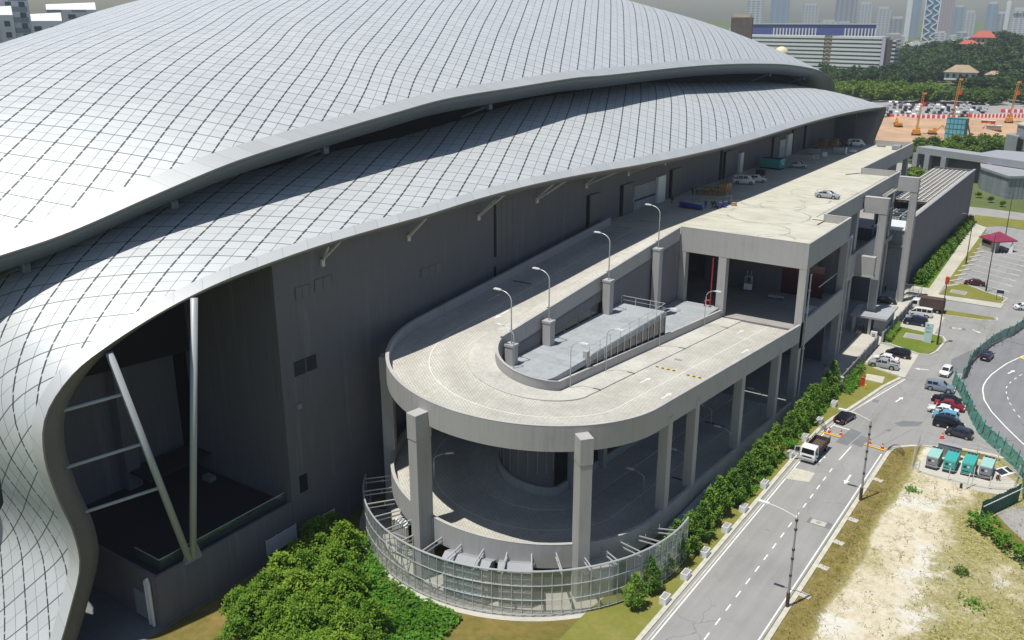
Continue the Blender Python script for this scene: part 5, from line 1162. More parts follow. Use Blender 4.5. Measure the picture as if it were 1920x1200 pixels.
def ball_clumps(n, rx, rz, z0, seed, flat=.2, lumps=9):
    g = np.random.default_rng(seed); out = []
    cs = g.normal(0, 1, (lumps, 3)); cs /= np.linalg.norm(cs, axis=1)[:, None]; cs[:, 2] = np.abs(cs[:, 2]) * 1.0 - flat
    cs *= np.array((rx * .62, rx * .62, rz * .6))
    for i in range(n):
        c = cs[g.integers(lumps)]; d = g.normal(0, 1, 3); d /= np.linalg.norm(d); q = c + d * np.array((rx, rx, rz)) * g.uniform(.28, .46); out.append((q[0], q[1], z0 + rz * .75 + q[2]))
    return np.array(out)
def trunk_mesh(name, h, r, seed, limbs=4, spread=.6):
    g = random.Random(seed); mb = MB(); mb.tube([(0, 0, -.1), (g.uniform(-.05, .05), g.uniform(-.05, .05), h * .5), (g.uniform(-.1, .1), 0, h)], r, 6, r1=r * .35)
    for k in range(limbs):
        a = g.uniform(0, 2 * PI); z = h * g.uniform(.35, .7); mb.tube([(0, 0, z), (math.cos(a) * spread, math.sin(a) * spread, z + spread * .9)], r * .4, 4, r1=r * .15)
    me = bpy.data.meshes.new(name); me.from_pydata(mb.v, [], mb.f); me.materials.append(M['bark']); return me
def tree(name, label, cat, group, x, y, z, crown, trunk, s=1., rz=0., sz=1.):
    t = thing(name, label, cat, (x, y, z), group, rz); t.scale = (s, s, s * sz)
    for nm, me in (('crown', crown), ('trunk', trunk)):
        if me is None: continue
        o = bpy.data.objects.new(nm, me); COL.objects.link(o); o.parent = t
    return t
ROWC = [leaf_mesh('crown', 'leaf_row', cone_clumps(170, .3, 4.1, 1.36, 10 + k, 5, 1.0), 22, .13, .10, 20 + k) for k in range(4)]
ROWT = [trunk_mesh('trunk', 3.2, .09, k) for k in range(2)]
rr_ = random.Random(3); ry = 62.6; k = 0
while ry < 123 and k < 24:
    if not 100.2 < ry < 103.2:
        near = ry < 69.5
        tree('street_tree', 'conical tree in the roadside row along the ramp, %s from the near end' % ORD[k], 'tree', 'conical trees in the row at the ramp foot', -29.7 + rr_.uniform(-.25, .25), ry, .08, ROWC[k % 4], ROWT[k % 2], (.82 if near else 1.0) * rr_.uniform(.9, 1.1), rr_.uniform(0, 6.28)); k += 1
    ry += rr_.uniform(2.3, 2.9) if ry > 69.5 else 2.75
FARC = [leaf_mesh('crown', 'leaf_row', cone_clumps(200, .2, 2.6, 1.25, 40 + k, 4, .6), 9, .15, .17, 50 + k) for k in range(3)]
for k in range(27):
    y = 186 + k * 2.42
    tree('hedge_tree', 'low bushy tree along the plant block wall, %s from the mesh cage' % ORD[k], 'tree', 'bushy trees along the dark plant block wall', lerp(-31.2, -32.2, k / 26), y, .1, FARC[k % 3], ROWT[0], rr_.uniform(.85, 1.1), rr_.uniform(0, 6.28))
# clipped hedges: leafy blocks
def hedge(name, label, poly, h, m, dens=26, size=.10, seed=1, z0=.1, kind=None, cat='hedge'):
    g = np.random.default_rng(seed); xs = [p[0] for p in poly]; ys = [p[1] for p in poly]
    from mathutils import Vector
    from mathutils.geometry import intersect_point_tri_2d
    def inside(x, y):
        c = False; n = len(poly)
        for i in range(n):
            x1, y1 = poly[i]; x2, y2 = poly[(i + 1) % n]
            if (y1 > y) != (y2 > y) and x < (x2 - x1) * (y - y1) / (y2 - y1) + x1: c = not c
        return c
    area = (max(xs) - min(xs)) * (max(ys) - min(ys)); pts = []
    for i in range(int(area * dens)):
        x, y = g.uniform(min(xs), max(xs)), g.uniform(min(ys), max(ys))
        if inside(x, y): pts.append((x, y, z0 + h * (1 - g.uniform(0, 1) ** 2.2) * (.85 + .15 * math.sin(x * 3 + y * 2))))
    cx, cy = np.mean(xs), np.mean(ys); P = np.array(pts) - (cx, cy, 0)
    o = bpy.data.objects.new(name, leaf_mesh(name, m, P, 6, .09, size, seed, .9)); COL.objects.link(o); o.location = (cx, cy, 0)
    if kind: struct(o, kind); 
    tag(o, label, cat); return o
hedge('hedge', 'clipped bright hedge in front of the red hydrant cabinet', [(-28.3, 122.2), (-27.2, 121.8), (-26.9, 126.4), (-27.2, 130), (-27.9, 130.2)], .75, 'leaf_bright', 34, seed=2)
hedge('hedge', 'loose leafy hedge climbing the near boundary wall', [(-28.9, 122.8), (-28.3, 122.4), (-28.0, 133.5), (-28.9, 134.5)], 1.2, 'leaf_row', 34, seed=3)
hedge('hedge', 'leafy shrub strip along the boundary wall of the totem lawn', [(-28.7, 147.2), (-27.7, 147.3), (-28.0, 156), (-28.7, 156.4)], 1.1, 'leaf_row', 34, seed=4)
for k, (y0, y1) in enumerate(((84.6, 89.6), (90.9, 94.6), (95.4, 98.4), (104.9, 110), (111, 116.5), (117.5, 121.5))):
    hedge('low_hedge', 'low bright green hedge block between the planter boxes, %s from the near end' % ORD[k], [(-29.2, y0), (-28.35, y0), (-28.3, y1), (-29.2, y1)], .5, 'leaf_bright', 36, seed=6 + k)
hedge('round_bush', 'round clipped bush in the gap of the roadside tree row', [(-28.9 + .95 * math.cos(a), 101.6 + 1.1 * math.sin(a)) for a in np.linspace(0, 6, 10)], .9, 'leaf_bright', 60, seed=14, cat='bush')
hedge('hedge', 'low hedge line between footpath and bushy trees', [(-30.2, 184), (-29.5, 184), (-31.3, 250), (-32, 250)], .35, 'leaf_bright', 12, seed=15, size=.14)
hedge('vine_hedge', 'vine covered fence running from the hoarding towards the camera', [(-8.2, 95.4), (-6.6, 95.6), (-4.9, 93.9), (-2.0, 90.5), (4, 84.5), (4.5, 83), (-2.4, 88.8), (-5.6, 92.2), (-7.9, 93.8)], 1.7, 'leaf_bright', 16, .15, seed=16)
# ground cover and grove at the near corner of the hall
struct(tag(hedge('ground_cover', 'low bright leafy ground cover below the grove', [(-47, 34), (-40.5, 46), (-41.5, 52.6), (-46, 52.4), (-50.5, 53.2), (-54, 55), (-57, 57.8), (-60, 57.4), (-60.8, 50), (-57, 46), (-51, 38)], .55, 'leaf_bright', 22, .15, seed=17), 'low bright leafy ground cover below the grove', 'ground cover'), 'stuff')
GRC = [leaf_mesh('crown', 'leaf_grove', cone_clumps(190, .5, 3.4, 1.7, 70 + k, 5, .6), 24, .17, .12, 80 + k) for k in range(4)]
gp = []; g_ = random.Random(11)
poly_g = [(-57.6, 41.5), (-58.6, 47), (-59.6, 51.5), (-59.9, 55.0), (-58.2, 55.8), (-55.5, 52.8), (-53, 50.6), (-49, 48.4), (-46.8, 47), (-44, 44), (-46, 38), (-54, 37)]
def inpoly(poly, x, y):
    c = False; n = len(poly)
    for i in range(n):
        x1, y1 = poly[i]; x2, y2 = poly[(i + 1) % n]
        if (y1 > y) != (y2 > y) and x < (x2 - x1) * (y - y1) / (y2 - y1) + x1: c = not c
    return c
for _ in range(4000):
    x, y = g_.uniform(-61, -43), g_.uniform(36, 57)
    if inpoly(poly_g, x, y) and all((x - a) ** 2 + (y - b) ** 2 > 2.0 ** 2 for a, b in gp): gp.append((x, y))
for k, (x, y) in enumerate(gp):
    tree('grove_tree', 'bright green bushy tree in the grove at the corner of the hall', 'tree', 'trees in the grove at the near corner of the hall', x, y, .03, GRC[k % 4], ROWT[0], g_.uniform(.8, 1.15), g_.uniform(0, 6.28))
# weeds standing on the sand plot
g_ = random.Random(5)
for k, (x, y, r) in enumerate(((-14.2, 98.6, .7), (-6.9, 84.6, .8), (-5, 80, 1.2))):
    P = np.array([(g_.gauss(0, r * .5), g_.gauss(0, r * .5), g_.uniform(.02, .25)) for _ in range(70)])
    o = bpy.data.objects.new('weed_patch', leaf_mesh('weed_patch', 'leaf_bright' if k in (0, 2) else 'leaf_mix', P, 4, .08, .10, 90 + k)); COL.objects.link(o); o.location = (x, y, .12)
    tag(o, 'tuft of green weeds on the pale sand plot', 'weeds', 'weed tufts on the sand plot')
# dry grass blades over turf strip (nobody could count them)
g2 = np.random.default_rng(8); pts = []
for _ in range(5200):
    x, y = g2.uniform(-18, 2), g2.uniform(58, 108)
    w = 1 if x < -16 else (.30 if x > -9.5 + (y - 75) * .06 else .10)
    if g2.uniform() < w and not (-15.2 < x < -4 and 102.6 < y): pts.append((x, y, .13 + g2.uniform(0, .07)))
o = bpy.data.objects.new('dry_grass', leaf_mesh('dry_grass', 'verge', np.array(pts), 5, .16, .075, 91, .2)); COL.objects.link(o); struct(tag(o, 'dry patchy grass over the turf strip and sand plot', 'grass'), 'stuff')
# ------------------------------------------------------------------ vehicles, modelled in metres (roots are scaled by 1/S), nose towards +Y
def car_proto(name, L, W, st, cab, glass, wheel_y, wr=.32, pickup=None):
    """st: stations from tail to nose (y, belt height, top height, half-width at top); cab: index range of the cabin"""
    t = bpy.data.objects.new(name, None); COL.objects.link(t)
    hw = W / 2; rows = []
    for k, (y, zb, zt, wt) in enumerate(st):
        e = 1 - .10 * (abs(y) / (L / 2)) ** 6; w = hw * e
        rows.append([(-w * .90, y, .22), (-w * .98, y, .42), (-w, y, .62), (-w * .965, y, zb), (-wt, y, zt), (-wt * .5, y, zt + .03), (0, y, zt + .04), (wt * .5, y, zt + .03), (wt, y, zt), (w * .965, y, zb), (w, y, .62), (w * .98, y, .42), (w * .90, y, .22)])
    mb = MB(); mb.sweep(rows, True); body = mb.build('body', 'paint_silver', t, smooth=True, org=(0, 0, 0))
    body.material_slots[0].link = 'OBJECT'
    mod = body.modifiers.new('e', 'EDGE_SPLIT'); mod.split_angle = R(38)
    gl = MB(); e = .012
    def q(k, j, f=0): 
        p = np.array(rows[k][j]); return p
    for a, b in glass['side']:
        for sg, (jb, jt) in ((-1, (3, 4)), (1, (9, 8))):
            P = [q(a, jb), q(b, jb), q(b, jt), q(a, jt)]
            c = sum(P) / 4; P = [c + (p - c) * np.array((1, .9, .76)) + np.array((sg * e, 0, .015)) for p in P]
            gl.add(P, [(0, 1, 2, 3) if sg > 0 else (3, 2, 1, 0)])
    for a, b in glass['ends']:
        P = [q(a, 4), q(a, 8), q(b, 8), q(b, 4)]; c = sum(P) / 4
        n = np.cross(P[1] - P[0], P[3] - P[0]); n /= np.linalg.norm(n); n = n if n[2] > 0 else -n
        P = [c + (p - c) * .86 + n * .05 for p in P]; gl.add(P, [(0, 1, 2, 3)])
    gl.build('window', 'car_glass', t, org=(0, 0, 0))
    for y in wheel_y:
        for sg in (-1, 1):
            x = sg * (hw - .10); w_ = MB(); n = 14
            ring = [(y + wr * math.cos(2 * PI * i / n), wr + wr * math.sin(2 * PI * i / n)) for i in range(n)]
            w_.add([(x - .11, a, b) for a, b in ring] + [(x + .11, a, b) for a, b in ring], [(i, (i + 1) % n, (i + 1) % n + n, i + n) for i in range(n)] + [tuple(range(n - 1, -1, -1)), tuple(range(n, 2 * n))])
            wo = w_.build('wheel', 'tyre', t, org=(0, 0, 0))
            rm = MB(); xr = x + sg * .116; rr = wr * .64
            rm.add([(xr, y + rr * math.cos(2 * PI * i / n), wr + rr * math.sin(2 * PI * i / n)) for i in range(n)], [tuple(range(n))]); rm.build('rim', 'rim', wo, org=(0, 0, 0))
            ar = MB(); ra = wr * 1.22; xa = sg * (hw * 1.0 + .004); pts = [(xa, y + ra * math.cos(PI * i / 10), wr + ra * math.sin(PI * i / 10)) for i in range(11)] + [(xa, y - ra, .22), (xa, y + ra, .22)]
            ar.add(pts, [tuple(range(11)) + (11, 12)]); ar.build('wheel_arch', 'tyre', t, org=(0, 0, 0))
    for sg in (-1, 1):
        mb = MB(); mb.obox((sg * hw * .68, L / 2 - .05, .60), hw * .46, .14, .15); mb.build('headlight', 'lens', t, org=(0, 0, 0))
        mb = MB(); mb.obox((sg * hw * .72, -L / 2 + .04, .74), hw * .36, .12, .17); mb.build('tail_light', 'tail_red', t, org=(0, 0, 0))
        ky = st[glass['mirror']][0]; mb = MB(); mb.obox((sg * (hw + .09), ky, .92), .2, .12, .13); mo = mb.build('mirror', 'paint_silver', t, org=(0, 0, 0)); mo.material_slots[0].link = 'OBJECT'
    mb = MB(); mb.obox((0, L / 2 - .02, .30), W * .7, .09, .2); mb.build('front_grille', 'tyre', t, org=(0, 0, 0))
    mb = MB(); mb.obox((0, -L / 2 - .0, .50), .5, .05, .13); mb.build('number_plate', 'white_metal', t, org=(0, 0, 0))
    if pickup:
        y0, y1 = pickup; mb = MB(); mb.box(-hw * .82, hw * .82, y0, y1, .985, 1.02); mb.build('cargo_bed', 'dark_metal', t, org=(0, 0, 0))
    t['_v'] = 1; return t
PROTO = dict(
    sedan=car_proto('parked_car', 4.5, 1.75, [(-2.25, .62, .64, .62), (-2.15, .86, .92, .66), (-1.55, .92, .99, .68), (-.85, .95, 1.40, .56), (.05, .95, 1.45, .57), (.45, .94, 1.42, .57), (1.15, .92, .97, .66), (1.95, .78, .82, .66), (2.2, .62, .64, .6), (2.25, .5, .52, .55)], None,
                    dict(side=((2, 3), (3, 4), (4, 6)), ends=((2, 3), (5, 6)), mirror=6), (-1.35, 1.4)),
    hatch=car_proto('parked_car', 3.75, 1.66, [(-1.87, .62, .64, .6), (-1.82, .92, 1.0, .64), (-1.45, .95, 1.42, .56), (-.75, .95, 1.48, .58), (.05, .95, 1.49, .58), (.4, .94, 1.46, .57), (1.05, .92, .97, .64), (1.6, .8, .84, .62), (1.85, .6, .62, .56), (1.87, .5, .52, .52)], None,
                    dict(side=((2, 3), (3, 4), (4, 6)), ends=((1, 2), (5, 6)), mirror=6), (-1.2, 1.2), .29),
    suv=car_proto('parked_car', 4.6, 1.82, [(-2.3, .7, .72, .66), (-2.26, 1.02, 1.08, .7), (-2.0, 1.08, 1.66, .6), (-1.2, 1.08, 1.76, .63), (-.3, 1.08, 1.78, .63), (.35, 1.07, 1.74, .62), (1.05, 1.06, 1.12, .7), (1.95, .98, 1.02, .7), (2.25, .72, .74, .64), (2.3, .6, .62, .6)], None,
                  dict(side=((2, 3), (3, 4), (4, 6)), ends=((1, 2), (5, 6)), mirror=6), (-1.4, 1.4), .37),
    mpv=car_proto('parked_car', 4.45, 1.74, [(-2.22, .65, .67, .64), (-2.18, .98, 1.05, .68), (-1.95, 1.0, 1.55, .6), (-1.1, 1.0, 1.66, .62), (-.1, 1.0, 1.66, .62), (.6, .98, 1.58, .6), (1.45, .95, 1.0, .66), (2.0, .8, .84, .64), (2.2, .62, .64, .58), (2.22, .5, .52, .55)], None,
                  dict(side=((2, 3), (3, 4), (4, 6)), ends=((1, 2), (5, 6)), mirror=6), (-1.38, 1.35)),
    pickup=car_proto('parked_car', 5.2, 1.82, [(-2.6, .98, .985, .82), (-2.55, .98, .985, .82), (-.95, 1.0, 1.0, .82), (-.9, 1.05, 1.30, .66), (-.7, 1.06, 1.72, .60), (.3, 1.06, 1.76, .62), (.6, 1.05, 1.72, .61), (1.3, 1.04, 1.09, .70), (2.3, .96, 1.0, .68), (2.56, .72, .74, .62), (2.6, .6, .62, .58)], None,
                     dict(side=((4, 5), (5, 7)), ends=((3, 4), (6, 7)), mirror=7), (-1.55, 1.6), .39, (-2.5, -1.0)),
    van=car_proto('parked_van', 4.5, 1.7, [(-2.25, .7, .72, .74), (-2.22, 1.05, 1.12, .76), (-2.15, 1.08, 1.82, .70), (-1.2, 1.08, 1.9, .71), (-.2, 1.08, 1.9, .71), (.8, 1.08, 1.88, .70), (1.35, 1.06, 1.72, .68), (1.95, 1.0, 1.06, .72), (2.2, .7, .72, .7), (2.25, .5, .52, .66)], None,
                  dict(side=((2, 3), (3, 4), (4, 5), (5, 7)), ends=((1, 2), (6, 7)), mirror=7), (-1.35, 1.45), .31))
USED = set(); NAMES = {}
def car(kind, x, y, rz, paint, label, z=.03, group=None, cat='car', name=None, panel=False):
    p = PROTO[kind]
    c = p if kind not in USED else copy_tree(p); USED.add(kind)
    c.name = name or ('parked_van' if kind == 'van' else 'parked_pickup' if kind == 'pickup' else 'parked_car')
    c.location = (x, y, z); c.rotation_euler = (0, 0, R(rz)); c.scale = (1 / S,) * 3
    for ch in c.children:
        if ch.name.split('.')[0] in ('body', 'mirror'): ch.material_slots[0].material = M['paint_' + paint]
    return tag(c, label, cat, group)
car('sedan', -25.5, 113.3, -12, 'black', 'black saloon stopped past the white stop line with its tail to the camera')
car('pickup', -26.0, 135.7, 92, 'silver', 'silver pickup truck with a dark open bed, nearest in the concrete bay', cat='pickup')
car('sedan', -26.3, 138.5, 93, 'white', 'pale silver saloon parked between the pickup and the black people carrier')
car('mpv', -25.3, 141.6, 94, 'black', 'black people carrier parked behind the pale silver saloon')
car('suv', -26.4, 159.4, 94, 'navy', 'dark blue car nearest the totem sign in the farther concrete bay')
car('hatch', -26.9, 161.9, 94, 'silver', 'silver hatchback parked between the dark blue car and the white van')
car('van', -26.7, 164.8, 94, 'white', 'white panel van parked beside the lorry with brown box', cat='van')
car('hatch', -17.75, 137.9, 177, 'white', 'white car driving towards the camera in the junction')
car('suv', -17.3, 131.0, -86, 'silverblue', 'silver blue estate car parked nearest the kink of the green net fence')
car('sedan', -15.7, 126.9, 92, 'black', 'dark saloon parked side by side with the red car')
car('sedan', -15.0, 125.0, -88, 'red', 'dark red saloon in the row between the dark and the white cars')
car('sedan', -15.4, 122.9, 92, 'white', 'white saloon with dark roof glass in the row beside the green fence')
car('hatch', -14.8, 121.1, 93, 'sky', 'sky blue hatchback in the row beside the green fence')
car('mpv', -14.0, 118.7, -86, 'black', 'black people carrier with its tail lights to the left in the row beside the fence')
car('hatch', -12.4, 116.6, 86, 'charcoal', 'dark grey hatchback at the near end of the row beside the fence')
car('hatch', -13.8, 148.4, -6, 'navy', 'dark car driving away on the ring road beyond the green net fence')
car('sedan', -22.2, 191.3, 100, 'maroon', 'dark saloon parked alone in the marked bays near the island lawn')
car('sedan', -33.6, 169.3, -80, 'black', 'black saloon parked under the deck behind the nearer pylon')
car('sedan', -12.1, 179.3, -60, 'white', 'white car cut by the right edge of the picture')
car('sedan', -40.7, 149.4, -90, 'silver', 'silver saloon parked alone on the sunlit loading deck', z=21.81)
car('van', -56.6, 154.2, -75, 'white', 'white minibus with dark windows on the shaded loading deck', z=21.81, cat='van')
car('hatch', -55.4, 157.6, -75, 'white', 'small pale car hidden behind the white minibus on the deck', z=21.81)
car('sedan', -54.6, 177.3, -78, 'silver', 'silver car behind the teal generator on the deck', z=21.81)
car('suv', -56.6, 212.2, -80, 'black', 'black van with open rear at the far end of the deck', z=21.81, cat='van')
car('van', -53.6, 215.4, -72, 'white', 'white van with open side at the far end of the deck', z=21.81, cat='van')
# lorries
def lorry(label, x, y, rz, box=False):
    t = bpy.data.objects.new('lorry', None); COL.objects.link(t); t.location = (x, y, .03); t.rotation_euler = (0, 0, R(rz)); t.scale = (1 / S,) * 3
    W = 2.1; o0 = (0, 0, 0)
    rows = [[(-W / 2, y_, .55), (-W / 2, y_, 1.35), (-W / 2 * .95, y_, zt), (W / 2 * .95, y_, zt), (W / 2, y_, 1.35), (W / 2, y_, .55)] for y_, zt in ((1.6, 2.3), (1.75, 2.38), (2.7, 2.36), (3.05, 2.2), (3.22, 1.4), (3.3, 1.1), (3.3, .6))]
    MB().sweep(rows, True).build('cab', 'paint_white', t, org=o0, bevel=.04)
    mb = MB(); mb.add([(-.9, 3.235, 1.42), (.9, 3.235, 1.42), (.84, 3.085, 2.14), (-.84, 3.085, 2.14)], [(0, 1, 2, 3)])
    for s_ in (-1, 1): mb.add([(s_ * (W / 2 + .012), 1.95, 1.42), (s_ * (W / 2 + .012), 2.95, 1.42), (s_ * (W / 2 * .955 + .012), 2.75, 2.15), (s_ * (W / 2 * .955 + .012), 1.95, 2.15)], [(0, 1, 2, 3)])
    mb.build('window', 'car_glass', t, org=o0)
    mb = MB(); mb.box(-.85, .85, 3.302, 3.33, .9, 1.12); mb.build('front_grille', 'tyre', t, org=o0)
    mb = MB(); mb.box(-1.05, 1.05, 3.25, 3.45, .4, .68); mb.build('bumper', 'rim', t, org=o0)
    for s_ in (-1, 1):
        mb = MB(); mb.obox((s_ * .82, 3.31, .92), .3, .06, .18); mb.build('headlight', 'lens', t, org=o0)
        mb = MB(); mb.obox((s_ * 1.28, 3.1, 1.5), .2, .1, .4); mb.build('mirror', 'tyre', t, org=o0)
    mb = MB(); mb.box(-.42, .42, -3.3, 2.6, .5, .75); mb.build('chassis', 'dark_metal', t, org=o0)
    if box: mb = MB(); mb.box(-1.12, 1.12, -3.3, 1.4, .9, 2.95); mb.build('cargo_box', 'brown_timber', t, org=o0); mb = MB(); mb.box(-1.15, 1.15, -3.32, 1.42, 2.952, 3.02); mb.build('box_roof', 'rust_steel', t, org=o0)
    else:
        mb = MB(); mb.box(-1.08, 1.08, -3.3, 1.35, .9, 1.02); mb.build('cargo_bed', 'brown_timber', t, org=o0)
        for nm, (x0, x1, y0, y1) in (('side_board', (-1.1, -1.02, -3.3, 1.35)), ('side_board', (1.02, 1.1, -3.3, 1.35)), ('tail_board', (-1.02, 1.02, -3.32, -3.24)), ('head_board', (-1.02, 1.02, 1.3, 1.38))):
            mb = MB(); mb.box(x0, x1, y0, y1, .95, 1.62 if nm != 'head_board' else 2.1); mb.build(nm, 'brown_timber', t, org=o0)
        mb = MB()
        for q in range(7): yy = -3.2 + q * .72; mb.bar((-1.06, yy, 1.6), (-1.06, yy, 1.95), .07); mb.bar((1.06, yy, 1.6), (1.06, yy, 1.95), .07)
        for s_ in (-1, 1): mb.bar((s_ * 1.06, -3.3, 1.95), (s_ * 1.06, 1.35, 1.95), .06)
        mb.build('stake_rail', 'rust_steel', t, org=o0)
        mb = MB(); mb.add([(1.12, 2.85, .75), (1.9, 3.3, .75), (1.88, 3.28, 1.4), (1.84, 3.2, 2.15), (1.12, 2.78, 2.15)], [(0, 1, 2, 3, 4)]); mb.v = mb.v + [(x_ + .04, y_ - .05, z_) for x_, y_, z_ in mb.v]; mb.f = [(0, 1, 2, 3, 4), (9, 8, 7, 6, 5), (0, 5, 6, 1), (1, 6, 7, 2), (2, 7, 8, 3), (3, 8, 9, 4), (4, 9, 5, 0)]; do = mb.build('door', 'paint_white', t, org=o0)
        mb = MB(); mb.add([(1.25, 2.94, 1.42), (1.8, 3.25, 1.42), (1.76, 3.17, 2.05), (1.25, 2.88, 2.05)], [(0, 1, 2, 3)]); mb.v = [(x_ + .0, y_ + .03, z_) for x_, y_, z_ in mb.v]; mb.build('door_window', 'car_glass', do, org=o0)
    for y_ in (-2.2, 2.3):
        for s_ in (-1, 1):
            w_ = MB(); n = 14; xx = s_ * .9; ring = [(y_ + .4 * math.cos(2 * PI * i / n), .4 + .4 * math.sin(2 * PI * i / n)) for i in range(n)]
            w_.add([(xx - .16, a, b) for a, b in ring] + [(xx + .16, a, b) for a, b in ring], [(i, (i + 1) % n, (i + 1) % n + n, i + n) for i in range(n)] + [tuple(range(n - 1, -1, -1)), tuple(range(n, 2 * n))]); wo = w_.build('wheel', 'tyre', t, org=o0)
            r_ = MB(); r_.add([(xx + s_ * .165, y_ + .22 * math.cos(2 * PI * i / n), .4 + .22 * math.sin(2 * PI * i / n)) for i in range(n)], [tuple(range(n))]); r_.build('rim', 'rim', wo, org=o0)
    return tag(t, label, 'lorry')
lorry('white lorry with brown timber bed and open door stopped on the street', -25.75, 101.3, 178)
lorry('white cabbed lorry with tall brown box parked beyond the white van', -26.4, 168.6, 92, True)
# ------------------------------------------------------------------ people: one skinned figure per pose, in metres
def figure(pose):
    """returns mesh data for body / shirt / trousers / hair, grown with the Skin modifier along a jointed skeleton"""
    if pose == 'stand':
        J = dict(pel=(0, 0, .95), wai=(0, .01, 1.1), che=(0, 0, 1.33), nek=(0, 0, 1.48), hed=(0, .02, 1.6), top=(0, .02, 1.72),
                 lh=(-.1, 0, .9), lk=(-.11, .03, .5), la=(-.12, -.02, .08), lt=(-.13, .14, .03), rh=(.1, 0, .9), rk=(.12, .05, .5), ra=(.14, .02, .08), rt=(.16, .18, .03),
                 ls=(-.18, 0, 1.42), le=(-.24, .0, 1.15), lw=(-.22, .14, .95), lf=(-.21, .2, .86), rs=(.18, 0, 1.42), re=(.25, .03, 1.16), rw=(.2, .24, 1.03), rf=(.17, .32, 1.0))
    elif pose == 'bend':
        J = dict(pel=(0, -.1, .92), wai=(0, .02, 1.02), che=(0, .22, 1.12), nek=(0, .36, 1.17), hed=(0, .47, 1.18), top=(0, .58, 1.19),
                 lh=(-.1, -.1, .88), lk=(-.12, .04, .5), la=(-.12, -.05, .08), lt=(-.12, .1, .03), rh=(.1, -.1, .88), rk=(.12, .06, .5), ra=(.12, .0, .08), rt=(.12, .16, .03),
                 ls=(-.18, .3, 1.1), le=(-.2, .38, .84), lw=(-.16, .5, .66), lf=(-.14, .54, .58), rs=(.18, .3, 1.1), re=(.2, .4, .84), rw=(.14, .52, .68), rf=(.12, .56, .6))
    else:
        J = dict(pel=(0, -.12, .3), wai=(0, -.06, .44), che=(0, .06, .66), nek=(0, .14, .8), hed=(0, .2, .9), top=(0, .22, 1.02),
                 lh=(-.1, -.1, .3), lk=(-.16, .3, .5), la=(-.15, .06, .08), lt=(-.15, .22, .03), rh=(.1, -.1, .3), rk=(.18, .3, .5), ra=(.16, .06, .08), rt=(.17, .22, .03),
                 ls=(-.18, .08, .74), le=(-.24, .26, .56), lw=(-.08, .42, .5), lf=(-.02, .48, .46), rs=(.18, .08, .74), re=(.24, .28, .56), rw=(.1, .44, .5), rf=(.03, .5, .46))
    rad = dict(pel=.15, wai=.13, che=.16, nek=.06, hed=.095, top=.07, lh=.09, lk=.062, la=.045, lt=.035, rh=.09, rk=.062, ra=.045, rt=.035, ls=.075, le=.045, lw=.032, lf=.03, rs=.075, re=.045, rw=.032, rf=.03)
    E = [('pel', 'wai'), ('wai', 'che'), ('che', 'nek'), ('nek', 'hed'), ('hed', 'top'), ('pel', 'lh'), ('lh', 'lk'), ('lk', 'la'), ('la', 'lt'), ('pel', 'rh'), ('rh', 'rk'), ('rk', 'ra'), ('ra', 'rt'), ('che', 'ls'), ('ls', 'le'), ('le', 'lw'), ('lw', 'lf'), ('che', 'rs'), ('rs', 're'), ('re', 'rw'), ('rw', 'rf')]
    def grow(name, edges, inflate, m, trim=None):
        keys = sorted({k for e in edges for k in e}, key=lambda k: list(J).index(k)); ix = {k: i for i, k in enumerate(keys)}
        P = {k: np.array(J[k], float) for k in keys}
        for a, b, f in (trim or []): P[b] = P[a] + (P[b] - P[a]) * f
        me = bpy.data.meshes.new(name); me.from_pydata([tuple(P[k]) for k in keys], [(ix[a], ix[b]) for a, b in edges], [])
        o = bpy.data.objects.new(name, me); COL.objects.link(o); sk = o.modifiers.new('s', 'SKIN'); o.modifiers.new('u', 'SUBSURF').levels = 1
        for k in keys:
            d = me.skin_vertices[0].data[ix[k]]; d.radius = (rad[k] * inflate,) * 2; d.use_root = (k == keys[0])
        dg = bpy.context.evaluated_depsgraph_get(); nm = bpy.data.meshes.new_from_object(o.evaluated_get(dg)); bpy.data.objects.remove(o)
        nm.name = name; nm.materials.clear(); nm.materials.append(M[m]); nm.polygons.foreach_set('use_smooth', [True] * len(nm.polygons)); return nm
    return dict(body=grow('body', E, 1, 'skin'),
                shirt=grow('shirt', [('pel', 'wai'), ('wai', 'che'), ('che', 'ls'), ('ls', 'le'), ('che', 'rs'), ('rs', 're')], 1.12, 'cloth_dark', [('ls', 'le', .8), ('rs', 're', .8)]),
                trousers=grow('trousers', [('pel', 'lh'), ('lh', 'lk'), ('lk', 'la'), ('pel', 'rh'), ('rh', 'rk'), ('rk', 'ra')], 1.15, 'cloth_blue', [('lk', 'la', .9), ('rk', 'ra', .9)]),
                hair=grow('hair', [('hed', 'top')], 1.1, 'hair', [('top', 'hed', .7)]))
FIG = {p: figure(p) for p in ('stand', 'bend', 'crouch')}
def person(label, pose, x, y, z, rz, shirt='cloth_dark', legs='cloth_blue'):
    t = thing('person', label, 'person', (x, y, z), None, R(rz)); t.scale = (1 / S,) * 3
    for nm, me in FIG[pose].items():
        o = bpy.data.objects.new(nm, me); COL.objects.link(o); o.parent = t
        if nm in ('shirt', 'trousers'): o.material_slots[0].link = 'OBJECT'; o.material_slots[0].material = M[shirt if nm == 'shirt' else legs]
ZF = 21.805
person('person in dark clothes crouching on the concrete beside the rightmost generator', 'crouch', -6.7, 106.6, .12, 200, 'cloth_dark', 'cloth_dark')
person('person in dark clothes standing by the dark door leaf on the deck', 'stand', -59.5, 130.8, ZF, -90, 'cloth_dark', 'cloth_dark')
person('person in dark shirt standing left of the carton heap', 'stand', -59.7, 139.2, ZF, -60, 'cloth_dark')
person('person in pale shirt standing left of the carton heap', 'stand', -59.2, 140.0, ZF, 140, 'cloth_white')
person('person in black standing at the end of the blue trolleys', 'stand', -53.5, 130.0, ZF, 20, 'cloth_dark', 'cloth_blue')
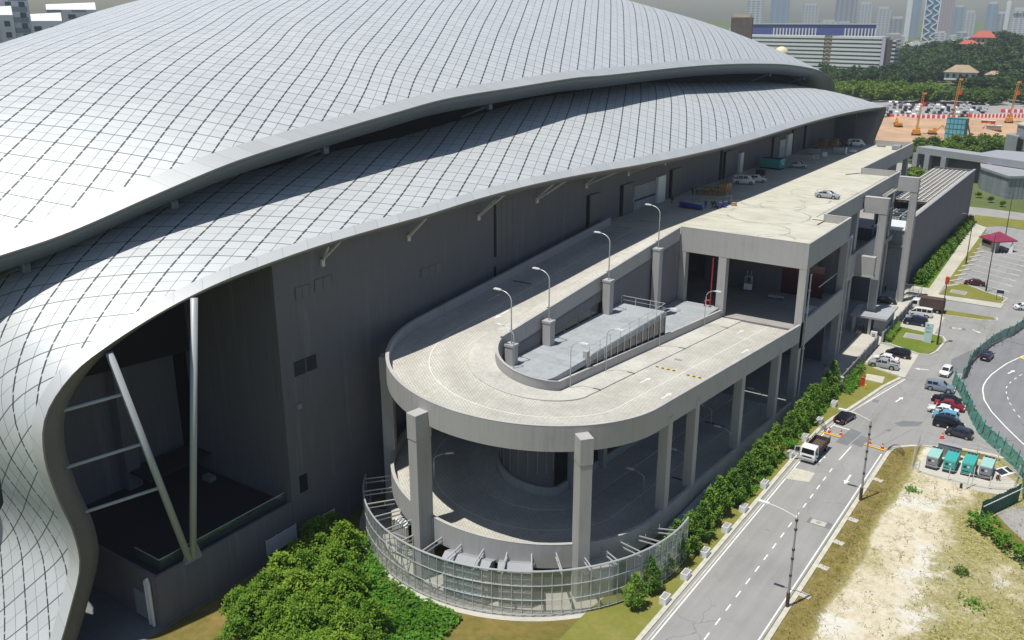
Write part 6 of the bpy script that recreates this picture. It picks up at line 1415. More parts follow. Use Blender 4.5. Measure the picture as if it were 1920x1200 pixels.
person('person in blue bending over the blue trolleys', 'bend', -52.9, 131.3, ZF, 60, 'cloth_blue', 'cloth_dark')
person('person in grey shirt bending behind the loose blue trolley', 'bend', -53.1, 132.9, ZF, -120, 'cloth_white', 'cloth_dark')
person('person in dark clothes in front of the tall carton stack', 'stand', -56.4, 141.6, ZF, 10, 'cloth_dark', 'cloth_dark')
person('person in white shirt beside the grey skip at the far carton heap', 'stand', -57.1, 198.4, ZF, 0, 'cloth_white')
person('person in white shirt loading the black van on the deck', 'bend', -55.7, 209.6, ZF, 0, 'cloth_white')
person('person in pink shirt standing between the two vans on the deck', 'stand', -54.5, 211.6, ZF, 30, 'cloth_pink')
person('person in red shirt standing at the open white van', 'stand', -53.9, 212.6, ZF, 200, 'cloth_pink', 'cloth_dark')
person('person in white shirt standing on the ledge of the white roofed block', 'stand', -37.2, 177.75, 9.0, 180, 'cloth_white', 'cloth_dark')
person('person in dark clothes at the foot of the louvred panel', 'stand', -35.3, 176.2, .02, 180, 'cloth_dark', 'cloth_dark')
# ------------------------------------------------------------------ cartons, trolleys and gear on the deck
def carton(x, y, z, s, rz, label, group):
    t = thing('carton', label, 'carton', (x, y, z), group, rz); a, b, c = s
    mb = MB(); mb.obox((0, 0, 0), a, b, c); mb.build('box', 'cardboard', t, org=(0, 0, 0)); mb = MB(); mb.obox((0, 0, c + .002), a * .16, b * 1.0, .004); mb.obox((-a * .2, -b / 2 - .006, c * .3), a * .25, .01, c * .3); mb.build('tape', 'tile_cream', t, org=(0, 0, 0))
cr = random.Random(4)
for i in range(6):
    for j in range(3 if i > 3 else 2):
        for h in range(3 if i > 3 else (2 if i % 2 else 1)):
            carton(-58.6 + i * .68 + cr.uniform(-.05, .05), 140.6 + j * .75 + cr.uniform(-.06, .06) + i * .28, ZF + h * .66, (.62, .62, .62), cr.uniform(-.12, .12), 'brown carton in the heap beside the blue trolleys on the deck', 'cartons heaped beside the blue trolleys')
for i in range(6):
    for j in range(3):
        for h in range(1 + (i + j) % 3):
            carton(-59.8 + i * .72, 207.4 + j * .8 + i * .3, ZF + h * .7, (.66, .7, .66), cr.uniform(-.15, .15), 'brown carton in the far heap near the two vans on the deck', 'cartons heaped near the vans')
carton(-50.8, 134.8, ZF, (.8, .6, .5), .3, 'lone pale carton left at the edge of the deck shadow', None)
carton(-42, 113.5, ZF, (.9, .5, .05), .2, 'flattened carton sheet lying near the front parapet of the deck', None)
carton(-38.2, 113.3, ZF, (.8, .9, .04), -.2, 'torn carton sheet lying near the front right parapet of the deck', None)
def trolley(x, y, rz, label, group):
    t = thing('trolley', label, 'trolley', (x, y, ZF), group, rz)
    mb = MB(); mb.box(-.3, .3, -.45, .45, .22, .32); mb.box(-.3, .3, -.47, -.42, .3, .85); mb.build('platform', 'blue_plastic', t, org=(0, 0, 0))
    mb = MB(); mb.tube([(-.28, -.46, .8), (-.28, -.5, 1.0), (.28, -.5, 1.0), (.28, -.46, .8)], .025, 5); mb.build('handle', 'pale_steel', t, org=(0, 0, 0))
    for sx in (-1, 1):
        for sy in (-1, 1): mb = MB(); mb.cyl((sx * .24, sy * .36, .0), .07, .21, 6); mb.build('wheel', 'tyre', t, org=(0, 0, 0))
for k in range(9): trolley(-57.2 + k * .42, 129.4 - k * .06, .25, 'blue platform trolley nested in the row on the deck, %s from the hall wall' % ORD[k], 'nested blue trolleys on the deck')
trolley(-52.2, 131.6, 1.2, 'loose blue trolley turned sideways near the two bending people', None)
trolley(-51.7, 132.8, 1.0, 'loose blue trolley farthest from the nested row', None)
def mesh_cart(x, y, rz, label, m='pale_steel', h=1.2, w=1.1, l=.8):
    t = thing('cage_cart', label, 'cart', (x, y, ZF), None, rz); mb = MB()
    for sx in (-1, 1):
        for sy in (-1, 1): mb.bar((sx * w / 2, sy * l / 2, 0), (sx * w / 2, sy * l / 2, h), .05)
    for z in (.15, h / 2, h): 
        for sy in (-1, 1): mb.bar((-w / 2, sy * l / 2, z), (w / 2, sy * l / 2, z), .04)
        for sx in (-1, 1): mb.bar((sx * w / 2, -l / 2, z), (sx * w / 2, l / 2, z), .04)
    mb.build('frame', m, t, org=(0, 0, 0)); mb = MB(); mb.box(-w / 2, w / 2, -l / 2, l / 2, .14, .2); mb.build('shelf', m, t, org=(0, 0, 0))
mesh_cart(-52.4, 136.2, .3, 'wire cage cart near the tall carton stack', 'paint_silverblue')
mesh_cart(-58.5, 133.6, .1, 'low pale cart with bottles beside the dark door leaf', 'pale_steel', .7, 1.8, .7)
mesh_cart(-57.0, 189.4, .2, 'pale wire trough in front of the white door leaf', 'pale_steel', .8, 1.8, .8)
mesh_cart(-54.9, 189.8, .5, 'white wire basket beside the pale trough', 'white_metal', .9, 1.0, .7)
genset(-56.3, 173.4, 'dark_metal', 'teal', 'large teal generator standing on the shaded loading deck', 2.0, 4.2, 2.0, ZF, 1.45)
def crate(name, label, cat, x, y, sx, sy, sz, m, m2, rz=.2):
    t = thing(name, label, cat, (x, y, ZF), None, rz); mb = MB(); mb.obox((0, 0, .08), sx, sy, sz); mb.build('body', m, t, org=(0, 0, 0), bevel=.04)
    mb = MB(); mb.obox((0, 0, sz + .082), sx * .96, sy * .96, .06); mb.build('lid', m2, t, org=(0, 0, 0)); mb = MB(); mb.obox((-sx * .3, 0, 0), .12, sy, .08); mb.obox((sx * .3, 0, 0), .12, sy, .08); mb.build('runner', 'dark_metal', t, org=(0, 0, 0))
crate('skip', 'grey steel skip in front of the far carton heap', 'skip', -57.6, 196.8, 2.4, 1.6, 1.3, 'grey_metal', 'dark_metal')
crate('crate', 'small white crate right of the grey skip', 'crate', -54.4, 194.2, .9, .8, .9, 'white_metal', 'white_metal')
crate('crate', 'row of grey lockers standing on the deck near its far end', 'cabinet', -53.4, 200.6, 2.2, 1.1, 1.3, 'grey_metal', 'ac_grey')
crate('crate', 'white panel leaning on the end of the grey lockers', 'panel', -51.9, 201.0, .2, 1.2, 1.4, 'white_metal', 'white_metal')
crate('crate', 'low pale pallet load beyond the white panel', 'pallet', -51.4, 204.4, 1.5, .8, .45, 'strut_paint', 'white_metal')
crate('crate', 'dark crate with pale lid by the wall near the white door leaf', 'crate', -57.6, 165.2, 1.6, 1.5, 1.0, 'dark_metal', 'grey_metal')
crate('pallet', 'stack of grey pallets against the far deck parapet', 'pallet', -44.6, 214.6, 1.8, 1.8, .9, 'grey_metal', 'ac_grey', 0)
crate('pallet', 'flat pale pallet lying near the far end of the deck', 'pallet', -48.6, 217.6, 1.8, 1.0, .25, 'concrete_grey', 'ac_grey', 0)
# things in the shade of the middle floor
t = thing('forklift', 'pale forklift parked in the shade of the middle floor', 'forklift', (-44.5, 126.5, ZL), None, .3)
mb = MB(); mb.box(-.6, .6, -1, .8, .25, 1.0); mb.box(-.6, .6, -1.2, -.9, .3, 1.2); mb.build('body', 'white_metal', t, org=(0, 0, 0)); mb = MB()
for sx in (-1, 1): mb.bar((sx * .5, -.7, 1), (sx * .5, -.6, 2.1), .07); mb.bar((sx * .5, .6, 1), (sx * .5, .5, 2.1), .07); mb.bar((sx * .3, 1.0, .1), (sx * .3, 1.0, 2.6), .1); mb.bar((sx * .3, 1.0, .12), (sx * .3, 2.0, .12), .1)
mb.box(-.55, .55, -.7, .6, 2.1, 2.16); mb.build('mast_and_guard', 'strut_paint', t, org=(0, 0, 0))
for y in (-.7, .6):
    for sx in (-1, 1): mb = MB(); mb.tube([(sx * .62, y, .28), (sx * .45, y, .28)], .28, 10); mb.build('wheel', 'tyre', t, org=(0, 0, 0))
t = thing('pallet_load', 'row of pale wrapped blocks stacked in the shade at the deck side', 'pallet', (-33.6, 121, ZL)); mb = MB()
for k in range(4): mb.obox((-33.9 + .1 * k, 119.6 + k * .75, ZL + .14), 1.3, .6, .4)
mb.build('wrapped_blocks', 'white_metal', t); mb = MB(); mb.box(-34.6, -33, 119.2, 122.3, ZL, ZL + .13); mb.build('base', 'brown_timber', t)
t = thing('flat_cart', 'grey flat cart in the shade in front of the dark red shutter', 'cart', (-39.5, 124.5, ZL)); mb = MB(); mb.obox((-39.5, 124.5, ZL + .25), 2.2, 1.2, .35, .2); mb.build('load', 'ac_grey', t); mb = MB(); [mb.cyl((-39.5 + a, 124.5 + b, ZL), .1, .25, 7) for a in (-.8, .8) for b in (-.4, .4)]; mb.build('wheels', 'tyre', t)
# ------------------------------------------------------------------ background
def at(px, t):
    """plan position at horizontal distance t in the direction whose sine/cosine from +Y is given by a bearing in pixels of the photo"""
    f = 1701.9; yaw, p = R(34.552), R(18.576); sp_, cp_ = math.sin(p), math.cos(p)
    dx = (px - 960) / f; dy = 0
    for _ in range(12): dy = (sp_ - 50 / t * math.hypot(cp_ + dy * sp_, dx)) / cp_
    c = cp_ + dy * sp_; X = math.cos(yaw) * dx - math.sin(yaw) * c; Y = math.sin(yaw) * dx + math.cos(yaw) * c
    h = math.hypot(X, Y); return (X / h * t, Y / h * t)
# earthworks
gsheet('earthworks', [at(1560, 395), at(1686, 398), at(1750, 420), at(1830, 425), at(2000, 432), at(2200, 440), at(2150, 600), at(1920, 545), at(1740, 520), at(1640, 508), at(1500, 500)], .06, 'earth')
g3 = random.Random(9)
mb = MB()
for k in range(16):
    x, y = at(g3.uniform(1640, 1930), g3.uniform(430, 510)); r = g3.uniform(3, 9); n = 9
    n0 = len(mb.v); mb.v += [(x + r * (1 + .3 * g3.random()) * math.cos(2 * PI * i / n), y + r * .8 * math.sin(2 * PI * i / n), .0) for i in range(n)] + [(x, y, r * .22)]; mb.f += [(n0 + i, n0 + (i + 1) % n, n0 + n) for i in range(n)]
struct(mb.build('earth_mounds', 'earth', smooth=True))
gsheet('far_car_park', [at(1560, 512), at(1740, 528), at(1920, 556), at(2100, 580), at(2100, 700), at(1900, 650), at(1560, 610)], .07, 'concrete_grey')
# piling rigs
def rig(label, px, t, h, lean, ang):
    x, y = at(px, t); T = thing('piling_rig', label, 'piling rig', (x, y, 0), 'orange piling rigs on the earthworks', ang)
    o0 = (0, 0, 0); mb = MB()
    w = .75
    for sx in (-1, 1):
        for sy in (-1, 1): mb.bar((sx * w / 2, sy * w / 2 + 3, 0), (sx * w / 2 + lean, sy * w / 2 + 3, h), .2)
    nst = int(h / 1.2)
    for k in range(nst):
        z0, z1 = h * k / nst, h * (k + 1) / nst; a0, a1 = lean * k / nst, lean * (k + 1) / nst
        for sy in (-1, 1): mb.bar((-w / 2 + a0, sy * w / 2 + 3, z0), (w / 2 + a1, sy * w / 2 + 3, z1), .1)
        for sx in (-1, 1): mb.bar((sx * w / 2 + a0, -w / 2 + 3, z0), (sx * w / 2 + a1, w / 2 + 3, z1), .1)
    mb.box(lean - .5, lean + 1.2, 2.4, 3.6, h, h + .7); mb.build('lattice_mast', 'rig_orange', T, org=o0)
    mb = MB(); mb.box(-1.6, 1.6, -2.5, 2.0, .9, 2.6); mb.box(.2, 1.6, 1.2, 2.6, 1.0, 3.0); mb.build('cab', 'rig_orange', T, org=o0)
    for sx in (-1, 1): mb = MB(); mb.box(sx * 1.4 - .45, sx * 1.4 + .45, -2.8, 2.8, 0, .95); mb.build('crawler_track', 'rust_steel', T, org=o0)
    mb = MB(); mb.bar((0, -2, 2.4), (lean * .6, 2.8, h * .6), .22); mb.bar((0, 3.5, .5), (lean * .9, 3.6, h * .95), .14); mb.build('back_stay', 'rust_steel', T, org=o0)
    mb = MB(); mb.box(lean * .72 + .5, lean * .72 + 1.7, 2.5, 3.5, h * .70, h * .80); mb.build('hammer', 'red_plastic', T, org=o0)
rig('orange piling rig with red hammer nearest the shell end of the hall', 1717, 441, 17.2, .9, .2)
rig('tallest orange piling rig standing behind the blue tank', 1781, 476, 21.5, 1.2, .1)
rig('orange piling rig farthest right on the earthworks', 1891, 513, 18.8, 1.3, .1)
# stacked blue tank
x, y = at(1790, 424); T = thing('water_tank', 'pale blue sectional tank standing in front of the earthworks', 'tank', (x, y, 0), None, -.12)
mb = MB(); mb.box(-3.8, 3.8, -2, 2, 1.0, 9.6); mb.build('tank_body', 'tank_seam', T, org=(0, 0, 0)); mb = MB()
for i in range(5):
    for j in range(4): mb.box(-3.65 + i * 1.5, -2.4 + i * 1.5, -2.12, -1.99, 1.3 + j * 2.05, 3.0 + j * 2.05)
mb.build('tank_panel', 'tank_blue', T, org=(0, 0, 0)); mb = MB(); mb.bar((3.9, -1.5, 8.5), (6.8, -1, 0), .25); mb.bar((3.9, 1.5, 7), (6.4, 1, 0), .25); mb.build('raking_shore', 'brown_timber', T, org=(0, 0, 0))
def excavator(label, px, t, ang):
    x, y = at(px, t); T = thing('excavator', label, 'excavator', (x, y, 0), None, ang); o0 = (0, 0, 0)
    mb = MB(); mb.box(-1.3, 1.3, -1.6, 1.2, .9, 2.0); mb.box(-1.2, -.1, .2, 1.5, 1.1, 2.8); mb.build('cab', 'rig_orange', T, org=o0)
    for sx in (-1, 1): mb = MB(); mb.box(sx * 1.1 - .35, sx * 1.1 + .35, -1.8, 1.8, 0, .85); mb.build('crawler_track', 'rust_steel', T, org=o0)
    mb = MB(); mb.bar((.4, 1.2, 1.6), (.4, 3.6, 4.2), .4); mb.bar((.4, 3.6, 4.2), (.4, 5.4, 1.4), .3); mb.build('boom', 'rig_orange', T, org=o0); mb = MB(); mb.obox((.4, 5.5, .6), .9, .8, .9); mb.build('bucket', 'rust_steel', T, org=o0)
excavator('orange excavator on the bare earth left of the piling rigs', 1684, 470, .6)
excavator('orange excavator digging at the foot of the right piling rig', 1868, 470, 1.6)
excavator('small orange excavator between the blue tank and the left rig', 1748, 446, -1.2)
x, y = at(1868, 486); 
for k, (px, t, lab, m) in enumerate(((1852, 492, 'red skip on the earthworks', 'red_plastic'), (1862, 470, 'grey drum heap beside the right excavator', 'ac_grey'))):
    x, y = at(px, t); T = thing('skip', lab, 'skip', (x, y, 0)); mb = MB(); mb.add([(x - 2.6, y - 1, 0), (x + 2.6, y - 1, 0), (x + 2.6, y + 1, 0), (x - 2.6, y + 1, 0), (x - 3, y - 1.3, 2.6), (x + 3, y - 1.3, 2.6), (x + 3, y + 1.3, 2.6), (x - 3, y + 1.3, 2.6)], [(3, 2, 1, 0), (4, 5, 6, 7), (0, 1, 5, 4), (1, 2, 6, 5), (2, 3, 7, 6), (3, 0, 4, 7)]); mb.build('skip_body', m, T); mb = MB(); mb.box(x - 3.1, x + 3.1, y - 1.4, y + 1.4, 2.61, 2.8); mb.build('rim', 'strut_paint', T)
# red and white water barriers behind the site
src = None; nb = 0
for row, (pa, ta, pb, tb, n) in enumerate(((1672, 512, 1796, 522, 26), (1818, 530, 1935, 545, 34), (1880, 566, 1935, 572, 10))):
    for i in range(n):
        x0, y0 = at(pa, ta); x1, y1 = at(pb, tb); x, y = lerp(x0, x1, i / n), lerp(y0, y1, i / n); red = i % 2 == 0
        key = 'red' if red else 'white'
        if src is None: src = {}
        if key not in src:
            o = MB((x, y, 0)); o.add([(x - 1.0, y - .5, .07), (x + 1.0, y - .5, .07), (x + 1.0, y + .5, .07), (x - 1.0, y + .5, .07), (x - 1.0, y - .18, 1.9), (x + 1.0, y - .18, 1.9), (x + 1.0, y + .18, 1.9), (x - 1.0, y + .18, 1.9)], [(3, 2, 1, 0), (4, 5, 6, 7), (0, 1, 5, 4), (1, 2, 6, 5), (2, 3, 7, 6), (3, 0, 4, 7)])
            c = src[key] = o.build('water_barrier', 'red_plastic' if red else 'white_metal')
        else: c = src[key].copy(); COL.objects.link(c); c.location = (x, y, 0)
        tag(c, '%s plastic barrier in the lines of barriers behind the earthworks' % key, 'barrier', '%s barriers behind the earthworks' % key)
# the far car park: every car its own object, seen at a few pixels each
mbc = MB(); 
prof = [(-2.2, .3), (-2.2, .9), (-1.5, 1.0), (-.9, 1.42), (.5, 1.42), (1.2, .95), (2.15, .8), (2.2, .3)]
mbc.sweep([[(sx * w, y_, z_) for y_, z_ in prof] for sx, w in ((-1, .85), (-1, .80), (1, .80), (1, .85))], True)
for k, (p_, z_) in enumerate(prof): pass
fm = mbc.build('parked_car', 'paint_silver', org=(0, 0, 0)); fm.material_slots[0].link = 'OBJECT'; bpy.data.objects.remove(fm) if False else None
cols = ['silver', 'white', 'black', 'navy', 'silverblue', 'charcoal', 'white', 'silver', 'maroon', 'grey']
gc = random.Random(21); first = True
for row, t in enumerate((520, 534, 548, 564, 580, 596)):
    for i in range(17):
        px = 1655 + i * 11.5 + gc.uniform(-1.5, 1.5) + row * 3
        if gc.random() < .18 or (px > 1850 and row < 2): continue
        x, y = at(px, t + (px - 1650) * .09)
        c = fm if first else fm.copy()
        if not first: COL.objects.link(c)
        first = False; col = gc.choice(cols); c.location = (x, y, .08); c.rotation_euler = (0, 0, .25 + gc.uniform(-.05, .05)); c.scale = (1.05, 1.05, 1.05)
        c.material_slots[0].link = 'OBJECT'; c.material_slots[0].material = M['paint_' + col]
        nice = dict(silver='silver', white='white', black='black', navy='dark blue', silverblue='silver blue', charcoal='dark grey', maroon='maroon', grey='grey')[col]
        tag(c, '%s car in the crowded car park beyond the earthworks' % nice, 'car', '%s cars in the far car park' % nice)
# trees: the row of young trees between road and earthworks, each its own
MIXC = [leaf_mesh('crown', ['leaf_mix', 'leaf_belt'][k % 2], ball_clumps(120, 2.6, 2.3, 1.1, 120 + k), 8, .4, .42, 130 + k) for k in range(4)]
BIGT = trunk_mesh('trunk', 3.0, .16, 5)
gt = random.Random(31); k = 0
for px0, px1, t0, t1, n in ((1712, 1770, 352, 392, 20), (1770, 1900, 374, 412, 34), (1700, 1745, 268, 320, 8), (1830, 1905, 380, 400, 8)):
    for i in range(n):
        px, t = gt.uniform(px0, px1), gt.uniform(t0, t1); x, y = at(px, t)
        tree('young_tree', 'leafy young tree in the belt between the grey road and the earthworks', 'tree', 'young trees between road and earthworks', x, y, 0, MIXC[k % 4], BIGT, gt.uniform(.7, 1.25), gt.uniform(0, 6.28)); k += 1
for px, t in ((1752, 306), (1800, 330), (1846, 344), (1858, 352), (1893, 330), (1834, 292), (1858, 286), (1880, 281)):
    x, y = at(px, t); tree('young_tree', 'small tree standing singly by the grey road or patterned wall', 'tree', 'single small trees by the far road', x, y, 0, MIXC[k % 4], BIGT, .5 if t > 300 else .35, 0); k += 1
# the bright tree belt and the dark wood behind: a far wood that reads as one mass
def wood(name, label, m, spots, size, seed, lum=7, n=64, per=7):
    base = [ball_clumps(n, 4.2, 4.2, 1.5, seed + j, lumps=lum) for j in range(4)]; g = np.random.default_rng(seed); allc = []
    for j, (x, y, z, s) in enumerate(spots):
        b = base[j % 4] * s; a = g.uniform(0, 6.28); c, s_ = math.cos(a), math.sin(a)
        allc.append(np.stack([b[:, 0] * c - b[:, 1] * s_ + x, b[:, 0] * s_ + b[:, 1] * c + y, b[:, 2] + z], 1))
    P = np.concatenate(allc); c0 = (float(spots[0][0]), float(spots[0][1]), 0.)
    o = bpy.data.objects.new(name, leaf_mesh(name, m, P - np.array(c0), per, size * .7, size, seed)); COL.objects.link(o); o.location = c0
    return struct(tag(o, label, 'wood'), 'stuff')
gw = random.Random(41); S1 = []
for i in range(150): px, t = gw.uniform(1535, 1760), gw.uniform(600, 665); x, y = at(px, t); S1.append((x, y, 0, gw.uniform(.75, 1.15)))
wood('bright_tree_belt', 'belt of bright yellow green trees behind the far car park', 'leaf_belt', S1, .8, 300)
S1b = []
for i in range(170): px, t = gw.uniform(1730, 2060), gw.uniform(606, 680); x, y = at(px, t); S1b.append((x, y, 0, gw.uniform(.55, 1.0)))
wood('mixed_tree_belt', 'loose belt of mid green trees behind the right part of the car park', 'leaf_mix', S1b, .75, 310)
def hill_z(px, t):
    a = min(max((t - 720) / 330, 0), 1); a = a * a * (3 - 2 * a)
    ridge = interp(px, [1500, 1600, 1660, 1700, 1740, 1780, 1830, 1860, 1890, 1920, 2000, 2200], [0, 1, 4, 7, 12, 12, 18, 22, 20, 15, 12, 10])
    return a * ridge
S2 = []
for i in range(420): px, t = gw.uniform(1540, 2080), gw.uniform(665, 800); x, y = at(px, t); S2.append((x, y, hill_z(px, t), gw.uniform(.9, 1.6) if px < 1760 else gw.uniform(.8, 1.4)))
S2 = [s for s in S2 if not (-133 < s[0] < -101 and 655 < s[1] < 765 and not (-118 < s[0] < -112 and s[1] > 735))]
wood('dark_wood', 'dense dark green wood behind the tree belts', 'leaf_forest', S2, 1.05, 320, n=60)
S3 = []
for i in range(760): px, t = gw.uniform(1640, 2150), gw.uniform(800, 1120); x, y = at(px, t); S3.append((x, y, hill_z(px, t), gw.uniform(.9, 1.7)))
S3 = [s for s in S3 if not (-155 < s[0] < -128 and 950 < s[1] < 1000)]
wood('hill_wood', 'hazy wooded hillside under the city skyline', 'leaf_forest', S3, 1.3, 330, n=46, per=6)
rows = []
for i in range(46):
    px = 1500 + i * 16; rows.append([(*at(px, t), hill_z(px, t) - (.5 if t < 760 else 0) - (20 if t > 1400 else 0)) for t in (700, 760, 820, 880, 940, 1000, 1060, 1120, 1250, 1450)])
struct(MB().sweep(rows).build('hill', 'far_ground', smooth=True))
gsheet('clearing', [at(1806, 690), at(1836, 690), at(1830, 742), at(1812, 745)], .3, 'lawn')
# houses
def hip_house(name, label, cx, cy, z, w, d, h, rh, wall, roof, rz):
    t = thing(name, label, 'house', (cx, cy, z), None, rz); o0 = (0, 0, 0)
    mb = MB(); mb.box(-w / 2, w / 2, -d / 2, d / 2, 0, h); mb.build('wall', wall, t, org=o0)
    e = 1.2; mb = MB(); mb.add([(-w / 2 - e, -d / 2 - e, h), (w / 2 + e, -d / 2 - e, h), (w / 2 + e, d / 2 + e, h), (-w / 2 - e, d / 2 + e, h), (-w * .2, 0, h + rh), (w * .2, 0, h + rh)], [(0, 1, 5, 4), (2, 3, 4, 5), (1, 2, 5), (3, 0, 4), (3, 2, 1, 0)]); mb.build('roof', roof, t, org=o0)
    for k in range(5): mb = MB(); mb.box(-w / 2 + w * (k + .3) / 5, -w / 2 + w * (k + .75) / 5, -d / 2 - .06, -d / 2, h * .3, h * .8); mb.build('window', 'office_glass', t, org=o0)
hip_house('villa', 'beige villa with a tan hipped roof in the wood', -119, 752, 5, 21, 12, 5.5, 5, 'tower_white', 'tan_roof', .1)
hip_house('villa', 'white house wing half hidden right of the beige villa', -98, 758, 5, 10, 8, 4, 2.6, 'tower_white', 'tan_roof', .1)
hip_house('hill_house', 'upper red roofed house on the hilltop', -141, 985, 24, 20, 12, 6, 6, 'tile_cream', 'red_tile', .1)
hip_house('hill_house', 'lower red roofed house just below the hilltop', -150, 965, 20.5, 16, 10, 4, 3.5, 'tile_cream', 'red_tile', .1)
# the banded office slab
OF = thing('office_block', 'long pale office block with dark window bands and stair towers', 'office building', (-235, 820, 0))
def slab(x0, y0, x1, y1, zt, depth, n=10, nm='office_wing'):
    a, b = np.array((x0, y0)), np.array((x1, y1)); d = (b - a) / np.linalg.norm(b - a); nn = np.array((-d[1], d[0])) * depth
    mb = MB(); mb.prism([tuple(a), tuple(b), tuple(b + nn), tuple(a + nn)], 0, zt - .3); ob = mb.build(nm, 'office_glass', OF)
    bands = MB(); h = zt / n
    for k in range(n + 1):
        e = np.array((d[1], -d[0])) * .5
        bands.prism([tuple(a + e - d * .4), tuple(b + e + d * .4), tuple(b + nn - e + d * .4), tuple(a + nn - e - d * .4)], k * h - h * .32, k * h + h * .28)
    bands.build('floor_band', 'office_band', ob); return a, b, d, nn
slab(-330, 829, -239.5, 816.3, 32.2, 16); slab(-232.6, 817.3, -190.6, 808.6, 32.2, 14)
mb = MB(); mb.prism([(-239, 816.6), (-233, 817.2), (-231, 829), (-238, 829)], 0, 33.5); tw = mb.build('stair_tower', 'office_core', OF)
mb = MB()
for k in range(10): mb.add([(-238.8, 816.2, 2.2 + k * 3.2), (-236, 816.3, 3.4 + k * 3.2), (-236, 816.3, 4.0 + k * 3.2), (-238.8, 816.2, 2.8 + k * 3.2)], [(0, 1, 2, 3)]); mb.add([(-236, 816.3, 3.4 + k * 3.2), (-233.2, 816.7, 2.2 + k * 3.2), (-233.2, 816.7, 2.8 + k * 3.2), (-236, 816.3, 4.0 + k * 3.2)], [(0, 1, 2, 3)])
mb.build('stair_flight', 'tile_cream', tw)
mb = MB(); mb.prism([(-190.2, 808.3), (-187.4, 807.8), (-187.0, 809.5), (-189.9, 810)], 0, 32.6); mb.build('corner_fin', 'office_fin', OF)
mb = MB(); mb.prism([(-187, 809.9), (-183.2, 812), (-182, 822), (-187, 824)], 0, 31); st = mb.build('stair_tower', 'office_core', OF)
mb = MB()
for k in range(10): mb.prism([(-186.9, 811.6), (-180.4, 813), (-179, 823), (-186, 824.5)], k * 3.2 + .3, k * 3.2 + 1.9)
mb.build('landing', 'office_band', st)
T = thing('blue_hall', 'dark blue clad hall with white fins behind the office block', 'building', (-290, 960, 0)); mb = MB(); mb.prism([(-372, 938), (-236, 972), (-246, 1010), (-380, 980)], 0, 41); mb.build('hall_body', 'blue_cladding', T)
mb = MB()
for k in range(46):
    q = k / 45
    if .05 < q < .30 or .62 < q < .78: continue
    mb.obox((lerp(-372, -236, q), lerp(937.2, 971.2, q), 28), 1.4, 1.0, 9.5, .24)
mb.build('white_fin', 'tower_white', T); mb = MB(); mb.prism([(-372.4, 937), (-235.6, 971.2), (-236, 973), (-372, 939)], 41.01, 42); mb.build('roof_edge', 'office_band', T)
# skyline
TW = [('tower_pale', 1636, 1664, 2150, 62, 'pale tower left of the lattice tower group, nearest the office block'), ('tower_grey', 1664, 1692, 2250, 42, 'low grey tower in the skyline right of the office block'), ('tower_white', 1692, 1702, 2050, 78, 'slim white tower left of the blue braced tower'), ('tower_glass', 1700, 1720, 2300, 92, 'glassy grey tower behind the slim white tower'),
      ('tower_blue', 1727, 1754, 2100, 104, 'blue tower with white zigzag bracing'), ('tower_pink', 1754, 1780, 2180, 84, 'pinkish tower right of the blue braced tower'), ('tower_glass', 1782, 1800, 2350, 66, 'grey blue tower right of the pinkish tower'), ('tower_pale', 1802, 1824, 2450, 55, 'pale low tower left of the red roofed hilltop'), ('tower_glass', 1842, 1862, 2300, 72, 'glassy tower behind the hilltop house'), ('tower_grey', 1862, 1880, 2200, 52, 'grey tower right of the hilltop house'),
      ('tower_white', 1876, 1884, 2000, 74, 'slim white slab beside the lettered tower'), ('tower_pale', 1886, 1926, 1950, 58, 'broad pale tower with dark lettering at its head'), ('tower_grey', 1930, 1970, 2200, 70, 'grey tower beyond the right edge'),
      ('tower_pale', 1395, 1425, 1500, 70, 'pale tower behind the roof at the office block end'), ('tower_glass', 1440, 1475, 2100, 88, 'glassy tower above the blue hall'), ('tower_pale', 1500, 1530, 2300, 70, 'pale tower above the middle of the blue hall'), ('tower_grey', 1560, 1600, 2100, 96, 'grey tower above the right end of the blue hall'), ('tower_pale', 1604, 1630, 2400, 74, 'pale tower above the office stair tower')]
gcity = random.Random(77)
for k in range(46):
    px = 1385 + k * 13.5 + gcity.uniform(-4, 4); t = gcity.uniform(1350, 1950); w_ = gcity.uniform(16, 34); zt = 50 - gcity.uniform(10, 62) * t / 1750 + (0 if px < 1760 else -14)
    if zt < 6: zt = 6 + gcity.uniform(0, 8)
    TW.append((gcity.choice(['tower_pale', 'tower_grey', 'tower_white', 'tower_glass', 'tower_pink', 'tower_pale']), px, px + w_ * 1.0, t, zt, 'city block in the hazy mass of buildings under the skyline towers'))
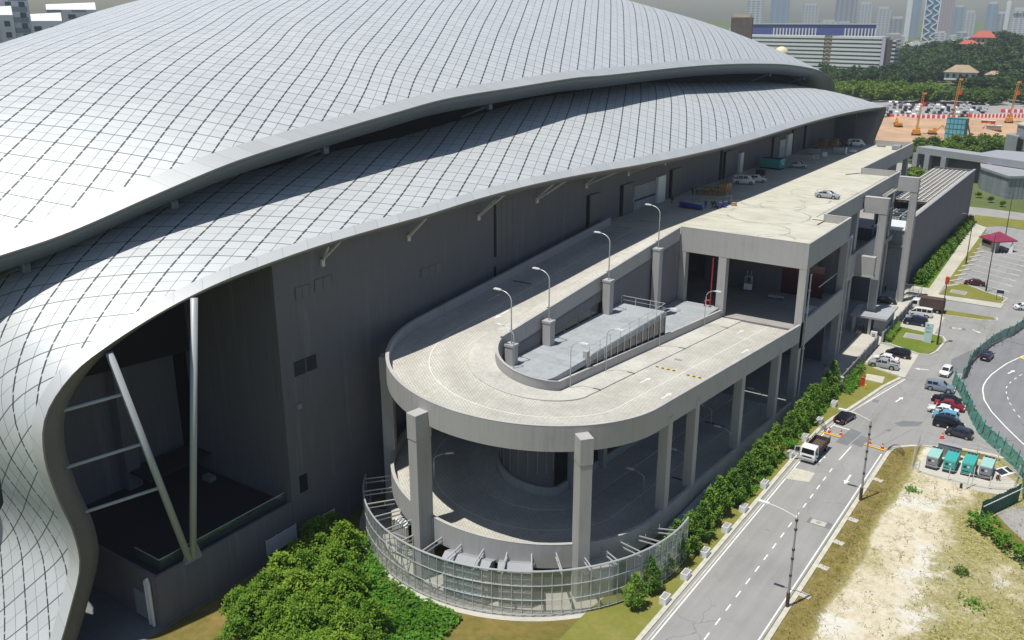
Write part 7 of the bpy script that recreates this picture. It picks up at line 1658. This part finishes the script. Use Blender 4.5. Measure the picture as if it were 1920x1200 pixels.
for m, p0, p1, t, zt, lab in TW:
    a, b = np.array(at(p0, t)), np.array(at(p1, t)); d = b - a; n_ = np.array((-d[1], d[0])) / np.linalg.norm(d) * 26
    T = thing('skyline_tower', lab, 'tower', (*a, 0), 'hazy city blocks' if 'hazy mass' in lab else None); mb = MB(); mb.prism([tuple(a), tuple(b), tuple(b + n_), tuple(a + n_)], 0, zt); mb.build('tower_body', m, T)
    e = d * .15; mb = MB(); mb.prism([tuple(a + e), tuple(b - e), tuple(b - e + n_ * .8), tuple(a + e + n_ * .2)], zt + .02, zt + (5 if 'hazy' not in lab else 2.2)); mb.build('plant_room', 'office_band', T)
    if m == 'tower_blue':
        mb = MB()
        for c in range(2):
            for k in range(12):
                z0, z1 = k * 9, k * 9 + 9; q0, q1 = (c + .02) / 2, (c + .98) / 2; A = a + d * (q0 if k % 2 else q1) - n_ * .03; B = a + d * (q1 if k % 2 else q0) - n_ * .03; mb.bar((*A, z0), (*B, z1), 2.2)
        for q in (0, 1): A = a + d * q - n_ * .03; mb.bar((*A, 0), (*A, zt), 2.0)
        mb.build('brace', 'tower_white', T)
    if 'lettering' in lab:
        mb = MB()
        for k in range(9):
            q = .15 + k * .075 + (.05 if k > 4 else 0); A = a + d * q - n_ * .03; mb.bar((*A, zt - 7), (*(A + d * .02), zt - 5.4 + (k % 3) * .6), 1.6)
        mb.build('lettering', 'office_glass', T)
# things seen over the left and right shoulders of the roof
x, y = at(1451, 420); T = thing('dome_tower', 'cream ball on a mast just behind the roof ridge', 'water tower', (x, y, 0)); mb = MB(); mb.cyl((x, y, 0), .8, 32, 10); mb.build('mast', 'tower_white', T)
mb = MB(); mb.sweep([[(x + 3.0 * math.sin(p) * math.cos(q), y + 3.0 * math.sin(p) * math.sin(q), 34.3 - 3.0 * math.cos(p)) for q in np.linspace(0, 2 * PI, 25)] for p in np.linspace(.02, PI - .02, 14)]); mb.build('ball', 'beige_ball', T, smooth=True)
x, y = at(1376, 430); T = thing('brown_tower', 'plain brown tower top behind the roof ridge', 'tower', (x, y, 0)); mb = MB(); mb.obox((x, y, 0), 9, 8, 49, .3); mb.build('tower_body', 'office_core', T); mb = MB(); mb.obox((x, y, 49.01), 7, 6, 1.5, .3); mb.build('parapet', 'tile_cream', T)
for k, (px, t, w, zt, m, lab) in enumerate(((8, 330, 10, 56, 'tower_grey', 'blue grey apartment block at the far left over the roof'), (-30, 330, 12, 60, 'tower_white', 'white apartment block cut by the left edge'), (38, 345, 11, 52, 'tower_white', 'white apartment block with slanted roof over the left of the hall'), (66, 360, 12, 58, 'tower_pale', 'pale apartment block right of the slanted roof'), (110, 380, 16, 50, 'tower_white', 'low white apartment block behind the roof shoulder'), (170, 420, 18, 54, 'tower_pale', 'pale apartment block hidden mostly by the roof crown'))):
    x, y = at(px, t); ang = math.atan2(y, x) - PI / 2; T = thing('apartment_block', lab, 'apartment block', (x, y, 0), None, ang); o0 = (0, 0, 0)
    mb = MB(); mb.box(-w / 2, w / 2, 0, 10, 0, zt - 2); mb.build('wall', m, T, org=o0); mb = MB(); mb.add([(-w / 2, 0, zt - 2), (w / 2, 0, zt - 2), (w / 2, 10, zt - 2), (-w / 2, 10, zt - 2), (-w / 2, 3, zt), (w / 2, 3, zt + .8)], [(0, 1, 5, 4), (2, 3, 4, 5), (1, 2, 5), (3, 0, 4)]); mb.build('roof', 'tower_white', T, org=o0)
    for c in range(3):
        for r_ in range(5): mb = MB(); mb.box(-w / 2 + w * (c + .25) / 3, -w / 2 + w * (c + .7) / 3, -.06, 0, zt - 5.5 - r_ * 3.4, zt - 3.8 - r_ * 3.4); mb.build('window', 'office_glass', T, org=o0)
# grey buildings at the right, beyond the lattice block
T = thing('patterned_block', 'low faceted block with a pale patterned wall beyond the lattice roof', 'building', (-33, 310, 0))
blocks('pattern_tiles', (.30, .34, .37), (.24, .27, .30), 1.6, .8, (.14, .15, .17), .6, .06, .1)
mb = MB(); mb.prism([(-44, 336), (-38.5, 305), (-29.6, 291.8), (-12, 306), (10, 330), (10, 345), (-40, 348)], 0, 6.0); mb.build('wall', 'pattern_tiles', T)
mb = MB(); mb.prism([(-44.3, 336), (-38.8, 304.8), (-29.6, 291.3), (-11.7, 305.6), (10.4, 330), (10.4, 345.4), (-40.3, 348.4)], 6.01, 6.7); mb.build('roof_edge', 'bldg_panel', T)
T = thing('grey_gallery', 'long grey raised gallery with dark openings behind the patterned block', 'building', (-45, 318, 0))
a, b = np.array((-62, 326)), np.array((-8, 277 + 30)); a, b = np.array((-61.0, 323)), np.array((-14, 300)); d = (b - a) / np.linalg.norm(b - a); nn = np.array((-d[1], d[0])) * 6
mb = MB(); mb.prism([tuple(a), tuple(b), tuple(b + nn), tuple(a + nn)], 6.9, 9.0); mb.build('gallery_beam', 'bldg_panel', T)
mb = MB(); mb.prism([tuple(a + nn * .5), tuple(b + nn * .5), tuple(b + nn * .9), tuple(a + nn * .9)], 0, 6.88); mb.build('back_wall', 'wall_paint', T)
for q in (0, .085, .2, .5, .75, .98): p = a + (b - a) * q; mb = MB(); mb.obox((*(p + nn * .1), 0), 1.8, 1.6, 6.88, math.atan2(d[1], d[0])); mb.build('pier', 'bldg_panel', T)
T = thing('pale_office', 'pale grey angular office cut by the right edge beside the grey road', 'building', (-30, 372, 0))
mb = MB(); mb.prism([(-37.8, 371), (-31.5, 362), (10, 372), (0, 392), (-36, 384)], 0, 13); mb.build('wall', 'bldg_panel', T); mb = MB(); mb.prism([(-41, 372), (-36.5, 366.5), (-35, 374), (-39, 378)], 3.5, 9.5); mb.build('bay_box', 'ac_grey', T); mb = MB(); mb.prism([(-36.6, 366.2), (-34.6, 363.2), (-34.4, 364), (-36.2, 367)], 5, 9); mb.build('window', 'dark_glass', T); mb = MB(); mb.prism([(-38.1, 371), (-31.6, 361.6), (10.4, 372), (0, 392.4), (-36.2, 384.4)], 13.01, 13.5); mb.build('roof_edge', 'concrete_pale', T)
car('sedan', *at(1905, 322), 60, 'silver', 'silver car parked below the pale angular office', z=.06)
T = thing('link_fence', 'thin wire fence along the pavement before the patterned wall', 'fence', (-35, 282, 0)); mb = MB()
fp = [(-41, 300), (-34, 288), (-29, 284), (-14, 296)]
for a_, b_ in zip(fp[:-1], fp[1:]):
    a_, b_ = np.array(a_, float), np.array(b_, float); L = np.linalg.norm(b_ - a_)
    for k in range(int(L / 2)): p = a_ + (b_ - a_) * k * 2 / L; mb.bar((*p, 0), (*p, 1.8), .06)
    mb.bar((*a_, 1.75), (*b_, 1.75), .05); mb.bar((*a_, .9), (*b_, .9), .04)
mb.build('fence_wires', 'grey_metal', T)
# ------------------------------------------------------------------ light, air, camera
SX, SY = .13, .30                       # how far shadows run per metre of height
elev = math.atan(1 / math.hypot(SX, SY))
from mathutils import Vector
sun = bpy.data.objects.new('sun', bpy.data.lights.new('sun', 'SUN')); COL.objects.link(sun)
sun.data.energy = 5.0; sun.data.angle = R(.53); sun.data.color = (1, .965, .90)
sun.rotation_euler = Vector((SX, SY, -1)).to_track_quat('-Z', 'Y').to_euler()
w = bpy.data.worlds.new('World'); SC.world = w; w.use_nodes = True
nt = w.node_tree; nt.nodes.clear(); sky = nt.nodes.new('ShaderNodeTexSky'); sky.sky_type = 'NISHITA'; sky.sun_disc = False
sky.sun_elevation = elev; sky.sun_rotation = math.atan2(-SX, -SY) ; sky.altitude = 50; sky.air_density = 1.0; sky.dust_density = 1.0; sky.ozone_density = 2.5
bg = nt.nodes.new('ShaderNodeBackground'); bg.inputs[1].default_value = .085; ow = nt.nodes.new('ShaderNodeOutputWorld')
nt.links.new(sky.outputs[0], bg.inputs[0]); nt.links.new(bg.outputs[0], ow.inputs[0])
HAZE = True
if HAZE:
    m, nt, nd, lk = new_mat('haze'); pv = nt.nodes.new('ShaderNodeVolumePrincipled'); pv.inputs['Color'].default_value = (.80, .88, 1, 1); pv.inputs['Density'].default_value = HZ if 'HZ' in globals() else .00013; pv.inputs['Anisotropy'].default_value = .2
    o_ = nt.nodes.new('ShaderNodeOutputMaterial'); lk.new(pv.outputs[0], o_.inputs['Volume']); M['haze'] = m
    hz = MB().box(-900, 500, -120, 2800, -1, 118).build('haze', 'haze'); struct(hz, 'stuff'); tag(hz, 'thin blue haze over the distant city', 'haze')
cam = bpy.data.objects.new('camera', bpy.data.cameras.new('camera')); COL.objects.link(cam); SC.camera = cam
cam.location = (0, 0, 50); cam.rotation_euler = (R(90 - 18.576), 0, R(34.552))
cam.data.sensor_width = 36; cam.data.lens = 36 * 1701.9 / 1920; cam.data.clip_start = .5; cam.data.clip_end = 20000
SC.view_settings.view_transform = 'Standard'; SC.view_settings.look = 'None'; SC.view_settings.gamma = 1; SC.view_settings.exposure = 0
SC.cycles.max_bounces = 6; SC.cycles.diffuse_bounces = 3; SC.cycles.glossy_bounces = 3; SC.cycles.transparent_max_bounces = 12; SC.cycles.volume_bounces = 0
SC.cycles.use_denoising = True
try: SC.cycles.denoiser = 'OPENIMAGEDENOISE'
except Exception: pass
# to metres
for o in list(COL.objects):
    for k_ in ('_org', '_v'):
        if k_ in o: del o[k_]
    if o.parent is None:
        o.location = [c * S for c in o.location]
        if o.type in ('MESH', 'EMPTY'): o.scale = [c * S for c in o.scale]
